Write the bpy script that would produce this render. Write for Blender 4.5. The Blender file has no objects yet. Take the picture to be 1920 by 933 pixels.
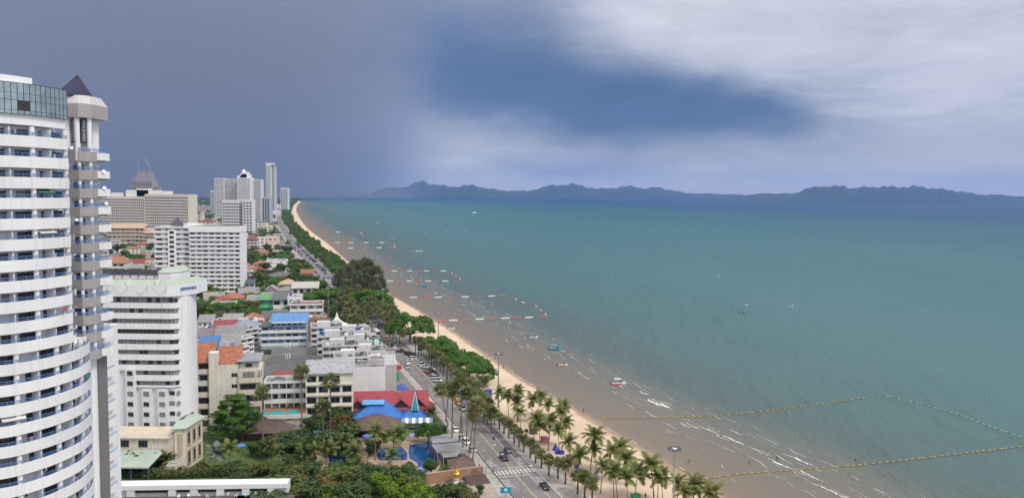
import bpy, bmesh, math, random
import numpy as np
from mathutils import Vector, Matrix
random.seed(7); np.random.seed(7)
sc = bpy.context.scene
C = sc.collection
R = math.radians
# ------------------------------------------------------------------ camera
F, CH = 1478.0, 82.0
PITCH, ROLL = math.atan(104 / F), R(0.6)
cam = bpy.data.cameras.new('camera'); camo = bpy.data.objects.new('camera', cam); C.objects.link(camo)
cam.sensor_width = 36; cam.lens = F / 1920 * 36; cam.clip_start = 1; cam.clip_end = 90000
_cp, _sp = math.cos(PITCH), math.sin(PITCH); _c, _s = math.cos(ROLL), math.sin(ROLL)
_Rt, _Up, _Fw = Vector((1, 0, 0)), Vector((0, _sp, _cp)), Vector((0, _cp, -_sp))
_r = _Rt * _c + _Up * _s; _u = -_Rt * _s + _Up * _c
m = Matrix((_r, _u, -_Fw)).transposed().to_4x4(); m.translation = (0, 0, CH); camo.matrix_world = m
sc.camera = camo
# ------------------------------------------------------------------ colour management, render
sc.view_settings.view_transform = 'Standard'; sc.view_settings.look = 'None'
sc.view_settings.exposure = 0.38; sc.view_settings.gamma = 1; sc.view_settings.use_curve_mapping = False
sc.render.engine = 'CYCLES'
sc.cycles.use_denoising = True
sc.cycles.max_bounces = 6; sc.cycles.diffuse_bounces = 3; sc.cycles.glossy_bounces = 3
sc.cycles.transmission_bounces = 4; sc.cycles.transparent_max_bounces = 8; sc.cycles.volume_bounces = 1
sc.cycles.caustics_reflective = False; sc.cycles.caustics_refractive = False
# ------------------------------------------------------------------ sun
SUN_EL, SUN_AZ = R(52), R(125)          # azimuth clockwise from the view direction (+Y): behind and to the right
sun = bpy.data.lights.new('sun', 'SUN'); sun.energy = 1.5; sun.angle = R(11); sun.color = (1.0, 0.955, 0.88)
suno = bpy.data.objects.new('sun', sun); C.objects.link(suno)
_sd = Vector((math.cos(SUN_EL) * math.sin(SUN_AZ), math.cos(SUN_EL) * math.cos(SUN_AZ), math.sin(SUN_EL)))
suno.rotation_euler = _sd.to_track_quat('Z', 'Y').to_euler()
# ------------------------------------------------------------------ sky
world = bpy.data.worlds.new('World'); sc.world = world; world.use_nodes = True
nt = world.node_tree; nt.nodes.clear()
def N(tree, typ, **kw):
    n = tree.nodes.new(typ)
    for k, v in kw.items(): setattr(n, k, v)
    return n
def mth(tree, op, a, b=None, c=None, clamp=False):
    n = tree.nodes.new('ShaderNodeMath'); n.operation = op; n.use_clamp = clamp
    for i, v in enumerate((a, b, c)):
        if v is None: continue
        if isinstance(v, (int, float)): n.inputs[i].default_value = v
        else: tree.links.new(v, n.inputs[i])
    return n.outputs[0]
def mixc(tree, fac, a, b, typ='MIX'):
    n = tree.nodes.new('ShaderNodeMix'); n.data_type = 'RGBA'; n.blend_type = typ
    for i, v in ((0, fac), (6, a), (7, b)):
        if isinstance(v, (int, float)): n.inputs[i].default_value = v
        elif isinstance(v, tuple): n.inputs[i].default_value = (*v[:3], 1)
        else: tree.links.new(v, n.inputs[i])
    return n.outputs[2]
def sstep(tree, x, lo, hi):
    n = tree.nodes.new('ShaderNodeMapRange'); n.interpolation_type = 'SMOOTHSTEP'
    tree.links.new(x, n.inputs[0]); n.inputs[1].default_value = lo; n.inputs[2].default_value = hi
    return n.outputs[0]
def sky_build():
    t = nt
    co = N(t, 'ShaderNodeTexCoord'); sp = N(t, 'ShaderNodeSeparateXYZ'); t.links.new(co.outputs['Generated'], sp.inputs[0])
    az = mth(t, 'ARCTAN2', sp.outputs[0], sp.outputs[1]); el = mth(t, 'ARCSINE', sp.outputs[2])
    def noise(sx, sy, detail, off, rough=.55, dist=0.0):
        cb = N(t, 'ShaderNodeCombineXYZ')
        t.links.new(mth(t, 'MULTIPLY', az, sx), cb.inputs[0]); t.links.new(mth(t, 'MULTIPLY', el, sy), cb.inputs[1])
        cb.inputs[2].default_value = off
        n = N(t, 'ShaderNodeTexNoise'); n.inputs['Scale'].default_value = 1; n.inputs['Detail'].default_value = detail
        n.inputs['Roughness'].default_value = rough; n.inputs['Distortion'].default_value = dist
        t.links.new(cb.outputs[0], n.inputs['Vector']); return n.outputs[0]
    w1 = mth(t, 'SUBTRACT', noise(5, 13, 4, 3.1), .5); w2 = mth(t, 'SUBTRACT', noise(4, 11, 5, 9.7), .5)
    wa = mth(t, 'MULTIPLY_ADD', w1, .34, az); we = mth(t, 'MULTIPLY_ADD', w2, .085, el)
    def blob(cx, cy, sx, sy, p=1.0):
        dx = mth(t, 'DIVIDE', mth(t, 'SUBTRACT', wa, cx), sx); dy = mth(t, 'DIVIDE', mth(t, 'SUBTRACT', we, cy), sy)
        q = mth(t, 'ADD', mth(t, 'MULTIPLY', dx, dx), mth(t, 'MULTIPLY', dy, dy))
        return mth(t, 'MULTIPLY', mth(t, 'POWER', 2.718, mth(t, 'MULTIPLY', mth(t, 'POWER', q, p), -1)), 1)
    # broken overcast all round, a rain storm ahead
    cl = noise(4.6, 22, 9, 1.3, .64, .5); cf = sstep(t, cl, .38, .62)
    over = mixc(t, cf, (.29, .335, .45), (.51, .525, .595))
    lowband = mixc(t, sstep(t, we, -.01, .10), (.44, .45, .50), mixc(t, .5, (.41, .43, .51), over))         # paler, flatter towards the horizon
    top = mixc(t, sstep(t, el, .3, .75), lowband, (.98, .97, .97))        # thin bright overcast overhead
    side = sstep(t, mth(t, 'ABSOLUTE', az), .75, 1.9)
    allr = mixc(t, side, top, mixc(t, sstep(t, el, .0, .45), (.70, .73, .80), (1.0, .98, .97)))
    # bright cloud band on the upper right
    b1 = mth(t, 'MULTIPLY', blob(.20, .225, .26, .045), .72); allr = mixc(t, b1, allr, (.57, .575, .635))
    b1b = mth(t, 'MULTIPLY', blob(.62, .17, .30, .035), .5); allr = mixc(t, b1b, allr, (.53, .54, .61))
    # grey veil of rain to the left, dark core in the middle
    veil = mth(t, 'SUBTRACT', 1, sstep(t, mth(t, 'MULTIPLY_ADD', w1, .10, mth(t, 'MULTIPLY_ADD', el, -.95, az)), -.225, -.10))
    veil = mth(t, 'MULTIPLY', veil, sstep(t, az, -1.7, -1.2)); veil = mth(t, 'MULTIPLY', veil, mth(t, 'SUBTRACT', 1, sstep(t, el, .35, .8)))
    vcol = mixc(t, sstep(t, we, -.02, .22), (.128, .158, .262), (.205, .242, .345))
    vcol = mixc(t, mth(t, 'MULTIPLY', blob(-.47, .215, .20, .024), .62), vcol, (.115, .135, .235))
    allr = mixc(t, veil, allr, vcol)
    def tblob(cx, cy, ang, sx, sy, p=1.0):                    # blob along a tilted axis
        dx = mth(t, 'SUBTRACT', wa, cx); dy = mth(t, 'SUBTRACT', we, cy); c_, s_ = math.cos(ang), math.sin(ang)
        u = mth(t, 'DIVIDE', mth(t, 'ADD', mth(t, 'MULTIPLY', dx, c_), mth(t, 'MULTIPLY', dy, s_)), sx); v = mth(t, 'DIVIDE', mth(t, 'SUBTRACT', mth(t, 'MULTIPLY', dy, c_), mth(t, 'MULTIPLY', dx, s_)), sy)
        q = mth(t, 'ADD', mth(t, 'MULTIPLY', u, u), mth(t, 'MULTIPLY', v, v)); return mth(t, 'POWER', 2.718, mth(t, 'MULTIPLY', mth(t, 'POWER', q, p), -1))
    d6 = mth(t, 'MULTIPLY', tblob(.02, .062, -.1, .22, .040, 1.2), .60); allr = mixc(t, d6, allr, (.262, .300, .405))
    d3 = mth(t, 'MULTIPLY', tblob(-.02, .165, -.12, .20, .055, 1.3), .80); allr = mixc(t, d3, allr, (.100, .150, .275))
    d1 = mth(t, 'MULTIPLY', tblob(.09, .125, -.16, .27, .062, 1.5), .95); allr = mixc(t, d1, allr, (.047, .102, .222))
    d2 = mth(t, 'MULTIPLY', tblob(.19, .090, -.05, .17, .030, 1.5), .88); allr = mixc(t, d2, allr, (.052, .110, .232))
    d5 = mth(t, 'MULTIPLY', tblob(-.045, .088, -.2, .06, .018), .45); allr = mixc(t, d5, allr, (.24, .28, .39))
    d4 = mth(t, 'MULTIPLY', blob(.08, .038, .09, .010), .6); allr = mixc(t, d4, allr, (.185, .235, .36))
    fine = noise(9, 30, 8, 5.5, .62, .4); fb = mth(t, 'MULTIPLY_ADD', mth(t, 'SUBTRACT', fine, .5), .46, 1.0); fb = mth(t, 'MULTIPLY_ADD', mth(t, 'SUBTRACT', fb, 1), mth(t, 'MULTIPLY_ADD', veil, -.8, 1), 1)
    cmb = N(t, 'ShaderNodeCombineColor'); [t.links.new(fb, cmb.inputs[k]) for k in range(3)]; allr = mixc(t, 1.0, allr, cmb.outputs[0], 'MULTIPLY')
    sky = N(t, 'ShaderNodeTexSky', sky_type='NISHITA'); sky.sun_disc = False
    sky.sun_elevation = SUN_EL; sky.sun_rotation = SUN_AZ; sky.air_density = 1; sky.dust_density = 1.5
    sc10 = mixc(t, 1.0, allr, (10, 10, 10), 'MULTIPLY')
    out = mixc(t, .93, sky.outputs[0], sc10)
    bg = N(t, 'ShaderNodeBackground'); bg.inputs[1].default_value = .1; t.links.new(out, bg.inputs[0])
    o = N(t, 'ShaderNodeOutputWorld'); t.links.new(bg.outputs[0], o.inputs[0])
sky_build()
world.cycles.sampling_method = 'MANUAL'; world.cycles.sample_map_resolution = 1024

# ------------------------------------------------------------------ helpers
def ray(x, y):
    u = (x - 960) / F; v = -(y - 466.5) / F
    return _Fw + _r * u + _u * v
def G(x, y, z=2.0):                    # ground point seen at a place of the photograph
    d = ray(x, y); t = (z - CH) / d.z; return Vector((d.x * t, d.y * t, z))
def AT(x, y, Y):                       # point at distance Y ahead
    d = ray(x, y); t = Y / d.y; return Vector((d.x * t, Y, CH + d.z * t))
def mat(name, col, rough=.75, var=.14, scale=.35, metal=0.0, bump=0.0, objcol=False, streak=0.0, spec=.5, col2=None, bscale=None):
    M = bpy.data.materials.new(name); M.use_nodes = True; t = M.node_tree; p = t.nodes['Principled BSDF']
    p.inputs['Roughness'].default_value = rough; p.inputs['Metallic'].default_value = metal; p.inputs['Specular IOR Level'].default_value = spec
    co = N(t, 'ShaderNodeTexCoord'); ge = N(t, 'ShaderNodeNewGeometry')
    if objcol:
        oi = N(t, 'ShaderNodeObjectInfo'); base = oi.outputs['Color']
    else: base = (*col, 1)
    out = base
    if var or col2:
        n = N(t, 'ShaderNodeTexNoise'); n.inputs['Scale'].default_value = scale; n.inputs['Detail'].default_value = 6
        t.links.new(ge.outputs['Position'], n.inputs['Vector'])
        f = sstep(t, n.outputs[0], .32, .68)
        if col2: out = mixc(t, f, base, col2)
        else:
            dark = mixc(t, 1.0, base, (1 - var, 1 - var, 1 - var * .9), 'MULTIPLY')
            out = mixc(t, f, dark, base)
    if streak:
        mp = N(t, 'ShaderNodeMapping'); mp.inputs['Scale'].default_value = (1.4, 1.4, .09)
        t.links.new(ge.outputs['Position'], mp.inputs[0])
        n2 = N(t, 'ShaderNodeTexNoise'); n2.inputs['Scale'].default_value = 1.0; n2.inputs['Detail'].default_value = 5; n2.inputs['Roughness'].default_value = .65
        t.links.new(mp.outputs[0], n2.inputs['Vector'])
        f2 = mth(t, 'MULTIPLY', sstep(t, n2.outputs[0], .46, .72), streak)
        out = mixc(t, f2, out, mixc(t, 1.0, out, (.42, .40, .38), 'MULTIPLY'))
    if isinstance(out, tuple): p.inputs['Base Color'].default_value = out
    else: t.links.new(out, p.inputs['Base Color'])
    if bump:
        n3 = N(t, 'ShaderNodeTexNoise'); n3.inputs['Scale'].default_value = bscale or scale * 6; n3.inputs['Detail'].default_value = 4
        t.links.new(ge.outputs['Position'], n3.inputs['Vector'])
        b = N(t, 'ShaderNodeBump'); b.inputs['Strength'].default_value = bump; b.inputs['Distance'].default_value = .1
        t.links.new(n3.outputs[0], b.inputs['Height']); t.links.new(b.outputs[0], p.inputs['Normal'])
    return M
class MB:
    def __init__(s): s.v = []; s.f = []; s.m = []
    def face(s, pts, m=0):
        i = len(s.v); s.v += [tuple(p) for p in pts]; s.f.append(tuple(range(i, i + len(pts)))); s.m.append(m)
    def box(s, x0, x1, y0, y1, z0, z1, m=0):
        i = len(s.v)
        s.v += [(x0, y0, z0), (x1, y0, z0), (x1, y1, z0), (x0, y1, z0), (x0, y0, z1), (x1, y0, z1), (x1, y1, z1), (x0, y1, z1)]
        for q in ((3, 2, 1, 0), (4, 5, 6, 7), (0, 1, 5, 4), (1, 2, 6, 5), (2, 3, 7, 6), (3, 0, 4, 7)):
            s.f.append(tuple(i + k for k in q)); s.m.append(m)
        return s
    def rbox(s, cx, cy, z0, z1, wx, wy, a, m=0):
        c, q = math.cos(a), math.sin(a); i = len(s.v)
        P = [(cx + c * dx - q * dy, cy + q * dx + c * dy) for dx, dy in ((-wx / 2, -wy / 2), (wx / 2, -wy / 2), (wx / 2, wy / 2), (-wx / 2, wy / 2))]
        s.prism(P, z0, z1, m); return s
    def prism(s, P, z0, z1, m=0, cap=True, mtop=None):
        n = len(P); i = len(s.v)
        s.v += [(p[0], p[1], z0) for p in P] + [(p[0], p[1], z1) for p in P]
        for k in range(n):
            a, b = k, (k + 1) % n; s.f.append((i + a, i + b, i + n + b, i + n + a)); s.m.append(m)
        if cap:
            s.f.append(tuple(i + n + k for k in range(n))); s.m.append(m if mtop is None else mtop)
            s.f.append(tuple(i + k for k in reversed(range(n)))); s.m.append(m)
        return s
    def tube(s, P, rad, n=6, m=0, cap=True):
        P = [Vector(p) for p in P]; i0 = len(s.v); rr = rad if isinstance(rad, (list, tuple)) else [rad] * len(P)
        for k, p in enumerate(P):
            d = (P[min(k + 1, len(P) - 1)] - P[max(k - 1, 0)]).normalized()
            a = d.orthogonal().normalized() if abs(d.z) > .95 else d.cross(Vector((0, 0, 1))).normalized(); b = d.cross(a).normalized()
            if abs(d.z) > .95: a = Vector((1, 0, 0)); b = d.cross(a).normalized()
            for j in range(n):
                t = 2 * math.pi * j / n; s.v.append(tuple(p + (a * math.cos(t) + b * math.sin(t)) * rr[k]))
        for k in range(len(P) - 1):
            for j in range(n):
                a, b = i0 + k * n + j, i0 + k * n + (j + 1) % n; s.f.append((a, b, b + n, a + n)); s.m.append(m)
        if cap:
            s.f.append(tuple(i0 + j for j in reversed(range(n)))); s.m.append(m)
            e = i0 + (len(P) - 1) * n; s.f.append(tuple(e + j for j in range(n))); s.m.append(m)
        return s
    def lathe(s, cx, cy, prof, n=12, m=0):
        i0 = len(s.v)
        for r, z in prof:
            for j in range(n): t = 2 * math.pi * j / n; s.v.append((cx + r * math.cos(t), cy + r * math.sin(t), z))
        for k in range(len(prof) - 1):
            for j in range(n):
                a, b = i0 + k * n + j, i0 + k * n + (j + 1) % n; s.f.append((a, b, b + n, a + n)); s.m.append(m)
        return s
    def mesh(s, name, mats, smooth=False):
        me = bpy.data.meshes.new(name); me.from_pydata(s.v, [], s.f)
        mats = mats if isinstance(mats, (list, tuple)) else [mats]
        for x in mats: me.materials.append(x)
        if len(mats) > 1: me.polygons.foreach_set('material_index', s.m)
        if smooth: me.polygons.foreach_set('use_smooth', [True] * len(s.f))
        me.update(); return me
    def build(s, name, mats, parent=None, loc=(0, 0, 0), rz=0, smooth=False, kind=None, col=None):
        return inst(name, s.mesh(name, mats, smooth), parent, loc, rz, kind, col)
def inst(name, me, parent=None, loc=(0, 0, 0), rz=0, kind=None, col=None, scale=None, rot=None):
    o = bpy.data.objects.new(name, me); C.objects.link(o)
    if parent is not None: o.parent = parent
    o.location = loc; o.rotation_euler = rot if rot else (0, 0, rz)
    if scale: o.scale = scale if isinstance(scale, (tuple, list)) else (scale,) * 3
    if kind: o['kind'] = kind
    if col: o.color = (*col[:3], 1)
    return o
def tag(o, label, cat, group=None):
    o['label'] = label; o['category'] = cat
    if group: o['group'] = group
    return o
def thing(name, label, cat, loc=(0, 0, 0), rz=0, group=None, scale=None):
    o = inst(name, None, None, loc, rz, None, None, scale); o.empty_display_size = .5
    return tag(o, label, cat, group)
ORD = ['first', 'second', 'third', 'fourth', 'fifth', 'sixth', 'seventh', 'eighth', 'ninth', 'tenth', 'eleventh', 'twelfth', 'thirteenth',
       'fourteenth', 'fifteenth', 'sixteenth', 'seventeenth', 'eighteenth', 'nineteenth']
def nth(i):
    if i < 19: return ORD[i]
    t = (i + 1) // 10; u = (i + 1) % 10; T = ['', '', 'twent', 'thirt', 'fort', 'fift', 'sixt', 'sevent', 'eight', 'ninet'][t]
    return T + 'ieth' if u == 0 else T + 'y-' + ORD[u - 1]
# ------------------------------------------------------------------ lines of the place (X as a function of Y)
def curve(pts):
    ys = np.array([p[0] for p in pts], float); xs = np.array([p[1] for p in pts], float)
    ly = np.log(ys); g = np.linspace(ly[0], ly[-1], 900); x = np.interp(np.exp(g), ys, xs)
    k = np.exp(-np.linspace(-2, 2, 41) ** 2); k /= k.sum(); xp = np.pad(x, 20, mode='reflect', reflect_type='odd'); x = np.convolve(xp, k, 'valid')
    return lambda Y: np.interp(np.log(np.maximum(Y, 1)), g, x)
ROADX = curve([(60, 50), (120, 34.5), (205.6, 6.6), (233, -1.8), (265, -11.6), (312, -27.2), (355, -41.6), (434, -70), (586, -124), (779, -190), (1162, -322), (1909, -563), (3000, -890), (4411, -1270), (6500, -1800)])
SHOREX = curve([(60, 110), (150, 79), (210, 58.5), (228, 51.7), (257, 40.6), (288, 28.4), (322, 13.9), (360, -.5), (465, -34.4), (652, -106), (900, -186), (1199, -277), (1700, -440), (2350, -632), (3300, -905), (4548, -1240), (6500, -1740)])
SANDX = curve([(60, 70), (120, 52), (206, 20), (262, 3.5), (309, -10), (360, -29), (434, -57), (491, -72), (586, -100), (779, -158), (902, -200), (1199, -298), (1909, -530), (3000, -838), (4411, -1222), (6500, -1760)])
def xr(Y): return float(ROADX(Y))
def xs_(Y): return float(SHOREX(Y))
HW = 6.4                                                            # half width of the carriageway
def strip(name, Ys, fa, fb, za, zb, material, kind='structure', n=1):
    mb = MB(); rows = []
    for Y in Ys:
        a, b = fa(Y), fb(Y); rows.append([(a + (b - a) * k / n, Y, za + (zb - za) * k / n) for k in range(n + 1)])
    for r0, r1 in zip(rows, rows[1:]):
        for k in range(n): mb.face([r0[k], r0[k + 1], r1[k + 1], r1[k]])
    return mb.build(name, material, kind=kind)
YS = [60 * (6500 / 60) ** (i / 150) for i in range(151)]
# ------------------------------------------------------------------ setting: land, road, beach, sea, hills, air
M_LAND = mat('town_ground', (.24, .22, .19), .9, .25, .05, col2=(.15, .15, .12))
M_ASPH = mat('asphalt', (.215, .198, .196), .85, 0, .12, col2=(.155, .145, .145), bump=.1)
M_PAVE = mat('promenade_paving', (.42, .385, .36), .85, 0, .5, col2=(.30, .27, .255))
M_SAND = None
def sand_mat():
    M = bpy.data.materials.new('beach_sand'); M.use_nodes = True; t = M.node_tree; p = t.nodes['Principled BSDF']; p.inputs['Roughness'].default_value = .95; p.inputs['Specular IOR Level'].default_value = .2
    ge = N(t, 'ShaderNodeNewGeometry'); n = N(t, 'ShaderNodeTexNoise'); n.inputs['Scale'].default_value = .09; n.inputs['Detail'].default_value = 9; n.inputs['Roughness'].default_value = .62
    t.links.new(ge.outputs['Position'], n.inputs['Vector'])
    n4 = N(t, 'ShaderNodeTexNoise'); n4.inputs['Scale'].default_value = .8; n4.inputs['Detail'].default_value = 5; t.links.new(ge.outputs['Position'], n4.inputs['Vector'])
    dry = mixc(t, sstep(t, n.outputs[0], .3, .7), (.56, .43, .31), (.66, .52, .39)); dry = mixc(t, mth(t, 'MULTIPLY', sstep(t, n4.outputs[0], .5, .75), .3), dry, (.47, .35, .25))
    sx = N(t, 'ShaderNodeSeparateXYZ'); t.links.new(ge.outputs['Position'], sx.inputs[0])
    wz = mth(t, 'MULTIPLY_ADD', mth(t, 'SUBTRACT', n.outputs[0], .5), .5, sx.outputs[2])
    c = mixc(t, sstep(t, wz, .12, .42), (.33, .235, .155), dry)               # wet sand along the water
    t.links.new(c, p.inputs['Base Color'])
    r = mth(t, 'MULTIPLY_ADD', sstep(t, wz, .06, .3), .5, .4); t.links.new(r, p.inputs['Roughness'])
    n2 = N(t, 'ShaderNodeTexNoise'); n2.inputs['Scale'].default_value = 1.6; n2.inputs['Detail'].default_value = 4; t.links.new(ge.outputs['Position'], n2.inputs['Vector'])
    b = N(t, 'ShaderNodeBump'); b.inputs['Strength'].default_value = .35; b.inputs['Distance'].default_value = .25; t.links.new(n2.outputs[0], b.inputs['Height']); t.links.new(b.outputs[0], p.inputs['Normal'])
    return M
M_SAND = sand_mat()
mb = MB(); pl = None
for Y in YS:
    a = (-26000, Y, 1.96); b = (float(SANDX(Y)) + .5, Y, 1.96)
    if pl: mb.face([pl[0], pl[1], b, a])
    pl = (a, b)
mb.face([(-26000, -3000, 1.96), (90, -3000, 1.96), (float(SANDX(60)) + .5, 60, 1.96), (-26000, 60, 1.96)])
mb.face([(-26000, 6500, 1.96), (float(SANDX(6500)) + .5, 6500, 1.96), (-2600, 9000, 1.96), (-4000, 22000, 1.96), (-26000, 22000, 1.96)])
mb.build('ground', M_LAND, kind='structure')
mb = MB(); rows = []
for Y in YS:
    a, b = float(SANDX(Y)), xs_(Y) + 1.5; rows.append([(a - .6, Y, 1.95)] + [(a + (b - a) * q, Y, 2.0 - 2.1 * q ** 1.5) for q in (0, .2, .4, .6, .75, .88, 1)] + [(b + 14, Y, -1.0)])
rows.insert(0, [(x * 1 + 90, -300, z) for x, y, z in rows[0]])
for r0, r1 in zip(rows, rows[1:]):
    for k in range(len(r0) - 1): mb.face([r0[k], r0[k + 1], r1[k + 1], r1[k]])
mb.build('beach', M_SAND, kind='structure', smooth=True)
YR = [60 * (4600 / 60) ** (i / 150) for i in range(151)]
strip('road', YR, lambda Y: xr(Y) - HW, lambda Y: xr(Y) + HW, 2.0, 2.0, M_ASPH)
strip('pavement', [y for y in YR if y < 2600], lambda Y: xr(Y) - HW - 3.6, lambda Y: xr(Y) - HW, 2.12, 2.12, M_PAVE)
strip('promenade', [y for y in YR if y < 3600], lambda Y: xr(Y) + HW, lambda Y: min(xr(Y) + HW + (7.2 if Y < 330 else 9.0), float(SANDX(Y)) + 3), 2.14, 2.14, M_PAVE)
M_KERBD = mat('kerb_dark', (.05, .045, .045), .8, .2, 1.0); M_KERBW = mat('kerb_pale', (.55, .53, .5), .8, .2, 1.0)
def kerb(name, f, w, z0, z1, material, ymax):
    mb = MB(); Ys = [y for y in YR if y < ymax]
    for y0, y1 in zip(Ys, Ys[1:]):
        a, b = f(y0), f(y1); P = [(a - w / 2, y0), (a + w / 2, y0), (b + w / 2, y1), (b - w / 2, y1)]; mb.prism(P, z0, z1)
    return mb.build(name, material, kind='structure')
kerb('kerb', lambda Y: xr(Y) - HW, .42, 1.9, 2.20, M_KERBD, 900)
kerb('kerb', lambda Y: xr(Y) + HW, .34, 1.9, 2.18, M_KERBW, 900)
# painted markings
M_LINEW = mat('road_paint_white', (.62, .61, .58), .7, .3, 1.2); M_LINEY = mat('road_paint_yellow', (.50, .40, .22), .7, .35, 1.2)
def line(name, off, w, m, y0, y1, dash=None, step=6.0):
    mb = MB(); Y = y0
    while Y < y1:
        e = Y + (dash[0] if dash else step)
        a, b = xr(Y) + off, xr(e) + off; mb.face([(a - w / 2, Y, 2.006), (a + w / 2, Y, 2.006), (b + w / 2, e, 2.006), (b - w / 2, e, 2.006)])
        Y = e + (dash[1] if dash else 0)
    return mb.build(name, m, kind='structure')
line('road_marking', -.55, .22, M_LINEY, 60, 900); line('road_marking', -.15, .22, M_LINEY, 60, 900)
line('road_marking', -3.7, .14, M_LINEW, 60, 700, (2.5, 5)); line('road_marking', 3.4, .18, M_LINEW, 60, 600); line('road_marking', -6.0, .14, M_LINEW, 60, 500)
def rdir(Y): d = Vector((xr(Y + 3) - xr(Y - 3), 6, 0)).normalized(); return d
mb = MB()
Yc = G(975, 883).y; d = rdir(Yc); nrm = Vector((d.y, -d.x, 0)); c0 = Vector((xr(Yc), Yc, 2.008))
for k in range(11):                                              # zebra crossing
    c = c0 + nrm * (-5.6 + k * 1.12); mb.face([c - d * 1.9 - nrm * .28, c - d * 1.9 + nrm * .28, c + d * 1.9 + nrm * .28, c + d * 1.9 - nrm * .28])
for sgn in (-1, 1):
    c = c0 + d * (3.4 * sgn); mb.face([c - nrm * 6 - d * .18, c + nrm * 6 - d * .18, c + nrm * 6 + d * .18, c - nrm * 6 + d * .18])
    for side in (-1, 1):                                         # hatched no-parking wedges
        for k in range(5):
            c = c0 + d * (sgn * (5.6 + k * 1.25)) + nrm * side * 4.7; w = 1.35 - k * .16
            mb.face([c - nrm * w - d * .2, c + nrm * w + d * (.5 * sgn) - d * .2, c + nrm * w + d * (.5 * sgn) + d * .2, c - nrm * w + d * .2])
mb.build('crosswalk_marking', M_LINEW, kind='structure')
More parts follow.
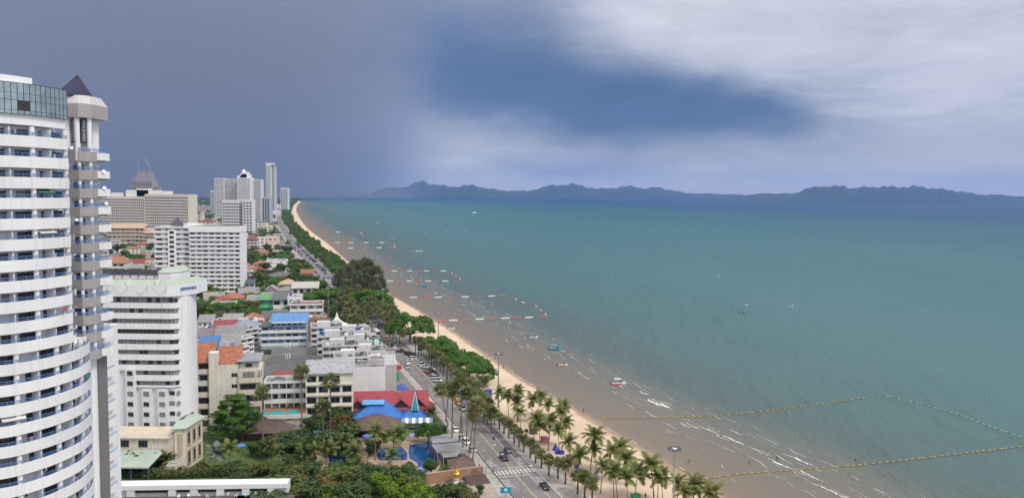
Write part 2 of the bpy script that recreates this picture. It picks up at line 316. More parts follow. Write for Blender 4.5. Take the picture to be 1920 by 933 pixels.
# the sea: a sheet laid along the shore, coloured by shore distance: sediment, depth, and dark cloud reflection painted in far out
def sea():
    Ys = [-300, -100, 0] + [60 * (6500 / 60) ** (i / 110) for i in range(111)] + [8000, 10000, 14000, 20000, 30000, 45000]
    ds = [-2, 0, 3, 6, 10, 15, 20, 26, 33, 42, 52, 65, 80, 100, 130, 170, 220, 300, 420, 600, 900, 1400, 2200, 3600, 6000, 10000, 18000, 45000]
    V = []; A = []; Fc = []
    for Y in Ys:
        X0 = xs_(max(Y, 60)) - min(0, Y - 60) * .9 if Y < 60 else xs_(min(Y, 6500))
        if Y > 6500: X0 = -1740 - (Y - 6500) * .6
        for dd in ds: V.append((X0 + dd * (1.14 if Y > 180 else 1.3), Y, -.02)); A.append(dd)
    n = len(ds)
    for i in range(len(Ys) - 1):
        for k in range(n - 1): a = i * n + k; Fc.append((a, a + 1, a + n + 1, a + n))
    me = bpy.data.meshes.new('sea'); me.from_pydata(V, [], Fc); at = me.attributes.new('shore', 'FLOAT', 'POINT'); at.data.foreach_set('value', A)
    M = bpy.data.materials.new('sea_water'); M.use_nodes = True; t = M.node_tree; p = t.nodes['Principled BSDF']
    p.inputs['IOR'].default_value = 1.33; p.inputs['Roughness'].default_value = .16; p.inputs['Specular IOR Level'].default_value = .19
    ge = N(t, 'ShaderNodeNewGeometry'); a = N(t, 'ShaderNodeAttribute', attribute_name='shore')
    def noi(s, det, sc3=(1, 1, 1), rgh=.55, rot=0):
        mp = N(t, 'ShaderNodeMapping'); mp.inputs['Scale'].default_value = sc3; mp.inputs['Rotation'].default_value = (0, 0, rot); t.links.new(ge.outputs['Position'], mp.inputs[0])
        n = N(t, 'ShaderNodeTexNoise'); n.inputs['Scale'].default_value = s; n.inputs['Detail'].default_value = det; n.inputs['Roughness'].default_value = rgh; t.links.new(mp.outputs[0], n.inputs['Vector']); return n.outputs[0]
    big = noi(.022, 6, (1.6, .5, 1), .6, .35); huge = noi(.0013, 5, (.5, 1.4, 1))
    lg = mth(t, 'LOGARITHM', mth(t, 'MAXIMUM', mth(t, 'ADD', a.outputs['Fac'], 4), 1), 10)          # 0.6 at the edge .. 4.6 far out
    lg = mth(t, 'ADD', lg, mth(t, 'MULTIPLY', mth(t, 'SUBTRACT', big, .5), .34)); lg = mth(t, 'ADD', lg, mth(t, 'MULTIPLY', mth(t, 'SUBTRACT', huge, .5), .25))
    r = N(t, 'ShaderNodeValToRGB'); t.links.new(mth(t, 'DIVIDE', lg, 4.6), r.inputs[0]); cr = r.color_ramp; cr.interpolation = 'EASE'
    stops = [(.13, (.232, .180, .130)), (.24, (.194, .158, .120)), (.318, (.164, .147, .118)), (.354, (.135, .140, .120)), (.395, (.086, .124, .116)), (.455, (.074, .142, .140)), (.53, (.064, .150, .158)), (.61, (.045, .138, .145)), (.68, (.026, .105, .138)), (.75, (.010, .060, .130)), (1, (.005, .040, .115))]  # navy end of the ramp stands in for reflected storm cloud
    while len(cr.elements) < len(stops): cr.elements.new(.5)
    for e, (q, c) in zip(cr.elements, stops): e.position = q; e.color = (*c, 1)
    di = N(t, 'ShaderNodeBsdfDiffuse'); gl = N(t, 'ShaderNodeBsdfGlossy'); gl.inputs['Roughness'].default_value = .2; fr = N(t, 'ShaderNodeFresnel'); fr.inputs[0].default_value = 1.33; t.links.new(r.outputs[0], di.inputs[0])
    mx = N(t, 'ShaderNodeMixShader'); t.links.new(mth(t, 'MINIMUM', mth(t, 'MULTIPLY', fr.outputs[0], .6), .20), mx.inputs[0])   # slopes and shadowing of waves keep a rough sea from mirroring
    t.links.new(di.outputs[0], mx.inputs[1]); t.links.new(gl.outputs[0], mx.inputs[2]); t.links.new(mx.outputs[0], t.nodes['Material Output'].inputs[0]); t.nodes.remove(p)
    h = mth(t, 'ADD', mth(t, 'MULTIPLY', noi(.16, 3, (1, .35, 1), .5, -.55), 1.0), mth(t, 'MULTIPLY', noi(.62, 4, (1, .45, 1), .6, -.4), .42))
    h = mth(t, 'ADD', h, mth(t, 'MULTIPLY', noi(.045, 3, (1, .28, 1), .5, -.62), 2.6))
    b = N(t, 'ShaderNodeBump'); b.inputs['Distance'].default_value = 1.9
    t.links.new(mth(t, 'MULTIPLY', mth(t, 'MULTIPLY_ADD', sstep(t, a.outputs['Fac'], 8, 70), .80, .10), mth(t, 'MULTIPLY_ADD', sstep(t, noi(.006, 4, (1, .4, 1), .6, .5), .35, .65), .6, .5)), b.inputs['Strength'])
    t.links.new(h, b.inputs['Height'])
    for n_ in (di, gl, fr): t.links.new(b.outputs[0], n_.inputs['Normal'])
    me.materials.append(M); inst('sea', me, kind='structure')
sea()
# hills across the bay: real ridges far out, from their outline and distance
M_HILL = mat('haze_tinted_forest', (.024, .058, .080), .95, .25, .002, bump=0)  # blue of distant haze tinted into the forest colour
def hills(prof, D, thick, name, step=6, seed=1):
    rng = np.random.RandomState(seed); xs = np.arange(prof[0][0], prof[-1][0] + 1, step); ys = np.interp(xs, [p[0] for p in prof], [p[1] for p in prof])
    V = []; rows = 9; n = len(xs); ph = rng.rand(6) * 6
    for j in range(rows):
        q = j / (rows - 1); hgt = math.sin(min(1, q / .62) * math.pi / 2) if q < .62 else math.cos((q - .62) / .38 * math.pi / 2)
        for i, (x, y) in enumerate(zip(xs, ys)):
            top = AT(x, y, D); jag = 1 + .05 * math.sin(i * 1.7 + ph[0]) + .05 * math.sin(i * .63 + ph[1] + j) + .07 * math.sin(i * .21 + j * 1.3 + ph[2]) * (1 - hgt)
            Y = D + (q - .62) * thick + rng.randn() * thick * .012; V.append((top.x / D * Y, Y, max(-5, (top.z) * hgt * jag if hgt > 0 else -5)))
    Fc = [(j * n + i, j * n + i + 1, (j + 1) * n + i + 1, (j + 1) * n + i) for j in range(rows - 1) for i in range(n - 1)]
    me = bpy.data.meshes.new(name); me.from_pydata(V, [], Fc); me.materials.append(M_HILL); me.polygons.foreach_set('use_smooth', [True] * len(Fc))
    return inst(name, me, kind='structure')
hills([(690, 366), (705, 356), (720, 352), (760, 350), (780, 343), (793, 338), (808, 345), (830, 348), (850, 350), (885, 347), (910, 352), (940, 357), (990, 358), (1030, 348), (1075, 345), (1100, 350), (1120, 354), (1150, 352), (1180, 349), (1210, 353), (1232, 351), (1260, 356), (1285, 362), (1330, 363), (1400, 365), (1440, 362), (1480, 364), (1520, 367)], 15500, 2600, 'hills', 5, 3)
hills([(1390, 372), (1420, 365), (1460, 363), (1490, 362), (1510, 355), (1535, 348), (1562, 350), (1580, 348), (1600, 353), (1625, 350), (1660, 350), (1700, 350), (1720, 349), (1760, 354), (1790, 357), (1820, 362), (1850, 365), (1880, 365), (1920, 369), (1980, 371), (2060, 374)], 12500, 2200, 'hills', 5, 8)
mb = MB()                                                        # the low coast in front of the hills
pc = []
for x in range(600, 2080, 10): D = 15100 if x < 1400 else 15100 - min(1, (x - 1400) / 300) * 3400; p = AT(x, 366, D); pc.append((p.x, p.y))
mb.prism(pc + [(p[0] * 1.12, p[1] * 1.12) for p in reversed(pc)], -3, 9); mb.build('far_shore', M_HILL, kind='structure')
# air: one closed box of thin haze, a column of falling rain beyond the end of the beach
def volume(name, mb, dens, col, an):
    M = bpy.data.materials.new(name); M.use_nodes = True; t = M.node_tree; t.nodes.remove(t.nodes['Principled BSDF'])
    v = N(t, 'ShaderNodeVolumePrincipled'); v.inputs['Color'].default_value = (*col, 1); v.inputs['Density'].default_value = dens; v.inputs['Anisotropy'].default_value = an
    t.links.new(v.outputs[0], t.nodes['Material Output'].inputs['Volume']); M.cycles.homogeneous_volume = True
    return mb.build(name, M, kind='stuff')
HAZE = MB().box(-27000, 27000, -3500, 24000, -6, 700)
volume('haze', HAZE, 3.0e-5, (.24, .43, .92), 0.0)

RAIN = MB(); _n = 48
for _s, _z in ((1.0, -5), (.97, 900), (1.03, 2200), (1.12, 3600)):
    for k in range(_n): a = 2 * math.pi * k / _n; RAIN.v.append((-4500 + 3650 * _s * math.cos(a), 9900 + 4500 * math.copysign(abs(math.sin(a)) ** 3, math.sin(a)) + (1 if k % 2 else -1) * .01, _z))
for j in range(3):
    for k in range(_n): RAIN.f.append((j * _n + k, j * _n + (k + 1) % _n, (j + 1) * _n + (k + 1) % _n, (j + 1) * _n + k))
RAIN.f.append(tuple(reversed(range(_n)))); RAIN.f.append(tuple(range(3 * _n, 4 * _n)))
volume('rain_curtain', RAIN, 4.2e-4, (.46, .51, .67), 0.0)

# ------------------------------------------------------------------ shared materials and the building kit
M_WALL = mat('painted_wall', (.7, .7, .7), .8, .10, .25, objcol=True, streak=.35)
M_CLEAN = mat('fresh_painted_wall', (.7, .7, .7), .75, .07, .12, objcol=True, streak=.20)
M_ROOF = mat('roof_covering', (.3, .3, .3), .85, .34, .8, objcol=True, streak=.35, bump=.2)
M_TRIM = mat('trim_paint', (.6, .6, .6), .6, .06, .5, objcol=True)
M_WHITE = mat('white_paint', (.78, .78, .79), .6, .05, .3)
M_FRAME = mat('window_frame', (.10, .10, .11), .5, .1, 1)
M_GLASS = mat('dark_glass', (.018, .022, .028), .07, .2, .3, spec=.6)
M_CURT = mat('curtained_glass', (.30, .31, .31), .25, .35, .5, spec=.6)
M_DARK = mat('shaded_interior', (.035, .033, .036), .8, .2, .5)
M_RAILB = mat('blue_railing', (.10, .22, .50), .5, .1, 1)
M_METAL = mat('grey_metal', (.34, .35, .37), .45, .12, .8, metal=.4)
M_CONC = mat('weathered_concrete', (.30, .285, .27), .9, .3, .3, streak=.5)
M_TANK = mat('water_tank_blue', (.03, .09, .45), .45, .1, 1)
GLASSES = [M_GLASS, M_CURT, M_DARK]
UNIT = {}
def unit_window(k, mull=1):
    key = ('w', k, mull)
    if key not in UNIT:
        mb = MB(); t = .07
        mb.box(-.5, .5, -.02, .10, -.5, -.5 + t); mb.box(-.5, .5, -.02, .10, .5 - t, .5); mb.box(-.5, -.5 + t * .7, -.02, .10, -.5 + t, .5 - t); mb.box(.5 - t * .7, .5, -.02, .10, -.5 + t, .5 - t)
        for q in range(mull): x = -.5 + (q + 1) / (mull + 1); mb.box(x - .02, x + .02, .0, .09, -.5 + t, .5 - t)
        mb.face([(-.49, .05, -.49), (.49, .05, -.49), (.49, .05, .49), (-.49, .05, .49)], 1)
        UNIT[key] = mb.mesh('window', [M_FRAME, GLASSES[k]])
    return UNIT[key]
def window(root, x, y, z, w, h, rz=0, k=None, name='window', mull=1):
    k = k if k is not None else random.choice((0, 0, 1, 1, 2))
    return inst(name, unit_window(k, mull), root, (x, y, z), rz, None, None, (w, 1, h))
def clutter(root, x0, x1, y0, y1, z, n, tanks=1):
    for i in range(n):
        x, y = random.uniform(x0, x1), random.uniform(y0, y1); mb = MB(); w, d, h = random.uniform(.8, 2.6), random.uniform(.8, 1.8), random.uniform(.5, 1.6)
        mb.rbox(0, 0, 0, h, w, d, 0); mb.rbox(.1, .05, h, h + .12, w * .7, d * .7, 0); mb.build(random.choice(('air_conditioner', 'roof_hatch', 'vent_box')), random.choice((M_CONC, M_WHITE, M_METAL)), root, (x, y, z))
    for i in range(tanks):
        mb = MB(); mb.lathe(0, 0, [(0, 0), (.75, 0), (.8, .4), (.8, 1.5), (.6, 1.8), (.2, 1.95), (0, 1.95)], 10); mb.build('water_tank', random.choice((M_TANK, M_METAL)), root, (random.uniform(x0, x1), random.uniform(y0, y1), z), smooth=True)
def roof_mesh(kind, w, d, h, ov=.5):
    mb = MB(); a, b, c, e = -w / 2 - ov, w / 2 + ov, -ov, d + ov; t = .18
    if kind == 'hip':
        r = min(w, d) / 2 * .98; p = [(a + r, c + r, h), (b - r, c + r, h)] if w >= d else [(0, c + r, h), (0, e - r, h)]
        if w >= d: p = [(a + (d / 2 + ov), d / 2, h), (b - (d / 2 + ov), d / 2, h)]
        else: p = [(0, c + w / 2 + ov, h), (0, e - w / 2 - ov, h)]
        if w >= d: F_ = [[(a, c, 0), (b, c, 0), p[1], p[0]], [(b, c, 0), (b, e, 0), p[1]], [(b, e, 0), (a, e, 0), p[0], p[1]], [(a, e, 0), (a, c, 0), p[0]]]
        else: F_ = [[(a, c, 0), (b, c, 0), p[0]], [(b, c, 0), (b, e, 0), p[1], p[0]], [(b, e, 0), (a, e, 0), p[1]], [(a, e, 0), (a, c, 0), p[0], p[1]]]
        for q in F_: mb.face(q)
        mb.prism([(a, c), (b, c), (b, e), (a, e)], -t, -.002)
        for s0, s1 in ((p[0], p[1]),): mb.tube([s0, s1], .16, 5)
    elif kind == 'gable':      # ridge along x
        m = d / 2
        mb.face([(a, c, 0), (b, c, 0), (b, m, h), (a, m, h)]); mb.face([(b, e, 0), (a, e, 0), (a, m, h), (b, m, h)])
        mb.face([(a, c, -t), (a, m, h - t), (b, m, h - t), (b, c, -t)]); mb.face([(b, e, -t), (b, m, h - t), (a, m, h - t), (a, e, -t)])
        for X in (a, b): mb.face([(X, c, -t), (X, c, 0), (X, m, h), (X, m, h - t)]); mb.face([(X, e, 0), (X, e, -t), (X, m, h - t), (X, m, h)])
        mb.face([(a, c, -t), (b, c, -t), (b, c, 0), (a, c, 0)]); mb.face([(b, e, -t), (a, e, -t), (a, e, 0), (b, e, 0)])
        for X in (a + ov + .05, b - ov - .05): mb.face([(X, c + ov, -t), (X, e - ov, -t), (X, m, h - t)], 1)
    elif kind == 'gable_y':    # ridge along y, gable to the front
        mb.face([(a, c, 0), (0, c, h), (0, e, h), (a, e, 0)]); mb.face([(0, c, h), (b, c, 0), (b, e, 0), (0, e, h)])
        mb.face([(a, c, -t), (a, e, -t), (0, e, h - t), (0, c, h - t)]); mb.face([(b, c, -t), (0, c, h - t), (0, e, h - t), (b, e, -t)])
        for Y in (c, e): mb.face([(a, Y, -t), (0, Y, h - t), (0, Y, h), (a, Y, 0)]); mb.face([(b, Y, -t), (b, Y, 0), (0, Y, h), (0, Y, h - t)])
        mb.face([(a, c, -t), (a, c, 0), (a, e, 0), (a, e, -t)]); mb.face([(b, c, 0), (b, c, -t), (b, e, -t), (b, e, 0)])
        for Y in (c + ov + .05, e - ov - .05): mb.face([(a + ov, Y, -t), (b - ov, Y, -t), (0, Y, h - t)], 1)
    elif kind == 'shed':
        mb.face([(a, c, 0), (b, c, 0), (b, e, h), (a, e, h)]); mb.face([(a, c, -t), (a, e, h - t), (b, e, h - t), (b, c, -t)])
        mb.face([(a, c, -t), (b, c, -t), (b, c, 0), (a, c, 0)]); mb.face([(a, c, -t), (a, c, 0), (a, e, h), (a, e, h - t)]); mb.face([(b, c, 0), (b, c, -t), (b, e, h - t), (b, e, h)])
    return mb
def vol(root, x, y, z, w, d, h, fl, bays, style='win', col=(.72, .71, .69), roof='flat', rcol=(.33, .31, .30), rh=2.2, side=True, ww=.5, wh=.45, clean=False, nclut=2, tanks=1, pcol=None, rail=None, sides=None, wk=None, detail=True):
    """one storeyed volume of a building: front at y, going back d"""
    W = M_CLEAN if clean else M_WALL; fh = h / fl; pcol = pcol or col
    ox, oy = x, y
    def I(name, me, loc, rz=0, c=None, sca=None): return inst(name, me, root, (ox + loc[0], oy + loc[1], z + loc[2]), rz, None, c, sca)
    rec = 1.3 if style == 'balc' else 0
    mb = MB(); mb.box(-w / 2, w / 2, rec, d, 0, h); I('wall', mb.mesh('wall', W), (0, 0, 0), 0, col)
    bw = w / bays
    if style == 'balc':
        s = MB(); s.box(-w / 2, w / 2, 0, rec - .003, -.16, .0); s.box(-w / 2, w / 2, -.002, .12, .003, fh * .40); sm = s.mesh('balcony', W)
        pm = MB().box(-.1, .1, .13, rec - .004, .004, fh - .17).mesh('partition', W)
        for f in range(fl):
            I('balcony', sm, (0, 0, f * fh + .17), 0, pcol)
            if rail: I('railing', MB().box(-w / 2 + .1, w / 2 - .1, .02, .08, fh * .40 + .15, fh * .40 + .22).mesh('railing', M_TRIM), (0, 0, f * fh + .17), 0, rail)
            if detail:
                for b in range(bays + 1):
                    I('partition', pm, (-w / 2 + min(max(b * bw, .11), w - .11), 0, f * fh + .17), 0, col)
                for b in range(bays):
                    o = inst('window', unit_window(wk if wk is not None else random.choice((0, 1, 1, 1, 2)), 1), root, (ox - w / 2 + (b + .5) * bw + random.uniform(-.1, .1) * bw, oy + rec - .06, z + f * fh + fh * .52), 0, None, None, (bw * random.choice((.5, .6, .7)), 1, fh * .66))
    else:
        for f in range(fl):
            for b in range(bays):
                if random.random() < .04: continue
                window(root, ox - w / 2 + (b + .5) * bw, oy - .06, z + f * fh + fh * .55, bw * ww, fh * wh, 0, wk)
            if style == 'band': I('ledge', MB().box(-w / 2, w / 2, -.25, -.003, -.1, .08).mesh('ledge', W), (0, 0, f * fh + fh * .22), 0, pcol)
    if side:
        nb = max(1, int(d / 4.5))
        for f in range(fl):
            for b in range(nb):
                if random.random() < .25: continue
                window(root, ox + w / 2 + .06, oy + rec + (b + .5) * (d - rec) / nb, z + f * fh + fh * .55, 1.3, fh * .42, math.pi / 2, wk)
    if roof == 'flat':
        mb = MB(); t = .22
        P = [(-w / 2 - .06, rec - .06 if style != 'balc' else -.04), (w / 2 + .06, rec - .06 if style != 'balc' else -.04), (w / 2 + .06, d + .06), (-w / 2 - .06, d + .06)]; y0 = P[0][1]
        mb.box(P[0][0], P[1][0], y0, y0 + t, h, h + .8); mb.box(P[0][0], P[1][0], d + .06 - t, d + .06, h, h + .8); mb.box(P[0][0], P[0][0] + t, y0 + t, d + .06 - t, h, h + .8); mb.box(P[1][0] - t, P[1][0], y0 + t, d + .06 - t, h, h + .8)
        I('parapet', mb.mesh('parapet', W), (0, 0, 0), 0, pcol)
        mb = MB(); mb.box(P[0][0] + t, P[1][0] - t, y0 + t, d + .06 - t, h - .1, h + .05); I('roof', mb.mesh('roof', M_ROOF), (0, 0, 0), 0, rcol)
        if nclut: clutter(root, ox - w / 2 + 1.5, ox + w / 2 - 1.5, oy + 2, oy + d - 1.5, z + h + .05, nclut, tanks)
    elif roof:
        mb = roof_mesh(roof, w, d - rec * 0, rh, .55); me = mb.mesh('roof', [M_ROOF, W]); I('roof', me, (0, 0, h + .2), 0, rcol)
def px_place(xl, xr_, yb, z=2.0):
    p = G((xl + xr_) / 2, yb, z); dep = p.y * _cp + (CH - z) * _sp; return p, (xr_ - xl) / F * dep
def height_at(x, ytop, Y, z0=2.0): return AT(x, ytop, Y).z - z0
FOOT = []                                                             # footprints taken
def bld(name, label, cat, xl, xr_, yb, ytop, d, fl, bays, rz=R(18), group=None, **kw):
    p, w = px_place(xl, xr_, yb); h = max(2.5, height_at((xl + xr_) / 2, ytop, p.y))
    root = thing(name, label, cat, p, rz, group); vol(root, 0, 0, 0, w / math.cos(rz - R(10)), d, h, fl, bays, **kw)
    c = p + Vector((-math.sin(rz), math.cos(rz), 0)) * d / 2; FOOT.append((c.x, c.y, max(w, d) * .62)); return root, w, h
# ------------------------------------------------------------------ the condominium tower close by
def tower():
    WHT = (.80, .80, .82); GRY = (.36, .335, .335)
    root = thing('condominium_tower', 'tall white condominium tower with curved balconies and blue railings beside the photographer', 'tower', (-70, 120, 2))
    L = Vector((-70, 120, 2))
    A0 = [(-92, 101.5), (-84, 104.2), (-77.5, 107), (-74.2, 108.6), (-71.5, 110.3), (-70, 112.4), (-68.8, 114.8), (-68.05, 117.6), (-67.65, 120.6)]
    B0 = A0 + [(-67.85, 123.6), (-68.6, 126.6), (-69.8, 129.6)]
    def dens(P, n=3):
        out = []
        for i in range(len(P) - 1):
            p0, p1, p2, p3 = P[max(i - 1, 0)], P[i], P[i + 1], P[min(i + 2, len(P) - 1)]
            for k in range(n):
                t = k / n; out.append(tuple(.5 * (2 * p1[c] + (p2[c] - p0[c]) * t + (2 * p0[c] - 5 * p1[c] + 4 * p2[c] - p3[c]) * t * t + (3 * p1[c] - p0[c] - 3 * p2[c] + p3[c]) * t ** 3) for c in (0, 1)))
        return out + [P[-1]]
    A, B = dens(A0), dens(B0)
    def off(P, d):                          # inward (to the left of the facade)
        out = []
        for i, p in enumerate(P):
            a, b = P[max(i - 1, 0)], P[min(i + 1, len(P) - 1)]; t = Vector((b[0] - a[0], b[1] - a[1])).normalized(); out.append((p[0] - t.y * d, p[1] + t.x * d))
        return out
    def ribbon(mb, P, d0, d1, z0, z1, m=0):
        a, b = off(P, d0), off(P, d1); n = len(P)
        for i in range(n - 1):
            q = [a[i], a[i + 1], b[i + 1], b[i]]; v = [(x - L.x, y - L.y, z0 - L.z) for x, y in q] + [(x - L.x, y - L.y, z1 - L.z) for x, y in q]
            k = len(mb.v); mb.v += v
            fs = [(3, 2, 1, 0), (4, 5, 6, 7), (0, 1, 5, 4), (2, 3, 7, 6)]
            if i == 0: fs.append((3, 0, 4, 7))
            if i == n - 2: fs.append((1, 2, 6, 5))
            for f in fs: mb.f.append(tuple(k + j for j in f)); mb.m.append(m)
    def along(P, s):
        for i in range(len(P) - 1):
            l = math.dist(P[i], P[i + 1])
            if s <= l: t = s / l; return (P[i][0] + (P[i + 1][0] - P[i][0]) * t, P[i][1] + (P[i + 1][1] - P[i][1]) * t), math.atan2(P[i + 1][1] - P[i][1], P[i + 1][0] - P[i][0])
            s -= l
        return P[-1], math.atan2(P[-1][1] - P[-2][1], P[-1][0] - P[-2][0])
    def length(P): return sum(math.dist(a, b) for a, b in zip(P, P[1:]))
    FH = 2.95; rng = random.Random(4)
    parap = {}; rails = {}
    def unit(key, fn, mats):
        if key not in UNIT: mb = MB(); fn(mb); UNIT[key] = mb.mesh(key[0], mats)
        return UNIT[key]
    colm = unit(('column', 'T'), lambda m: m.lathe(0, 0, [(.36, 0), (.36, FH - .2)], 14), [M_CLEAN])
    fin = unit(('partition', 'T'), lambda m: m.box(-.08, .08, 0, 1.75, 0, 2.55), [M_CLEAN])
    doors = []
    for k, g in enumerate((M_GLASS, M_CURT, M_DARK)):
        def fn(m):
            m.box(-.5, -.47, -.05, .05, 0, 1); m.box(.47, .5, -.05, .05, 0, 1); m.box(-.47, .47, -.05, .05, .96, 1); m.box(-.02, .02, -.05, .05, 0, .96); m.box(-.27, -.25, -.04, .04, 0, .96); m.box(.25, .27, -.04, .04, 0, .96)
            m.face([(-.47, 0, 0), (.47, 0, 0), (.47, 0, .96), (-.47, 0, .96)], 1)
        doors.append(unit(('balcony_door', k), fn, [M_FRAME, g]))
    acm = unit(('air_conditioner', 'T'), lambda m: (m.box(-.42, .42, -.16, .16, 0, .62), m.box(-.3, .1, -.19, -.16, .1, .52, 1)), [M_WHITE, M_DARK])
    for k in range(-0, 24):
        zt = 89.5 - FH * k; low = k >= 11; P = B if low else A       # zt: top of the parapet
        key = low
        if key not in parap:
            mb = MB(); ribbon(mb, P, 0, .2, -1.62 + L.z, 0 + L.z); parap[key] = mb.mesh('parapet', M_CLEAN)
            s = MB(); ribbon(s, P, .203, 8.0, -1.60 + L.z, -1.42 + L.z); parap[(key, 's')] = s.mesh('floor_slab', M_CLEAN)
            w = MB(); ribbon(w, P, 1.9, 2.1, -1.41 + L.z, -1.61 + FH + L.z); parap[(key, 'w')] = w.mesh('wall', M_CLEAN)
            r = MB()
            for h_, rr in ((.24, .03), (.50, .045)): r.tube([(p[0] - L.x, p[1] - L.y, h_) for p in off(P, .1)], rr, 5)
            rails[key] = r.mesh('railing', M_RAILB)
            q = MB(); n = length(P); s_ = .6
            while s_ < n: p, a = along(off(P, .1), s_); q.tube([(p[0] - L.x, p[1] - L.y, 0), (p[0] - L.x, p[1] - L.y, .5)], .04, 4); s_ += 1.55
            rails[(key, 'p')] = q.mesh('railing_posts', M_RAILB)
        zz = zt - L.z; fk = rng.uniform(.92, 1.0)
        if True:
            inst('parapet', parap[key], root, (0, 0, zz), col=[c * fk for c in WHT]); inst('floor_slab', parap[(key, 's')], root, (0, 0, zz), col=WHT); inst('wall', parap[(key, 'w')], root, (0, 0, zz), col=WHT)
            r = inst('railing', rails[key], root, (0, 0, zz)); inst('railing_post', rails[(key, 'p')], r, kind='stuff')
        n = length(P); s_ = n - .55; b = 0
        while s_ > 6:
            p, a = along(off(P, .55), s_ - .0); inst('column', colm, root, (p[0] - L.x, p[1] - L.y, zz - 1.42), col=WHT)
            p, a = along(off(P, .3), s_ - 3.1); inst('partition', fin, root, (p[0] - L.x, p[1] - L.y, zz - 1.42), rz=a, col=WHT)
            for ds, wd in ((1.75, rng.choice((2.0, 2.3, 2.5))),) + (((4.6, rng.choice((1.1, 1.5))),) if rng.random() < .75 else ()):
                p, a = along(off(P, 1.82), s_ - ds)
                if rng.random() < .93: inst('balcony_door', doors[rng.choice((0, 0, 0, 0, 1, 2, 2))], root, (p[0] - L.x, p[1] - L.y, zz - 1.415), rz=a, scale=(wd, 1, 2.35))
            if rng.random() < .35: p, a = along(off(P, 1.5), s_ - rng.choice((2.9, 5.7))); inst('air_conditioner', acm, root, (p[0] - L.x, p[1] - L.y, zz - 1.41 + rng.choice((0, 1.7))), rz=a)
            s_ -= 6.3
        if rng.random() < .8:                                       # washing, parasols, satellite dishes on the balconies
            p, a = along(off(P, .35), rng.uniform(8, n - 2)); mb = MB(); w_ = rng.uniform(.4, .9)
            mb.box(-w_ / 2, w_ / 2, -.02, .02, -.5, .12); mb.tube([(-w_ / 2 - .1, 0, .12), (w_ / 2 + .1, 0, .12)], .03, 4)
            mb.build('laundry', M_TRIM, root, (p[0] - L.x, p[1] - L.y, zz + .42), rz=a, col=rng.choice(((.5, .08, .15), (.1, .2, .5), (.6, .6, .55), (.08, .08, .12), (.55, .3, .35))))
        if rng.random() < .3 and k > 0:
            p, a = along(P, rng.uniform(9, n - 4)); mb = MB(); mb.face([(-1.5, 1.3, 0), (1.5, 1.3, 0), (1.5, -.1, -.45), (-1.5, -.1, -.45)]); mb.face([(-1.5, -.1, -.47), (1.5, -.1, -.47), (1.5, 1.3, -.02), (-1.5, 1.3, -.02)]); mb.box(-1.5, 1.5, -.12, -.1, -.62, -.46)
            mb.build('awning', M_TRIM, root, (p[0] - L.x, p[1] - L.y, zz + 1.3), rz=a, col=rng.choice(((.7, .7, .64), (.72, .7, .7), (.05, .2, .12))))
    core = MB(); ip = off(B, 2.15); core.prism([(p[0] - L.x, p[1] - L.y) for p in ip] + [(-86 - L.x, 137 - L.y), (-100 - L.x, 128 - L.y), (-104 - L.x, 108 - L.y)], 0, 44, 0)
    ip = off(A, 2.15); core.prism([(p[0] - L.x, p[1] - L.y) for p in ip] + [(-76 - L.x, 124 - L.y), (-86 - L.x, 135 - L.y), (-100 - L.x, 128 - L.y), (-104 - L.x, 108 - L.y)], 44.003, 94, 0)
    core.build('core_wall', M_CLEAN, root, col=WHT)
    # lintel band, crown of reflecting panes, plant room
    mb = MB(); ribbon(mb, A, .35, .6, 91.0, 92.3); ribbon(mb, A, .2, 9, 92.303, 92.45); mb.build('lintel', M_CLEAN, root, col=WHT)
    PANE = mat('mirror_glass', (.40, .47, .47), .12, .25, .8, metal=.75); PANE2 = mat('mirror_glass_frame', (.02, .022, .025), .4, 0)
    rowsz = [(92.47, 92.95), (93.0, 94.35), (94.4, 95.35), (95.4, 96.75)]; n = length(A); s_ = n; pw = .86; i = 0
    fr = MB()
    while s_ - pw > 4:
        p0, a = along(off(A, -.12), s_); p1, a1 = along(off(A, -.12), s_ - pw)
        for r, (z0, z1) in enumerate(rowsz):
            mb = MB(); e = .05; d = Vector((p1[0] - p0[0], p1[1] - p0[1], 0)); u = d.normalized()
            q0 = Vector((p0[0], p0[1], 0)) + u * e - L; q1 = Vector((p1[0], p1[1], 0)) - u * e - L
            t = rng.uniform(-.006, .006); nn = Vector((-u.y, u.x, 0)) * -1
            mb.face([(q1.x, q1.y, z0 - L.z), (q0.x + nn.x * t, q0.y + nn.y * t, z0 - L.z), (q0.x, q0.y, z1 - L.z), (q1.x, q1.y, z1 - L.z)])
            hole = i in (8, 9) and r == 1
            mb.build('glass_pane', M_DARK if hole else PANE, root)
        i += 1; s_ -= pw
    ribbon(fr, A, -.08, .4, 92.46, 96.85); fr.build('glazing_frame', PANE2, root)
    mb = MB(); ip = off(A, 3.2)[:-4]; P = [(p[0] - L.x, p[1] - L.y) for p in ip] + [(-84 - L.x, 124 - L.y), (-98 - L.x, 114 - L.y)]; mb.prism(P, 94.0, 95.0); mb.build('plant_room', M_CLEAN, root, col=WHT)
    mb = MB().prism([(-80.5 - L.x, 111 - L.y), (-73.6 - L.x, 114 - L.y), (-71.6 - L.x, 118.6 - L.y), (-80 - L.x, 123 - L.y)], 94.0, 96.3); mb.build('plant_room', M_CLEAN, root, col=WHT)
    # turret with grey balconies and pyramid roof
    T = [(-72.0, 127.6), (-69.6, 127.0), (-68.3, 128.4), (-68.3, 133.0), (-72.4, 134.5)]
    def poly(P, z0, z1, name, material, col=None, sc_=1.0):
        cx = sum(p[0] for p in P) / len(P); cy = sum(p[1] for p in P) / len(P)
        return MB().prism([(cx + (p[0] - cx) * sc_ - L.x, cy + (p[1] - cy) * sc_ - L.y) for p in P], z0 - L.z, z1 - L.z).build(name, material, root, col=col)
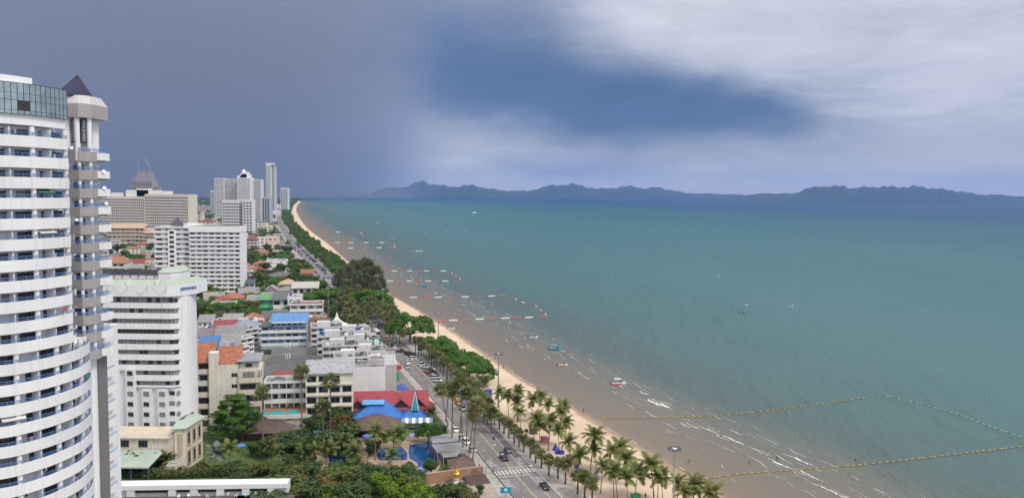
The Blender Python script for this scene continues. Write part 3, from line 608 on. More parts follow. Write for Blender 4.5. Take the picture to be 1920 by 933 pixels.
    Tc = [(-71.8, 129.2), (-69.9, 128.9), (-69.5, 129.6), (-69.4, 133.0), (-72.2, 134.2)]
    poly(Tc, 2, 94.5, 'turret_core', M_CLEAN, WHT)
    for k in range(0, 12):
        zt = 88.0 - FH * k; mb = MB()
        ring = T[:4]; off_in = off(ring, .18)
        for i in range(3):
            q = [ring[i], ring[i + 1], off_in[i + 1], off_in[i]]; mb.prism([(x - L.x, y - L.y) for x, y in q], zt - 1.55 - L.z, zt - L.z)
        o = mb.build('turret_parapet', M_CLEAN, root, col=GRY); poly(T, zt - 1.54, zt - 1.36, 'floor_slab', M_CLEAN, WHT, .97)
        mb = MB()
        for h_ in (.18, .36, .54): mb.tube([(x - L.x, y - L.y, zt + h_ - L.z) for x, y in off(ring, .1)], .045, 5)
        mb.tube([(-68.25 - L.x, 130.2 - L.y, zt + .2 - L.z), (-67.65 - L.x, 130.4 - L.y, zt + .2 - L.z), (-67.6 - L.x, 132.4 - L.y, zt + .2 - L.z)], .045, 5); mb.tube([(-68.25 - L.x, 130.2 - L.y, zt + .5 - L.z), (-67.65 - L.x, 130.4 - L.y, zt + .5 - L.z), (-67.6 - L.x, 132.4 - L.y, zt + .5 - L.z)], .045, 5)
        mb.build('railing', M_RAILB, root)
        mb = MB(); mb.prism([(-68.25 - L.x, 130.0 - L.y), (-67.55 - L.x, 130.3 - L.y), (-67.5 - L.x, 132.6 - L.y), (-68.25 - L.x, 133.0 - L.y)], zt - 1.3 - L.z, zt - .1 - L.z); mb.build('side_balcony', M_CLEAN, root, col=WHT)
        for x, y, w in ((-71.1, 129.0, 1.2), (-70.1, 128.85, .7)):
            if k > 0: inst('balcony_door', doors[rng.choice((0, 1, 2))], root, (x - L.x, y - L.y, zt - 1.35 - L.z), rz=R(-6), scale=(w, 1, 2.2))
        for x, y in ((-71.7, 127.9), (-69.8, 127.5), (-68.65, 128.7)): inst('column', colm, root, (x - L.x, y - L.y, zt - 1.35 - L.z), col=WHT, scale=(.75, .75, .97))
    for x, y in ((-71.75, 127.9), (-69.95, 127.4), (-68.7, 128.7)): mb = MB(); mb.lathe(x - L.x, y - L.y, [(.38, 86.5 - L.z), (.38, 93.4 - L.z)], 14); mb.build('column', M_CLEAN, root, col=WHT)
    for x0, x1 in ((-71.45, -70.2), (-69.75, -68.95)):
        y = 128.1; mb = MB(); mb.box(x0 - L.x, x1 - L.x, y - L.y, y + 2 - L.y, 89.4 - L.z, 93.2 - L.z, 0); o = mb.build('bay_window', M_FRAME, root)
        for a_, b_ in ((x0, x0 + (x1 - x0) * .25), (x0 + (x1 - x0) * .28, x1)):
            for z0, z1 in ((89.6, 91.0), (91.1, 91.6), (91.7, 93.05)): MB().box(a_ + .05 - L.x, b_ - .05 - L.x, y - .03 - L.y, y - .003 - L.y, z0 - L.z, z1 - L.z).build('pane', PANE, o)
    T2 = [(-72.3, 127.3), (-69.4, 126.7), (-68.0, 128.3), (-68.0, 133.4), (-72.6, 134.6)]
    poly(T2, 93.4, 95.6, 'fascia', M_CLEAN, GRY)
    mb = MB(); cx = -70.6; cy = 130.6
    for i in range(5):
        a, b = T2[i], T2[(i + 1) % 5]; s = .72; mb.face([(a[0] - L.x, a[1] - L.y, 95.603 - L.z), (b[0] - L.x, b[1] - L.y, 95.603 - L.z), (cx + (b[0] - cx) * s - L.x, cy + (b[1] - cy) * s - L.y, 97.0 - L.z), (cx + (a[0] - cx) * s - L.x, cy + (a[1] - cy) * s - L.y, 97.0 - L.z)])
    mb.build('sloping_cornice', M_CLEAN, root, col=(.52, .49, .51))
    mb = MB(); q = [(-73.6, 128.2), (-70.9, 127.5), (-69.0, 130.6), (-70.6, 133.9), (-73.6, 133.6)]; ap = (-71.4 - L.x, 130.7 - L.y, 100.6 - L.z)
    for i in range(5): a, b = q[i], q[(i + 1) % 5]; mb.face([(a[0] - L.x, a[1] - L.y, 97.05 - L.z), (b[0] - L.x, b[1] - L.y, 97.05 - L.z), ap])
    mb.prism([(p[0] - L.x, p[1] - L.y) for p in q], 96.9 - L.z, 97.045 - L.z)
    for i in range(5): mb.tube([(q[i][0] - L.x, q[i][1] - L.y, 97.05 - L.z), ap], .07, 4)
    mb.build('pyramid_roof', mat('roof_glazing_violet', (.026, .026, .075), .45, .3, .6, spec=.35), root)
    # the grey shaft under the turret and the dark recess beside it
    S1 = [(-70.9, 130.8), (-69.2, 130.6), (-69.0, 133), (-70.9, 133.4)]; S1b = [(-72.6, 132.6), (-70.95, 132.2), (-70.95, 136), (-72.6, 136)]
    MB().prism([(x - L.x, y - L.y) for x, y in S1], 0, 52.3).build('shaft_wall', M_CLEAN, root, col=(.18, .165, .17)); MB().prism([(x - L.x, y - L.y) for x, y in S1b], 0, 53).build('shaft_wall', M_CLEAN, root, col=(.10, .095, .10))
    for k in range(16):
        z = 51.5 - FH * k
        for (x, y, w, a) in ((-70.55, 130.74, .5, -.12), (-69.75, 130.64, .55, -.12)):
            if z > 3: window(root, x - L.x, y - .05 - L.y, z - L.z, w, 1.1, a, 0, 'window', 0)
        if z > 8: MB().prism([(-70.2 - L.x, 133.7 - L.y), (-69.5 - L.x, 134.0 - L.y), (-69.5 - L.x, 136.5 - L.y), (-70.1 - L.x, 136.7 - L.y)], z - 1.9 - L.z, z - .6 - L.z).build('side_balcony', M_CLEAN, root, col=WHT)
        mb = MB()
        for h_ in (-.35, -.15): mb.tube([(-70.2 - L.x, 133.65 - L.y, z + h_ - L.z), (-69.5 - L.x, 133.95 - L.y, z + h_ - L.z), (-69.5 - L.x, 136.5 - L.y, z + h_ - L.z)], .05, 4)
        if z > 8: mb.build('railing', M_RAILB, root)
    MB().prism([(-71.2 - L.x, 134.0 - L.y), (-70.2 - L.x, 134.4 - L.y), (-70.6 - L.x, 140 - L.y), (-71.5 - L.x, 140 - L.y)], 0, 56).build('wall', M_CLEAN, root, col=WHT)
    # stepped bays between the two faces
    for k in range(4):
        z = 56.2 - FH * k; MB().prism([(-71.0 - L.x, 123.8 - L.y), (-68.9 - L.x, 122.8 - L.y), (-68.9 - L.x, 126.4 - L.y), (-71.0 - L.x, 127.4 - L.y)], z - 1.7 - L.z, z - L.z).build('stepped_bay', M_CLEAN, root, col=WHT if k else GRY)
        MB().prism([(-71.0 - L.x, 124.6 - L.y), (-69.6 - L.x, 124.0 - L.y), (-69.6 - L.x, 126.2 - L.y), (-71.0 - L.x, 127.2 - L.y)], z + .003 - L.z, z + FH - 1.71 - L.z).build('wall', M_CLEAN, root, col=WHT)
        window(root, -69.56 - L.x, 125.0 - L.y, z + .7 - L.z, .9, .8, R(90), 0, 'window', 0)
    # satellite dishes
    for (x, y, z) in ((-70.8, 127.2, 88.5), (-67.4, 130.4, 84.9), (-67.4, 130.5, 82.2), (-70.2, 127.0, 77.0), (-67.4, 131, 79.6)):
        mb = MB(); mb.lathe(0, 0, [(0, 0), (.2, .03), (.32, .11)], 12); mb.tube([(0, 0, 0), (0, 0, -.3)], .03, 4); o = mb.build('satellite_dish', M_TRIM, root, (x - L.x, y - L.y, z - L.z), col=rng.choice(((.75, .75, .75), (.6, .2, .2)))); o.rotation_euler = (R(60), 0, R(40))
    mb = MB(); mb.tube([(-79 - L.x, 116 - L.y, 96.8 - L.z), (-79 - L.x, 116 - L.y, 101 - L.z)], .05, 4); mb.tube([(-79.4 - L.x, 116 - L.y, 100.3 - L.z), (-78.6 - L.x, 116 - L.y, 100.3 - L.z)], .04, 4); mb.build('antenna', M_METAL, root)
tower()
# ------------------------------------------------------------------ the white hotel with window bands
M_GREENR = mat('pale_green_roof', (.40, .47, .40), .7, .12, .3)
def text(s, size, mat_, parent, loc, rot, ext=.02, name='lettering'):
    cu = bpy.data.curves.new(name, 'FONT'); cu.body = s; cu.size = size; cu.extrude = ext; cu.align_x = 'CENTER'; cu.align_y = 'CENTER'
    tmp = bpy.data.objects.new(name, cu); C.objects.link(tmp); dg = bpy.context.evaluated_depsgraph_get(); me = bpy.data.meshes.new_from_object(tmp.evaluated_get(dg)); bpy.data.objects.remove(tmp); bpy.data.curves.remove(cu)
    me.materials.clear(); me.materials.append(mat_); return inst(name, me, parent, loc, rot=rot)
def hotel():
    WHT = (.78, .78, .80); CRM = (.70, .63, .52); rng = random.Random(11)
    root = thing('beach_hotel', 'white hotel with dark window bands and pale green roof edge behind the condominium tower', 'hotel', (-106, 226, 2)); L = Vector((-106, 226, 2))
    FOOT.append((-106, 236, 22))
    zr = [50.1 - 3.03 * i for i in range(15)]
    def pr(P, z0, z1, name, m, col=None, par=root): return MB().prism([(x - L.x, y - L.y) for x, y in P], z0 - L.z, z1 - L.z).build(name, m, par, col=col)
    # smooth rounded corner shaft, then the main body
    body = [(-128, 226.9), (-98.2, 226.9), (-96.0, 228.4), (-95.2, 230), (-94.9, 232), (-95.2, 235), (-96.2, 239), (-98, 243), (-128, 243)]
    pr(body, 2, 51.6, 'wall', M_CLEAN, WHT)
    # spandrel bands proud of the glass
    front = [(-128, 226), (-98.6, 226), (-96.2, 227.6)]
    for i in range(9):
        z1 = zr[i] - .72; z0 = zr[i + 1] + .72 if i < 8 else zr[i] - 1.0
        if i >= 7: pass
        x0 = -128 if i < 7 else -110.2
        pr([(x0, 226), (-98.6, 226), (-96.5, 227.5), (-96.9, 228.3), (-98.9, 226.895), (x0, 226.895)], (zr[i + 1] + .72) if i < 8 else zr[i] - 1.15, z1, 'spandrel', M_CLEAN, WHT)
    pr([(-128, 226), (-98.6, 226), (-96.5, 227.5), (-96.9, 228.3), (-98.9, 226.895), (-128, 226.895)], zr[0] + .95, 51.3, 'spandrel', M_CLEAN, WHT)
    for i in range(9):
        x = -127.2 if i < 7 else -109.6
        while x < -99.2:
            dark = i == 3
            window(root, x + .62 - L.x, 226.72 - L.y, zr[i] + (.1 if i == 0 else 0) - L.z, 1.2, 1.72 if i == 0 else 1.42, 0, 2 if dark else rng.choice((1, 1, 1, 1, 0)), mull=0 if dark else 1); x += 1.27
        window(root, -97.35 - L.x, 226.98 - L.y, zr[i] - L.z, 1.1, 1.15, R(36), rng.choice((0, 1)), mull=0)
    # saw-tooth bays below
    sb = MB(); sb.prism([(0, .9), (0, -.1), (2.9, -.75), (2.9, .9)], 0, 1.0); sm = sb.mesh('sawtooth_bay', M_CLEAN)
    for c, x in enumerate((-127.2, -122.6, -118.0, -113.4, -108.8, -104.2)):
        r0 = 7 if c < 4 else 9
        zb = zr[13] - 1.5 if c else 20
        o = inst('sawtooth_bay', sm, root, (x + 1.4 - L.x, 226 - L.y, 11 - L.z), col=WHT, scale=(1, 1, (zr[r0] + 1.3) - 11))
        for r in range(r0, 14): window(root, x + 2.9 - L.x, 225.44 - L.y, zr[r] - L.z, 1.75, 1.25, R(-12.6), rng.choice((0, 1, 1)))
    for r in range(9, 14): window(root, -98.9 - L.x, 226.8 - L.y, zr[r] - L.z, 1.5, 1.2, R(0), rng.choice((0, 1)))
    for r in range(9, 14): window(root, -97.1 - L.x, 227.1 - L.y, zr[r] - L.z, .9, 1.1, R(36), 1, mull=0)
    # crown: fascia, green sloped coping, louvre screen, upper house and sign
    fas = [(-129, 225.3), (-99.2, 225.3), (-96.4, 226.9), (-93.6, 233.6), (-93.4, 240.5), (-98, 244), (-129, 244)]
    pr(fas, 51.35, 54.5, 'fascia', M_CLEAN, WHT)
    swag = MB()
    for k in range(5):
        x0 = -126 + k * 5.6; P = [(x0 + 4.6 * t - L.x, 225.27 - L.y, 54.3 - 2.2 * (1 - (2 * t - 1) ** 2) - L.z) for t in [j / 12 for j in range(13)]]; swag.tube(P, .045, 4)
    swag.build('string_lights', M_METAL, root)
    mb = MB(); q = fas; cx, cy = -110, 236
    def inn(p, s=2.6): d = Vector((cx - p[0], cy - p[1])); d = Vector((math.copysign(min(abs(d.x), s), d.x), math.copysign(min(abs(d.y), s), d.y))); return (p[0] + d.x, p[1] + d.y)
    inner = [(-129, 227.6), (-100, 227.6), (-98.2, 228.7), (-96.2, 233.8), (-96, 239.5), (-99, 241.8), (-129, 241.8)]
    for i in range(6):
        a, b, c, d = q[i], q[i + 1], inner[i + 1], inner[i]; mb.face([(a[0] - L.x, a[1] - L.y, 54.503 - L.z), (b[0] - L.x, b[1] - L.y, 54.503 - L.z), (c[0] - L.x, c[1] - L.y, 56.0 - L.z), (d[0] - L.x, d[1] - L.y, 56.0 - L.z)])
    mb.build('roof_coping', M_GREENR, root)
    for x in (-121.0, -110.6, -102.2): MB().box(x - .12 - L.x, x + .12 - L.x, 225.28 - L.y, 227.7 - L.y, 54.5 - L.z, 56.15 - L.z).build('coping_seam', M_WHITE, root)
    pr([(-129, 227.65), (-100.2, 227.65), (-98.4, 228.8), (-96.4, 233.8), (-96.2, 239.3), (-99.2, 241.5), (-129, 241.5)], 54.51, 55.6, 'roof', M_CONC)
    pr([(-129, 229.4), (-103, 229.4), (-103, 229.8), (-129, 229.8)], 56.1, 57.0, 'parapet', M_CLEAN, WHT)
    scr = mat('louvre_screen', (.075, .075, .085), .6, .2, .6)
    for k in range(11):
        x = -128 + k * 2.35; MB().box(x + .04 - L.x, x + 2.31 - L.x, 229.2 - L.y, 229.3 - L.y, 57.1 - L.z, 58.7 - L.z).build('louvre_panel', scr, root); MB().box(x - .05 - L.x, x + .035 - L.x, 229.15 - L.y, 229.39 - L.y, 56.0 - L.z, 58.8 - L.z).build('screen_post', M_FRAME, root)
    pr([(-103, 228.6), (-99.4, 228.6), (-97.6, 231), (-97.6, 238), (-103, 238)], 55.61, 58.0, 'roof_house', M_CLEAN, WHT)
    mb = MB(); P = [(-103.3, 228.3), (-99.3, 228.3), (-97.3, 230.9), (-97.3, 238.3), (-103.3, 238.3)]; I2 = [(-102.6, 230), (-99.8, 230), (-98.7, 231.6), (-98.7, 237), (-102.6, 237)]
    for i in range(5): a, b, c, d = P[i], P[(i + 1) % 5], I2[(i + 1) % 5], I2[i]; mb.face([(a[0] - L.x, a[1] - L.y, 58.01 - L.z), (b[0] - L.x, b[1] - L.y, 58.01 - L.z), (c[0] - L.x, c[1] - L.y, 59.0 - L.z), (d[0] - L.x, d[1] - L.y, 59.0 - L.z)])
    mb.face([(x - L.x, y - L.y, 59.0 - L.z) for x, y in I2]); mb.build('house_roof', M_GREENR, root)
    a0 = math.atan2(233.6 - 226.9, -93.6 + 96.4)
    text('JOMTIEN PALM BEACH', .84, mat('sign_blue', (.05, .12, .38), .5, .05), root, ((-96.4 - 93.6) / 2 + .10 - L.x, (226.9 + 233.6) / 2 - .04 - L.y, 53.2 - L.z), (R(90), 0, a0), .04).scale = (.72, 1.6, 1)
    # podium
    pr([(-122, 220), (-95.4, 220), (-95.4, 225.9), (-122, 225.9)], 2, 12.4, 'podium_wall', M_WALL, CRM)
    for x in (-119.4, -115.3, -109.8, -104.5): window(root, x - L.x, 219.92 - L.y, 9.9 - L.z, 2.6, 2.0, 0, 0, mull=2)
    for x in (-121.8, -117.4, -112.4, -107.2, -101.8): MB().box(x - .18 - L.x, x + .18 - L.x, 219.7 - L.y, 219.995 - L.y, 2 - L.z, 11.6 - L.z).build('pilaster', M_WALL, root, col=CRM)
    mb = MB(); mb.face([(-122.5 - L.x, 219.2 - L.y, 11.9 - L.z), (-96.5 - L.x, 219.2 - L.y, 11.9 - L.z), (-96.5 - L.x, 223.6 - L.y, 13.9 - L.z), (-122.5 - L.x, 223.6 - L.y, 13.9 - L.z)]); mb.box(-122.5 - L.x, -96.5 - L.x, 219.2 - L.y, 219.3 - L.y, 11.55 - L.z, 11.895 - L.z); mb.build('cream_lean_to_roof', mat('cream_tiles', (.62, .53, .42), .8, .15, .6), root)
    mb = MB(); P = [(-124.5, 211.8, 6.0), (-99.2, 211.8, 6.0), (-98.0, 219.65, 8.3), (-122, 219.65, 8.3)]; mb.face([(x - L.x, y - L.y, z - L.z) for x, y, z in P]); mb.face([(x - L.x, y - L.y, z - .15 - L.z) for x, y, z in reversed(P)])
    mb.box(-124.5 - L.x, -99.2 - L.x, 211.75 - L.y, 211.9 - L.y, 5.6 - L.z, 5.995 - L.z); mb.build('green_awning', M_GREENR, root)
    for k in range(6): MB().box(-123.8 + k * 4.8 - L.x, -123.5 + k * 4.8 - L.x, 212.3 - L.y, 212.6 - L.y, 0, 3.7).build('awning_post', M_FRAME, root)
    pr([(-122, 219.4), (-99, 219.4), (-99, 219.99), (-122, 219.99)], 2, 7, 'shopfront', M_GLASS)
    # corner block with tall niches, terrace and an outside stair
    CB = [(-95.2, 219.4), (-92.7, 220.4), (-91.9, 231), (-96, 233)]
    pr(CB, 2, 14.6, 'corner_block', M_WALL, CRM)
    mb = MB(); P = [(-96.0, 218.6), (-92.0, 219.8), (-91.2, 231.8), (-96.6, 234)]; I2 = [(-95.4, 222.4), (-94.2, 222.8), (-93.7, 230), (-95.2, 231)]
    for i in range(4): a, b, c, d = P[i], P[(i + 1) % 4], I2[(i + 1) % 4], I2[i]; mb.face([(a[0] - L.x, a[1] - L.y, 14.61 - L.z), (b[0] - L.x, b[1] - L.y, 14.61 - L.z), (c[0] - L.x, c[1] - L.y, 16.2 - L.z), (d[0] - L.x, d[1] - L.y, 16.2 - L.z)])
    mb.prism([(x - L.x, y - L.y) for x, y in P], 14.4 - L.z, 14.605 - L.z); mb.build('corner_roof', M_GREENR, root)
    an = math.atan2(10.6, .8)
    for k in range(3):
        for z0 in (3.0, 8.6):
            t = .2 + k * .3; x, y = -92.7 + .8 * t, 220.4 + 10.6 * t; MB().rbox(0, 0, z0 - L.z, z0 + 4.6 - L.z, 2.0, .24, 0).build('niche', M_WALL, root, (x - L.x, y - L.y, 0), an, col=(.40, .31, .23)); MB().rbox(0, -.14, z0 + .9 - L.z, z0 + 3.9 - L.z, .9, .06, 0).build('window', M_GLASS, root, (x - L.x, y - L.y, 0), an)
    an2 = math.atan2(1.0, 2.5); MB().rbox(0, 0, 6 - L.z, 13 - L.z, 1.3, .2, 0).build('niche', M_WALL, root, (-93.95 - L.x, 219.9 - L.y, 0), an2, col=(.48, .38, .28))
    st = MB()
    for k in range(10): st.box(-98.4 - L.x + k * .3, -98.1 - L.x + k * .3, 214.6 - L.y, 216.6 - L.y, 0, .4 + k * .36)
    st.build('outside_stair', M_WALL, root, col=CRM)
    pr([(-95.3, 214.4), (-92.9, 215.0), (-92.7, 220.2), (-95.3, 219.2)], 2, 5.9, 'terrace', M_WALL, CRM); pr([(-95.1, 214.6), (-93.1, 215.1), (-92.9, 219.9), (-95.1, 219.1)], 5.9, 5.98, 'terrace_paving', M_CONC)
    for P in ([(-95.3, 214.4), (-92.9, 215.0)], [(-92.9, 215.0), (-92.7, 220.2)]):
        m_ = MB(); m_.tube([(x - L.x, y - L.y, 6.8 - L.z) for x, y in P], .08, 5); m_.tube([(x - L.x, y - L.y, 6.4 - L.z) for x, y in P], .05, 5); m_.build('terrace_railing', M_WHITE, root)
    MB().box(-94.6 - L.x, -93.6 - L.x, 214.5 - L.y, 214.62 - L.y, 0, 2.4).build('doorway', M_DARK, root)
hotel()

# ------------------------------------------------------------------ white balcony apartments further back
def apartments():
    p, w = px_place(358, 450, 556); h = height_at(404, 424, p.y)
    root = thing('apartment_block', 'white apartment block with rows of balconies and a plain tall parapet behind the hotel', 'apartment block', p, R(6)); FOOT.append((p.x - 18, p.y + 12, 40))
    vol(root, 0, 0, 0, w, 22, h - 4.5, 15, 8, 'balc', (.80, .80, .81), None, side=False, clean=True)
    MB().box(-w / 2 - .3, w / 2 + .3, -.3, 22, h - 4.495, h - .2).build('parapet_band', M_CLEAN, root, col=(.80, .80, .81))
    MB().box(-w / 2 + .5, w / 2 - .5, .5, 21, h - .25, h - .1).build('roof', M_CONC, root)
    w2 = 66 / F * p.y
    vol(root, -w / 2 - w2 / 2 + .01, 4, 0, w2, 24, h - 1.8, 14, 4, 'balc', (.79, .79, .80), 'flat', side=False, clean=True)
    MB().box(-w / 2 - w2 * .62, -w / 2 - w2 * .40, 3.2, 4.95, 0, h - 3).build('stair_tower', M_CLEAN, root, col=(.80, .80, .81))
    for f in range(14): window(root, -w / 2 - w2 * .51, 3.1, 1.6 + f * (h - 3) / 14, 3.2, 2.0, 0, 0, mull=1)
    MB().box(-w / 2 - w2 * .2, -w / 2 + 5, 5, 20, h - 2, h + 1.4).build('lift_house', M_CLEAN, root, col=(.81, .81, .82))
    mb = MB(); r0 = 4.2; P = [(-r0, -r0), (r0, -r0), (r0, r0), (-r0, r0)]
    for i in range(4): a, b = P[i], P[(i + 1) % 4]; mb.face([(a[0], a[1], 0), (b[0], b[1], 0), (0, 0, 6)])
    mb.build('pavilion_roof', mat('slate_violet', (.09, .08, .11), .7), root, (-w / 2 - w2 * .45, 12, h + .3)); MB().box(-3.4, 3.4, -3.4, 3.4, -2.5, 0).build('pavilion', M_CLEAN, root, (-w / 2 - w2 * .45, 12, h + .3), col=(.7, .7, .7))
apartments()
W1, W2, CRM, GRYW = (.76, .755, .75), (.66, .65, .63), (.70, .63, .53), (.50, .49, .48)
ORNG, REDR, BLUR, GRYR, DGRY, TERR = (.41, .15, .085), (.30, .068, .074), (.08, .20, .46), (.30, .29, .29), (.14, .135, .135), (.40, .17, .10)
# ------------------------------------------------------------------ cream building and its neighbours
def cream():
    p, w = px_place(372, 488, 806); h = height_at(430, 682, p.y)
    root = thing('cream_apartment_house', 'cream apartment house with orange tiled roof beside the white hotel', 'apartment house', p, R(14)); FOOT.append((p.x, p.y + 10, 18))
    u = w / 116
    vol(root, -w / 2 + 13 * u, 0, 0, 26 * u, 14, h + .8, 6, 1, 'balc', CRM, None, side=False, rail=(.1, .1, .1))
    vol(root, -w / 2 + 51 * u, -.6, 0, 50 * u, 15, h, 6, 1, 'win', (.74, .69, .60), None, side=False, ww=.0001, wh=.0001)
    for f in range(5):
        for s in (0, 1): window(root, -w / 2 + (66 + s * 5) * u, -.66, 2 + f * h / 6 + h / 6 * .5, .8, 1.2, 0, 0, mull=0)
    vol(root, -w / 2 + 96 * u, -1.5, 0, 40 * u, 14, h - 2.3, 5, 1, 'balc', CRM, None, side=True, rail=(.12, .1, .1))
    vol(root, -w / 2 + 94 * u, .2, h - 2.29, 34 * u, 12, 3.0, 1, 1, 'win', (.74, .69, .60), None, side=False, ww=.35)
    MB().box(-1, 1, 0, 1, 0, 1).build('roof_slab', M_ROOF, root, (-w / 2 + 95 * u, -1.2, h + .72), col=(.36, .36, .39)).scale = (22 * u, 14, .35)
    MB().box(-.5, .5, 0, 1, 0, 1).build('stair_tower', M_WALL, root, (-w / 2 + 32 * u, -.9, 0), col=(.74, .69, .60)).scale = (16 * u, 4, h + 4.0)
    inst('roof', roof_mesh('shed', 30 * u, 12, 4.5, .5).mesh('roof', [M_ROOF, M_WALL]), root, (-w / 2 + 13 * u, 0, h + .9), col=ORNG)
    inst('roof', roof_mesh('shed', 40 * u, 10, 4.0, .5).mesh('roof', [M_ROOF, M_WALL]), root, (-w / 2 + 58 * u, 0, h + .2), col=ORNG)
cream()
def pool_terrace():
    p, w = px_place(487, 575, 806); root = thing('pool_terrace_house', 'cream terrace house with a small turquoise rooftop pool behind the big tiered tree', 'house', p, R(10)); FOOT.append((p.x, p.y + 8, 14))
    hd = height_at(530, 779, p.y); vol(root, 0, 0, 0, w, 13, hd, 2, 4, 'win', (.72, .67, .58), None, side=False, ww=.3, wh=.25)
    MB().box(-w / 2 - .2, w / 2 + .2, -.3, 13, hd, hd + .25).build('terrace_deck', mat('terracotta_deck', (.42, .24, .15), .8, .2, .6), root)
    MB().box(-w / 2 - .3, w / 2 + .3, -.55, -.305, hd - .9, hd + .5).build('parapet', M_WALL, root, col=(.78, .77, .74))
    PW = mat('pool_water_turquoise', (.03, .42, .50), .1, .2, .8, bump=.2)
    for x0, x1 in ((-w / 2 + .8, -w / 2 + 3.2), (-w / 2 + 3.7, -w / 2 + 8.2), (-w / 2 + 8.9, -w / 2 + 13.0)):
        MB().box(x0, x1, 1.2, 5.0, hd + .255, hd + .42).build('pool', PW, root); MB().box(x0 - .25, x1 + .25, 5.01, 5.4, hd + .255, hd + .75).build('pool_edge', M_TRIM, root, col=(.40, .24, .16))
    for k in range(7):
        a = random.uniform(-w / 2 + 1, w / 2 - 1); MB().rbox(0, 0, .3, .45, 1.9, .7, 0).rbox(.6, 0, .45, .95, .5, .7, 0).build('sun_lounger', M_TRIM, root, (a, 8.5 + random.uniform(-.5, 1), hd), random.uniform(0, 3), col=(.25, .15, .12))
    root2, w2, h2 = bld('gallery_apartments', 'white three-storey gallery apartments with red doors above the turquoise pool', 'apartments', 497, 578, 792, 718, 9, 4, 6, R(10), style='balc', col=W1, roof='flat', rcol=GRYR, rail=(.12, .12, .12), side=False, nclut=3)
    for f in (2, 3):
        for s in (-.05, .04): window(root2, w2 * s, 1.18, h2 / 4 * f + 1.7, 1.1, 2.2, 0, 2, 'door', 0)
pool_terrace()
r_, w_, h_ = bld('balcony_apartments', 'cream apartments with large dark windows and pale grey metal roof above the palm garden', 'apartments', 575, 661, 800, 700, 10, 5, 4, R(10), style='win', col=(.72, .68, .60), roof='shed', rcol=(.40, .40, .42), rh=2.6, ww=.78, wh=.55, wk=0, side=False)
for f in range(1, 5): MB().box(-w_ / 2, w_ / 2, -.6, -.1, h_ / 5 * f - .15, h_ / 5 * f + .35).build('ledge', M_WALL, r_, col=(.74, .71, .63))
def blank_wall():
    p, w = px_place(660, 722, 752); h = height_at(690, 688, p.y); root = thing('windowless_hall', 'white windowless box building rising behind the red roof by the road', 'building', p, R(10)); FOOT.append((p.x, p.y + 10, 13))
    MB().box(-w / 2, w / 2, 0, 22, 0, h).build('wall', M_CLEAN, root, col=(.74, .74, .75)); MB().box(w / 2 + .002, w / 2 + 4.4, 1.2, 22, 0, h + .4).build('side_wall', M_WALL, root, col=(.46, .46, .47))
    for k in range(7): MB().box(-w / 2 + (k + 1) * w / 8 - .03, -w / 2 + (k + 1) * w / 8 + .03, -.03, -.002, .2, h).build('panel_joint', M_TRIM, root, col=(.64, .64, .65))
    MB().box(-w / 2 + .3, w / 2 - .3, .3, 21.7, h - .1, h + .05).build('roof', M_CONC, root)
    mb = MB()
    for y in (.4, 8, 15, 21.6): mb.tube([(-w / 2 + .3, y, h + 1.1), (w / 2 + 4, y, h + 1.1)], .07, 5); mb.tube([(-w / 2 + .3, y, h), (-w / 2 + .3, y, h + 1.1)], .06, 5); mb.tube([(w / 2 + 4, y, h), (w / 2 + 4, y, h + 1.1)], .06, 5)
    for x in (-w / 2 + .3, w / 2 + 4): mb.tube([(x, .4, h + 1.1), (x, 21.6, h + 1.1)], .07, 5)
    mb.build('roof_rail', M_WHITE, root); clutter(root, -w / 2 + 2, w / 2, 2, 20, h + .05, 8, 1)
blank_wall()
def red_hall():
    p, w = px_place(640, 800, 790); root = thing('red_roofed_hall', 'long hall with dark red tiled roof and three pointed dormers beside the road', 'hall', p, R(8)); FOOT.append((p.x, p.y + 7, 17))
    h = 4.0; MB().box(-w / 2 + .5, w / 2 - .5, .5, 15, 0, h).build('wall', M_WALL, root, col=(.42, .28, .20))
    ht = height_at(720, 731, p.y + 9) - h - .2
    M_RED = mat('red_roof_tiles', (.33, .052, .062), .75, .18, .8, bump=.3)
    mb = roof_mesh('gable', w, 17, ht, .8); mb.build('roof', [M_RED, M_WALL], root, (0, 0, h + .2))
    for k, x in enumerate((-w * .30, -w * .06, w * .2, w * .40)):
        mb = roof_mesh('gable_y', 5.2, 6.5, 2.9, .4); o = mb.build('dormer', [M_RED, M_DARK], root, (x, .4, h + .9))
    mb = roof_mesh('hip', 7, 8, 3.0, .5); mb.build('porch_roof', [M_RED, M_WALL], root, (w / 2 - 1, -.5, h))
red_hall()
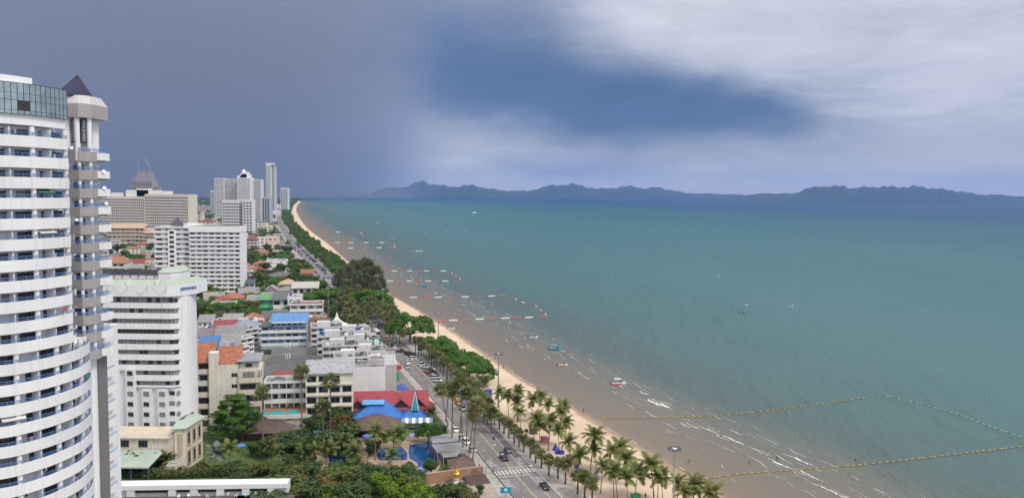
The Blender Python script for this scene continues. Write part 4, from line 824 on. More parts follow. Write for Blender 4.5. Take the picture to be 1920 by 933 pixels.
def blue_roofs():
    M_BLU = mat('blue_sheet_roof', (.035, .16, .50), .5, .18, .5, bump=.25); M_TEAL = mat('teal_glazed_spire', (.02, .28, .34), .35, .15, 1)
    p, w = px_place(665, 752, 801); root = thing('blue_roofed_restaurant', 'open restaurant under a bright blue hipped roof with a lighter ridge hood', 'restaurant', p, R(6)); FOOT.append((p.x, p.y + 6, 11))
    roof_mesh('hip', w, 13, 4.2, .6).build('roof', [M_BLU, M_WALL], root, (0, 0, 3.4))
    roof_mesh('gable', w * .44, 4.4, 1.0, .3).build('ridge_hood', [mat('pale_blue_sheet', (.12, .34, .66), .5, .15, .8), M_BLU], root, (-w * .12, 4.3, 7.0))
    for x in (-w / 2 + .6, -w / 4, 0, w / 4, w / 2 - .6):
        for y in (.5, 12): MB().lathe(0, 0, [(.15, 0), (.13, 3.3)], 8).build('post', M_TRIM, root, (x, y, 0), col=(.3, .2, .12))
    p, w = px_place(752, 797, 803); root = thing('blue_roofed_kiosk', 'small kiosk with blue roof, slim teal glass spire and white striped awning', 'kiosk', p, R(6)); FOOT.append((p.x, p.y + 5, 7))
    MB().box(-w / 2 + .5, w / 2 - .5, 1, 7, 0, 3).build('wall', M_WALL, root, col=W2); roof_mesh('hip', w, 8, 3.2, .5).build('roof', [M_BLU, M_WALL], root, (0, .5, 3.1))
    mb = MB(); b = 1.25
    P = [(-b, -b), (b, -b), (b, b), (-b, b)]
    for i in range(4): a, c = P[i], P[(i + 1) % 4]; mb.face([(a[0], a[1], 0), (c[0], c[1], 0), (0, 0, 6.2)])
    for i in range(4): mb.tube([(P[i][0], P[i][1], 0), (0, 0, 6.25)], .08, 4, 1)
    mb.build('spire', [M_TEAL, M_WHITE], root, (.6, 3.5, 5.6))
    for k in range(9):
        x = -w / 2 + .2 + k * (w + 2.4) / 9; mb = MB(); mb.face([(0, 0, 0), ((w + 2.4) / 9 - .02, 0, 0), ((w + 2.4) / 9 - .02, 2.6, .9), (0, 2.6, .9)]); mb.face([(0, -.002, -.3), ((w + 2.4) / 9 - .02, -.002, -.3), ((w + 2.4) / 9 - .02, -.001, 0), (0, -.001, 0)])
        mb.build('awning_stripe', M_TRIM, root, (x, -2.1, 2.7), col=(.8, .8, .8) if k % 2 else (.16, .25, .42))
    p, w = px_place(598, 665, 800); root = thing('blue_tarpaulin_stalls', 'low sheltered stalls under crumpled blue tarpaulins among the garden trees', 'stalls', p, R(4)); FOOT.append((p.x, p.y + 3, 8))
    for k in range(4): roof_mesh('gable', w / 4, 4.5, .9 + .3 * (k % 2), .2).build('tarpaulin', [M_BLU, M_BLU], root, (-w / 2 + (k + .5) * w / 4, (k % 2) * 1.5, 2.5 + .4 * (k % 3)), R(-4 + 3 * k))
    for k in range(5): MB().lathe(0, 0, [(.08, 0), (.08, 2.6)], 6).build('pole', M_METAL, root, (-w / 2 + k * w / 4, 0, 0))
blue_roofs()
# thatched pavilions, pergola, garden wall
M_THATCH = mat('brown_shingle', (.145, .098, .080), .9, .25, .9, bump=.4)
def pavilion(xl, xr_, yb, label, rz=0, hgt=3.0, rise=3.2, d=None, kind='hip'):
    p, w = px_place(xl, xr_, yb); d = d or w * .7; root = thing('garden_pavilion', label, 'pavilion', p, rz); FOOT.append((p.x, p.y + d / 2, w * .55))
    roof_mesh(kind, w, d, rise, .5).build('roof', [M_THATCH, M_WALL], root, (0, 0, hgt))
    for x in (-w / 2 + .5, w / 2 - .5):
        for y in (.5, d - .5): MB().lathe(0, 0, [(.17, 0), (.15, hgt)], 8).build('post', M_TRIM, root, (x, y, 0), col=(.2, .12, .07))
    MB().box(-w / 2 + 1, w / 2 - 1, d * .4, d - .8, 0, hgt - .5).build('bar_counter', M_TRIM, root, col=(.16, .10, .07)); return root
pavilion(660, 746, 822, 'brown shingled pool bar pavilion in front of the blue roof', R(4), 3.0, 3.6, 11)
pavilion(452, 540, 828, 'brown shingled pavilion under the big tiered tree', R(3), 3.0, 3.2, 8)
pavilion(845, 890, 893, 'brown shingled pavilion with square roof lantern beside the brick garden wall', R(10), 2.6, 2.0, 7)
p = G(866, 880); rl = thing('roof_lantern', 'square brown lantern hood above the pavilion behind the brick garden wall', 'lantern hood', (p.x, p.y, 4.2), R(10)); MB().lathe(0, 0, [(2.0, 0), (1.5, .8), (1.15, 2.6), (.9, 2.6)], 4).build('hood', M_THATCH, rl); MB().box(-.8, .8, -.8, .8, 2.45, 2.62).build('lid', M_THATCH, rl)
def pergola():
    p = G(845, 858); root = thing('slatted_pergola', 'row of grey slatted pergola roofs around tall palms beside the road', 'pergola', p, R(18)); FOOT.append((p.x, p.y, 9))
    M_SL = mat('pergola_grey', (.36, .36, .37), .7, .15, .8)
    for k, (y, w, z) in enumerate(((-5, 7.5, 2.9), (-1.2, 9.5, 3.2), (3.0, 9.5, 3.0), (7.5, 8.5, 3.3), (12, 7, 3.1))):
        fr = MB(); 
        for xx in (-w / 2, -w / 6, w / 6, w / 2): fr.box(xx - .09, xx + .09, y - 1.9, y + 1.9, z - .2, z - .003)
        fr.box(-w / 2 - .2, w / 2 + .2, y - 2.0, y - 1.903, z - .22, z + .02); fr.box(-w / 2 - .2, w / 2 + .2, y + 1.903, y + 2.0, z - .22, z + .02); o = fr.build('frame', M_SL, root)
        MB().box(-w / 2, w / 2, y - 1.85, y + 1.85, z - .45, z - .42).build('shade_cloth', M_DARK, o)
        sm = MB().box(-w / 2 + .02, w / 2 - .02, -.16, .16, 0, .06).mesh('slat', M_SL)
        for q in range(8): inst('slat', sm, o, (0, y - 1.65 + q * .47, z))
        for sx in (-1, 1):
            for sy in (-1, 1): MB().box(sx * w / 2 - .1, sx * w / 2 + .1, y + sy * 1.7 - .1, y + sy * 1.7 + .1, 0, z - .21).build('post', M_SL, root)
pergola()
def garden_wall():
    a, b = G(800, 908), G(906, 893); d = b - a; ln = d.length; an = math.atan2(d.y, d.x); root = thing('brick_garden_wall', 'long low tan brick garden wall with a round emblem beside the crossing', 'wall', a, an)
    M_BR = mat('tan_brick', (.38, .22, .14), .85, .22, 1.2, bump=.3)
    nb = 0; mb = MB(); rr = random.Random(3)
    for r in range(8):
        x = -(r % 2) * .5
        while x < ln: w = min(1.0, ln - x); x0 = max(x, 0); mb.box(x0 + .012, x + w - .012, -rr.uniform(.0, .02), .35, r * .38 + .01, r * .38 + .37); x += 1.0
    o = mb.build('masonry_blocks', M_BR, root, kind='stuff'); MB().box(0, ln, .03, .34, 0, 3.03).build('mortar_core', M_CONC, root); MB().box(-.1, ln + .1, -.06, .42, 3.045, 3.16).build('coping', M_TRIM, root, col=(.5, .36, .25))
    e = MB(); e.lathe(0, 0, [(.95, 0), (.95, .05), (.80, .05), (.80, 0)], 20); e.lathe(0, 0, [(.45, 0), (.45, .06), (0, .06)], 12); o = e.build('emblem', M_TRIM, root, (ln - 2.6, -.03, 1.8), col=(.20, .10, .06)); o.rotation_euler = (R(90), 0, 0)
    MB().box(ln - 4.0, ln - 1.2, -.05, -.021, .55, .75).build('emblem_lettering', M_TRIM, root, col=(.20, .10, .06))
    s = MB()
    for k in range(6): s.box(ln - 6, ln + .2, -.1 - .9 * (k + 1), -.1 - .9 * k, -.02, 1.0 - k * .17)
    s.build('entrance_steps', mat('brown_stone', (.12, .085, .075), .8, .2, .8), root)
    g = thing('spirit_shrine', 'golden spirit shrine on a white pedestal in front of the brick garden wall', 'shrine', G(856, 906), R(10)); GO = mat('gold_leaf', (.62, .38, .05), .35, .2, 2, metal=.6)
    MB().lathe(0, 0, [(.9, 0), (.9, .3), (.5, .4), (.45, 1.3), (.9, 1.5), (.9, 1.7)], 8).build('pedestal', M_WHITE, g); MB().lathe(0, 0, [(.75, 1.7), (.75, 1.9), (.5, 2.0), (.5, 2.8), (.95, 2.9), (.5, 3.4), (.6, 3.5), (.28, 4.1), (.1, 5.0), (0, 5.3)], 8).build('shrine_body', GO, g)
    for s_ in (-1, 1): MB().lathe(0, 0, [(.22, 1.7), (.2, 2.8), (.32, 2.9), (.05, 3.7)], 6).build('corner_spire', GO, g, (s_ * .7, -.3, 0))
garden_wall()
# ------------------------------------------------------------------ the street blocks behind
B = bld
# left block of shop houses
B('blue_roofed_shophouse', 'shophouse with bright blue sheet roof behind the cream apartment house', 'shophouse', 372, 416, 688, 652, 14, 3, 3, R(14), style='win', col=W2, roof='shed', rcol=BLUR, rh=3.0)
B('shophouse', 'grey-roofed shophouse right of the blue roof', 'shophouse', 414, 446, 690, 650, 14, 3, 3, R(14), style='win', col=GRYW, roof='shed', rcol=GRYR, rh=3.6)
B('shophouse', 'shophouse with dull mauve roof left behind the blue roof', 'shophouse', 372, 404, 664, 631, 12, 3, 3, R(14), style='win', col=W2, roof='shed', rcol=(.24, .19, .20), rh=2.2)
B('shophouse', 'long grey-roofed shophouse behind the blue roof', 'shophouse', 404, 456, 668, 634, 15, 3, 4, R(14), style='win', col=W2, roof='shed', rcol=(.27, .26, .26), rh=3.8)
B('shophouse', 'shophouse with dark red roof in the grey-roofed block', 'shophouse', 400, 440, 648, 617, 12, 3, 3, R(14), style='win', col=W2, roof='shed', rcol=REDR, rh=2.8)
B('shophouse', 'shophouse with weathered blue-grey hipped roof beside the red roof', 'shophouse', 437, 482, 648, 614, 14, 3, 4, R(14), style='win', col=(.6, .6, .62), roof='hip', rcol=(.30, .33, .38), rh=3.4)
B('orange_roofed_house', 'house with bright orange hipped roof above the shophouse rows', 'house', 450, 496, 628, 603, 15, 3, 3, R(14), style='win', col=W2, roof='hip', rcol=ORNG, rh=4.0)
for i, (a, b, yb, yt, rc) in enumerate(((372, 398, 630, 604, GRYR), (398, 420, 632, 606, DGRY), (418, 452, 630, 602, (.34, .33, .32)), (376, 402, 648, 620, (.26, .25, .25)), (492, 540, 622, 596, DGRY), (536, 560, 622, 598, GRYR))):
    B('shophouse', 'narrow %s shophouse, %s of six in the rows left of the blue hotel' % (('grey-roofed', 'dark-roofed', 'pale grey-roofed', 'dull grey-roofed', 'charcoal-roofed', 'grey flat-roofed')[i], nth(i)), 'shophouse', a, b, yb, yt, 12, 3, 3, R(14), style='win', col=random.choice((W1, W2, GRYW)), roof='flat' if i % 2 else 'shed', rcol=rc, rh=2.4)
# terrace of balconies that faces the lane
for i in range(4):
    B('lane_house', 'white balcony house on the lane, %s from the cream apartment house' % nth(i), 'house', 446 + i * 9, 466 + i * 9, 690 - i * 18, 652 - i * 17, 10, 4, 2, R(60), style='balc', col=W1, roof='flat', rcol=GRYR, nclut=2)
# blue guest house
r_, w_, h_ = B('blue_guest_house', 'pale blue guest house with white balconies and blue awning roof', 'guest house', 492, 574, 660, 612, 13, 4, 6, R(12), style='balc', col=(.34, .48, .72), pcol=(.74, .75, .77), roof=None, rail=(.7, .72, .75), side=False)
MB().box(-w_ / 2 + 4, w_ / 2, 1.2, 12, h_, h_ + 2.6).build('top_storey', M_WALL, r_, col=(.36, .50, .74))
for k in range(6): window(r_, -w_ / 2 + 5.5 + k * (w_ - 6) / 6, 1.14, h_ + 1.2, 1.6, 1.3, 0, 0)
o = roof_mesh('shed', w_ * .76, 11, 2.4, .8).build('awning_roof', [M_ROOF, M_WALL], r_, (w_ * .12, -.4, h_ + 2.7), col=(.13, .30, .58))
MB().box(-w_ * .27, w_ * .5, -1.28, -1.22, h_ + 1.9, h_ + 2.68).build('scalloped_valance', M_TRIM, r_, col=(.62, .68, .76)); roof_mesh('shed', w_ * .25, 8, 1.2, .3).build('side_canopy', [M_ROOF, M_WALL], r_, (-w_ * .38, 0, h_ + .2), col=(.10, .14, .10))
roof_mesh('shed', w_ * .95, 4, .8, .3).build('street_canopy', [M_ROOF, M_WALL], r_, (0, -4, 2.6), col=(.20, .27, .26))
# market hall of dark corrugated roofs
for i, (a, b, yb, yt, d) in enumerate(((498, 600, 722, 702, 16), (505, 610, 702, 684, 16), (512, 622, 684, 668, 18))):
    B('market_shed', ('long dark corrugated market shed above the gallery apartments', 'middle dark corrugated market shed with patched roof', 'rear dark corrugated market shed in front of the blue guest house')[i], 'market shed', a, b, yb, yt, d, 1, 6, R(12), style='win', col=GRYW, roof='gable', rcol=(DGRY, (.12, .115, .115), (.16, .15, .15))[i], rh=2.4, side=False)
B('red_fascia_shop', 'low shop with dark red roof strip in front of the market sheds', 'shop', 514, 562, 728, 708, 6, 2, 4, R(10), style='win', col=W2, roof='shed', rcol=REDR, rh=1.4)
# dirty white roof terraces by the road
W3 = (.58, .57, .56)
for i, (a, b, yb, yt, d, fl, c) in enumerate(((628, 690, 742, 672, 13, 5, (.66, .65, .64)), (676, 738, 728, 682, 14, 4, W1), (606, 672, 712, 650, 13, 5, W3), (650, 726, 706, 660, 12, 4, (.62, .61, .60)), (596, 664, 690, 632, 14, 5, (.60, .60, .61)), (640, 712, 684, 640, 13, 4, W3), (584, 642, 668, 615, 14, 5, (.62, .62, .64)), (630, 694, 664, 622, 12, 4, (.63, .61, .60)))):
    r_, w_, h_ = B('roof_terrace_house', '%s flat roof-terrace house, %s in the stained white block beside the road' % (('stained white', 'bright white', 'grey-white', 'pale grey', 'bluish white', 'streaky white', 'lilac white', 'warm white')[i], nth(i)), 'house', a, b, yb, yt, d, fl, 5, R(14), style='win' if i % 2 else 'balc', col=c, roof='flat', rcol=(.36, .345, .335), nclut=7, tanks=2)
    MB().box(-w_ * .3, w_ * .12, 3, 8, h_, h_ + 2.6).build('stair_house', M_WALL, r_, col=c); MB().box(w_ * .18, w_ * .42, 2, 9, h_ + 2.3, h_ + 2.45).build('roof_canopy', M_ROOF, r_, col=(.45, .43, .41))
    for s in (.2, .4): MB().lathe(0, 0, [(.08, h_), (.08, h_ + 2.3)], 6).build('canopy_post', M_METAL, r_, (w_ * s, 2.3, 0))
p, w = px_place(612, 652, 655); rt = thing('white_marquee', 'white peaked marquee roof on the terrace below the fan palms', 'marquee', (p.x, p.y, 12.0), R(12))
mb = MB(); prof = [(1.0, 0), (.62, .16), (.34, .36), (.14, .62), (.03, 1.0)]
P4 = [(-1, -1), (1, -1), (1, 1), (-1, 1)]
for (s0, z0), (s1, z1) in zip(prof, prof[1:]):
    for i in range(4): a, b = P4[i], P4[(i + 1) % 4]; mb.face([(a[0] * s0 * w / 2, a[1] * s0 * w / 2 * .8, z0 * 6.5), (b[0] * s0 * w / 2, b[1] * s0 * w / 2 * .8, z0 * 6.5), (b[0] * s1 * w / 2, b[1] * s1 * w / 2 * .8, z1 * 6.5), (a[0] * s1 * w / 2, a[1] * s1 * w / 2 * .8, z1 * 6.5)])
mb.build('canopy', M_TRIM, rt, (0, 0, 2.6), col=(.68, .67, .65)); MB().box(-w / 2, w / 2, -w * .4, w * .4, -10, 2.5).build('wall', M_WALL, rt, col=(.66, .65, .63)); FOOT.append((p.x, p.y, w * .6))
# row behind: green, white, pink, red
B('green_shophouse', 'bright green shophouse with green roof between white neighbours', 'shophouse', 487, 513, 592, 562, 14, 2, 2, R(12), style='balc', col=(.13, .55, .24), roof='shed', rcol=(.16, .34, .16), rh=3.2, side=False)
B('shophouse', 'white shophouse with dark grey roof right of the green shophouse', 'shophouse', 513, 544, 594, 562, 14, 2, 2, R(12), style='balc', col=W1, roof='shed', rcol=(.15, .15, .17), rh=3.2, wk=0)
B('shophouse', 'low white shophouse with pale roof left of the green shophouse', 'shophouse', 462, 487, 590, 564, 12, 2, 2, R(12), style='win', col=W2, roof='shed', rcol=GRYR, rh=2.4)
B('red_roofed_house', 'small white house with red roof among trees below the white apartment block', 'house', 402, 428, 590, 563, 10, 2, 2, R(12), style='balc', col=W1, roof='hip', rcol=(.33, .09, .09), rh=2.6)
B('white_house', 'white villa with grey gable roof among trees below the white apartment block', 'house', 374, 402, 572, 553, 12, 2, 3, R(10), style='win', col=W1, roof='gable', rcol=GRYR, rh=2.2)
B('pink_restaurant', 'building with magenta gable panels behind the green shophouse', 'restaurant', 497, 520, 570, 545, 14, 2, 2, R(12), style='win', col=(.50, .03, .25), roof='gable_y', rcol=(.36, .30, .31), rh=3.0)
B('white_restaurant', 'white building with brown shed roof right of the magenta gable', 'restaurant', 520, 556, 572, 545, 14, 2, 4, R(12), style='win', col=W1, roof='hip', rcol=(.30, .27, .26), rh=2.6, wk=0)
B('white_restaurant', 'white two-storey restaurant with teal-edged roof beside the road', 'restaurant', 548, 596, 572, 540, 17, 2, 4, R(12), style='balc', col=W1, roof='shed', rcol=(.52, .50, .46), rh=2.6, wk=0)
B('orange_house', 'terracotta red shop house with red awning beside the road', 'shop house', 562, 612, 640, 598, 14, 4, 4, R(12), style='win', col=(.45, .19, .12), roof='flat', rcol=(.34, .30, .28), nclut=6)
B('white_terrace_house', 'white house with dull red terrace above the terracotta shop house', 'house', 545, 605, 608, 572, 16, 3, 4, R(12), style='balc', col=W1, roof='flat', rcol=(.34, .15, .14), nclut=6)
B('white_terrace_house', 'narrow white stair house beside the dark-roofed white shophouse', 'house', 540, 566, 600, 558, 12, 3, 2, R(12), style='win', col=W1, roof='flat', rcol=GRYR, nclut=4)
B('grey_roofed_house', 'long low house with dark grey roof right of the white sign house', 'house', 497, 556, 534, 520, 22, 1, 6, R(14), style='win', col=GRYW, roof='hip', rcol=(.17, .16, .165), rh=3.6)
B('beige_restaurant', 'restaurant with pale orange arched roof beside the road', 'restaurant', 522, 558, 548, 533, 18, 1, 4, R(14), style='win', col=CRM, roof='hip', rcol=(.56, .40, .28), rh=3.4)
r_, w_, h_ = B('white_sign_house', 'plain white three-storey house with dark roof in front of tall trees', 'house', 500, 536, 511, 489, 18, 3, 2, R(10), style='win', col=(.80, .79, .78), roof='flat', rcol=(.19, .18, .19), nclut=1, ww=.2, wh=.35)
MB().box(-w_ * .22, w_ * .3, -.1, -.03, h_ * .78, h_ * .86).build('faded_sign', M_TRIM, r_, col=(.55, .52, .52))
B('orange_roofed_house', 'small house with orange hipped roof left of the white sign house', 'house', 474, 500, 508, 495, 14, 2, 3, R(10), style='win', col=W2, roof='hip', rcol=ORNG, rh=3.6)
B('small_white_house', 'white house with dark blue roof panel below the white apartment block', 'house', 450, 476, 552, 532, 14, 2, 3, R(10), style='balc', col=W1, roof='gable', rcol=(.10, .12, .18), rh=2.8)
# mid distance
for nm, lb, a, b, yb, yt, d, fl, by, st, c, rf, rc in (
    ('white_flats', 'narrow white five-storey flats right of the white apartment block', 447, 462, 471, 440, 16, 5, 2, 'balc', W1, 'flat', REDR),
    ('pink_flats', 'pale pink flats with maroon roof between white flats and beige hotel', 462, 482, 471, 449, 18, 4, 3, 'balc', (.66, .52, .52), 'hip', (.28, .09, .10)),
    ('white_flats', 'white four-storey flats with square dark windows beside the beige hotel', 480, 496, 470, 446, 20, 4, 2, 'win', W1, 'flat', GRYR),
    ('beige_hotel', 'beige flat-topped hotel with plain white lower wall beside the road', 494, 520, 469, 446, 30, 4, 3, 'win', (.66, .54, .44), 'flat', CRM),
    ('grey_hall', 'pale two-storey hall with long flat roof among trees left of the road', 464, 498, 434, 419, 40, 3, 5, 'win', W2, 'flat', GRYR),
    ('beige_hall', 'small beige block right of the pale hall', 488, 508, 437, 424, 30, 3, 3, 'win', CRM, 'flat', CRM),
    ('cream_row', 'cream long row building with white top floor in front of the wide slab hotel', 294, 375, 424, 403, 40, 5, 12, 'balc', CRM, 'flat', W2),
    ('maroon_roofed_row', 'row house with long maroon roof behind the white apartment block', 312, 362, 432, 416, 30, 3, 8, 'win', W2, 'hip', (.23, .08, .09)),
    ('maroon_roofed_house', 'cream house with maroon hipped roof behind the white apartment block', 372, 400, 431, 416, 35, 3, 4, 'win', CRM, 'hip', (.24, .07, .08)),
    ('tan_apartments', 'tan apartments with sloping tan roof behind the small red-roofed houses', 203, 268, 456, 428, 22, 4, 8, 'balc', (.52, .42, .33), 'shed', (.56, .41, .27)),
    ('tan_apartments', 'shorter tan apartments with sloping tan roof beside the white apartment block', 268, 294, 456, 437, 20, 3, 4, 'balc', (.52, .42, .33), 'shed', (.56, .41, .27)),
    ('brown_roofed_house', 'big house with orange-brown hipped roof right behind the condominium tower', 190, 232, 520, 494, 26, 3, 4, 'balc', W2, 'hip', (.37, .18, .10)),
    ('red_roofed_row', 'long row with dark red roof between trees left of the white apartment block', 225, 292, 505, 494, 18, 2, 9, 'win', W2, 'gable', (.31, .06, .06)),
    ('red_shed', 'large red-roofed shed left of the road in the far town', 487, 511, 401, 393, 90, 2, 6, 'win', W2, 'gable', (.42, .08, .09)),
    ('far_hall', 'low wide pale hall behind the red shed', 492, 530, 391, 384, 90, 3, 8, 'win', W1, 'flat', W2),
    ('far_hall', 'low white roof block right of the red shed', 508, 522, 404, 396, 60, 2, 5, 'win', W1, 'flat', W2),
    ('far_hall', 'long grey flat-roofed hall right of the wide slab hotel', 358, 412, 398, 387, 80, 4, 10, 'win', (.42, .40, .36), 'flat', GRYR)):
    B(nm, lb, 'building', a, b, yb, yt, d, fl, by, R(10), style=st, col=c, roof=rf, rcol=rc, rh=6 if rf in ('hip', 'shed') else 4, side=False, nclut=2)
# ------------------------------------------------------------------ far high-rises
M_FARW = mat('far_facade', (.7, .7, .7), .8, .05, .05, objcol=True)
def grid_tower(name, label, xl, xr_, ytop, Y, d, fl, bays, col, rz=0, rec=.8, frac=.55, root=None, ox=0, oy=0, ybot=None, wdark=None):
    pc = AT((xl + xr_) / 2, ytop, Y); w = (xr_ - xl) / F * Y; h = pc.z - 2
    if root is None: root = thing(name, label, 'tower', (pc.x, Y, 2), rz)
    else: ox = pc.x - root.location.x; oy = Y - root.location.y
    MB().box(-w / 2, w / 2, rec, d, 0, h).build('wall', M_FARW, root, (ox, oy, 0), col=(col[0] * .95, col[1] * .95, col[2] * .95))
    fh = h / fl; s = MB()
    for f in range(fl): s.box(-w / 2, w / 2, 0, rec - .01, f * fh, f * fh + fh * (1 - frac))
    s.box(-w / 2, w / 2, 0, rec - .01, h - fh * .5, h); s.build('balcony_bands', M_FARW, root, (ox, oy, 0), kind='stuff', col=col)
    pm = MB()
    for b in range(bays + 1): x = -w / 2 + b * w / bays; pm.box(x - w / bays * .09, x + w / bays * .09, -.05, rec - .02, 0, h - fh * .6)
    pm.build('dividing_walls', M_FARW, root, (ox, oy, 0), kind='stuff', col=col)
    g = MB()
    for f in range(fl):
        for b in range(bays):
            x0 = -w / 2 + (b + .16) * w / bays; g.box(x0, x0 + w / bays * .68, rec - .12, rec - .02, f * fh + fh * (1 - frac), f * fh + fh * .97)
    g.build('window_grid', wdark or M_GLASS, root, (ox, oy, 0), kind='stuff'); return root, w, h, ox, oy
rt, w, h, ox, oy = grid_tower('slab_hotel', 'very wide pale slab hotel with hundreds of small balconies', 190, 270, 368, 1330, 24, 15, 22, (.60, .55, .51))
grid_tower(None, None, 271, 356, 364, 1330, 24, 15, 24, (.60, .55, .51), root=rt)
for x0, x1, y0, y1 in ((208, 224, 361, 370), (236, 298, 356, 368), (256, 278, 353, 358), (304, 318, 358, 368)):
    a, b = AT(x0, y0, 1338), AT(x1, y1, 1338); MB().box(a.x - rt.location.x, b.x - rt.location.x, 8, 22, 50, a.z - 2).build('roof_house', M_FARW, rt, col=(.68, .66, .62))
a = AT(352, 366, 1330); MB().box(a.x - rt.location.x, a.x - rt.location.x + 6, -.6, 25, 0, a.z - 2 + 1).build('end_wall', M_FARW, rt, col=(.66, .60, .52))
# tower under construction with cranes
rt, w, h, ox, oy = grid_tower('unfinished_tower', 'grey unfinished tower with cranes rising behind the wide slab hotel', 247, 284, 338, 2300, 40, 26, 9, (.33, .31, .34), wdark=M_DARK)
for i, (x0, x1, y) in enumerate(((252, 282, 330), (256, 280, 322), (272, 284, 325), (284, 296, 350))):
    a, b = AT(x0, y, 2310), AT(x1, y, 2310); MB().box(a.x - rt.location.x, b.x - rt.location.x, 12 + i, 36 - i, 0, a.z - 2).build('unfinished_storeys', M_FARW, rt, col=(.30, .28, .32))
for i, (x, y0, y1, j) in enumerate(((259, 330, 306, 8), (281, 328, 310, -9), (298, 356, 341, 10))):
    a, b = AT(x, y0, 2305), AT(x, y1, 2305); cr = thing('tower_crane', ('left tower crane on the unfinished tower', 'right tower crane on the unfinished tower', 'lowest tower crane right of the unfinished tower')[i], 'crane', (a.x, 2305, 2 if i == 2 else a.z - 4))
    hz = b.z - cr.location.z; mb = MB()
    for sx in (-1, 1):
        for sy in (-1, 1): mb.tube([(sx, sy, 0), (sx, sy, hz)], .3, 4)
    for k in range(int(hz / 3)): mb.tube([(-1, -1, k * 3), (1, -1, k * 3 + 3)], .2, 4); mb.tube([(1, 1, k * 3), (-1, 1, k * 3 + 3)], .2, 4)
    mb.build('mast', M_METAL, cr); j3 = MB(); sg = 1 if j > 0 else -1; j3.tube([(-6 * sg, 0, hz - 1), (0, 0, hz), (sg * 14, 0, hz + 22)], .5, 5); j3.tube([(sg * 2, 0, hz - .5), (sg * 15, 0, hz + 20)], .3, 4); j3.build('jib', M_METAL, cr); MB().box(-7, -4, -1.5, 1.5, hz - 4, hz - 1).build('counterweight', M_CONC, cr)
# curved resort with a central tower
rt, w, h, ox, oy = grid_tower('resort_tower', 'white stepped resort tower with wide wings far down the coast', 446, 468, 333, 2120, 40, 40, 6, (.74, .73, .71))
grid_tower(None, None, 419, 446, 335, 2150, 30, 36, 12, (.62, .62, .62), root=rt); grid_tower(None, None, 402, 419, 334, 2140, 30, 36, 6, (.66, .66, .67), root=rt); grid_tower(None, None, 468, 488, 336, 2150, 30, 36, 8, (.62, .62, .63), root=rt)
for x0, x1, y in ((444, 452, 329), (449, 466, 326), (452, 462, 322)):
    a, b = AT(x0, y, 2124), AT(x1, y, 2124); MB().box(a.x - rt.location.x, b.x - rt.location.x, 6, 30, 40, a.z - 2).build('crown_block', M_FARW, rt, col=(.75, .74, .72))
a = AT(457, 323, 2136); MB().lathe(a.x - rt.location.x, 18, [(6, a.z - 4), (5.4, a.z), (3.5, a.z + 4), (0, a.z + 6)], 12).build('dome', M_FARW, rt, col=(.75, .74, .72))
rt, w, h, ox, oy = grid_tower('slender_tower', 'very tall slender white tower beside the resort', 499, 507, 309, 2650, 26, 56, 3, (.68, .69, .70)); grid_tower(None, None, 506, 513.5, 311, 2665, 30, 56, 2, (.50, .52, .56), root=rt); MB().box(-10, 14, 2, 26, h, h + 7).build('roof_frame', M_FARW, rt, col=(.6, .6, .62))
grid_tower('small_tower', 'short pale tower with dark squares right of the slender tower', 526, 539, 352, 2900, 26, 12, 4, (.60, .62, .66), frac=.6)
grid_tower('grey_block', 'blue-grey office block left of the slender tower foot', 491, 505, 370, 1950, 26, 12, 3, (.40, .44, .48), frac=.7)
grid_tower('far_tower', 'hazy pale block far left of the resort', 394, 402, 357, 2700, 26, 12, 3, (.5, .52, .58))
rt, w, h, ox, oy = grid_tower('white_flats', 'white mid-rise flats in front of the resort towers', 417, 447, 375, 1480, 22, 11, 9, (.68, .68, .70)); grid_tower(None, None, 447, 455, 376, 1484, 20, 11, 2, (.42, .46, .56), root=rt); grid_tower(None, None, 455, 472, 374, 1478, 20, 12, 3, (.72, .72, .73), root=rt)
for x in (557,): pass
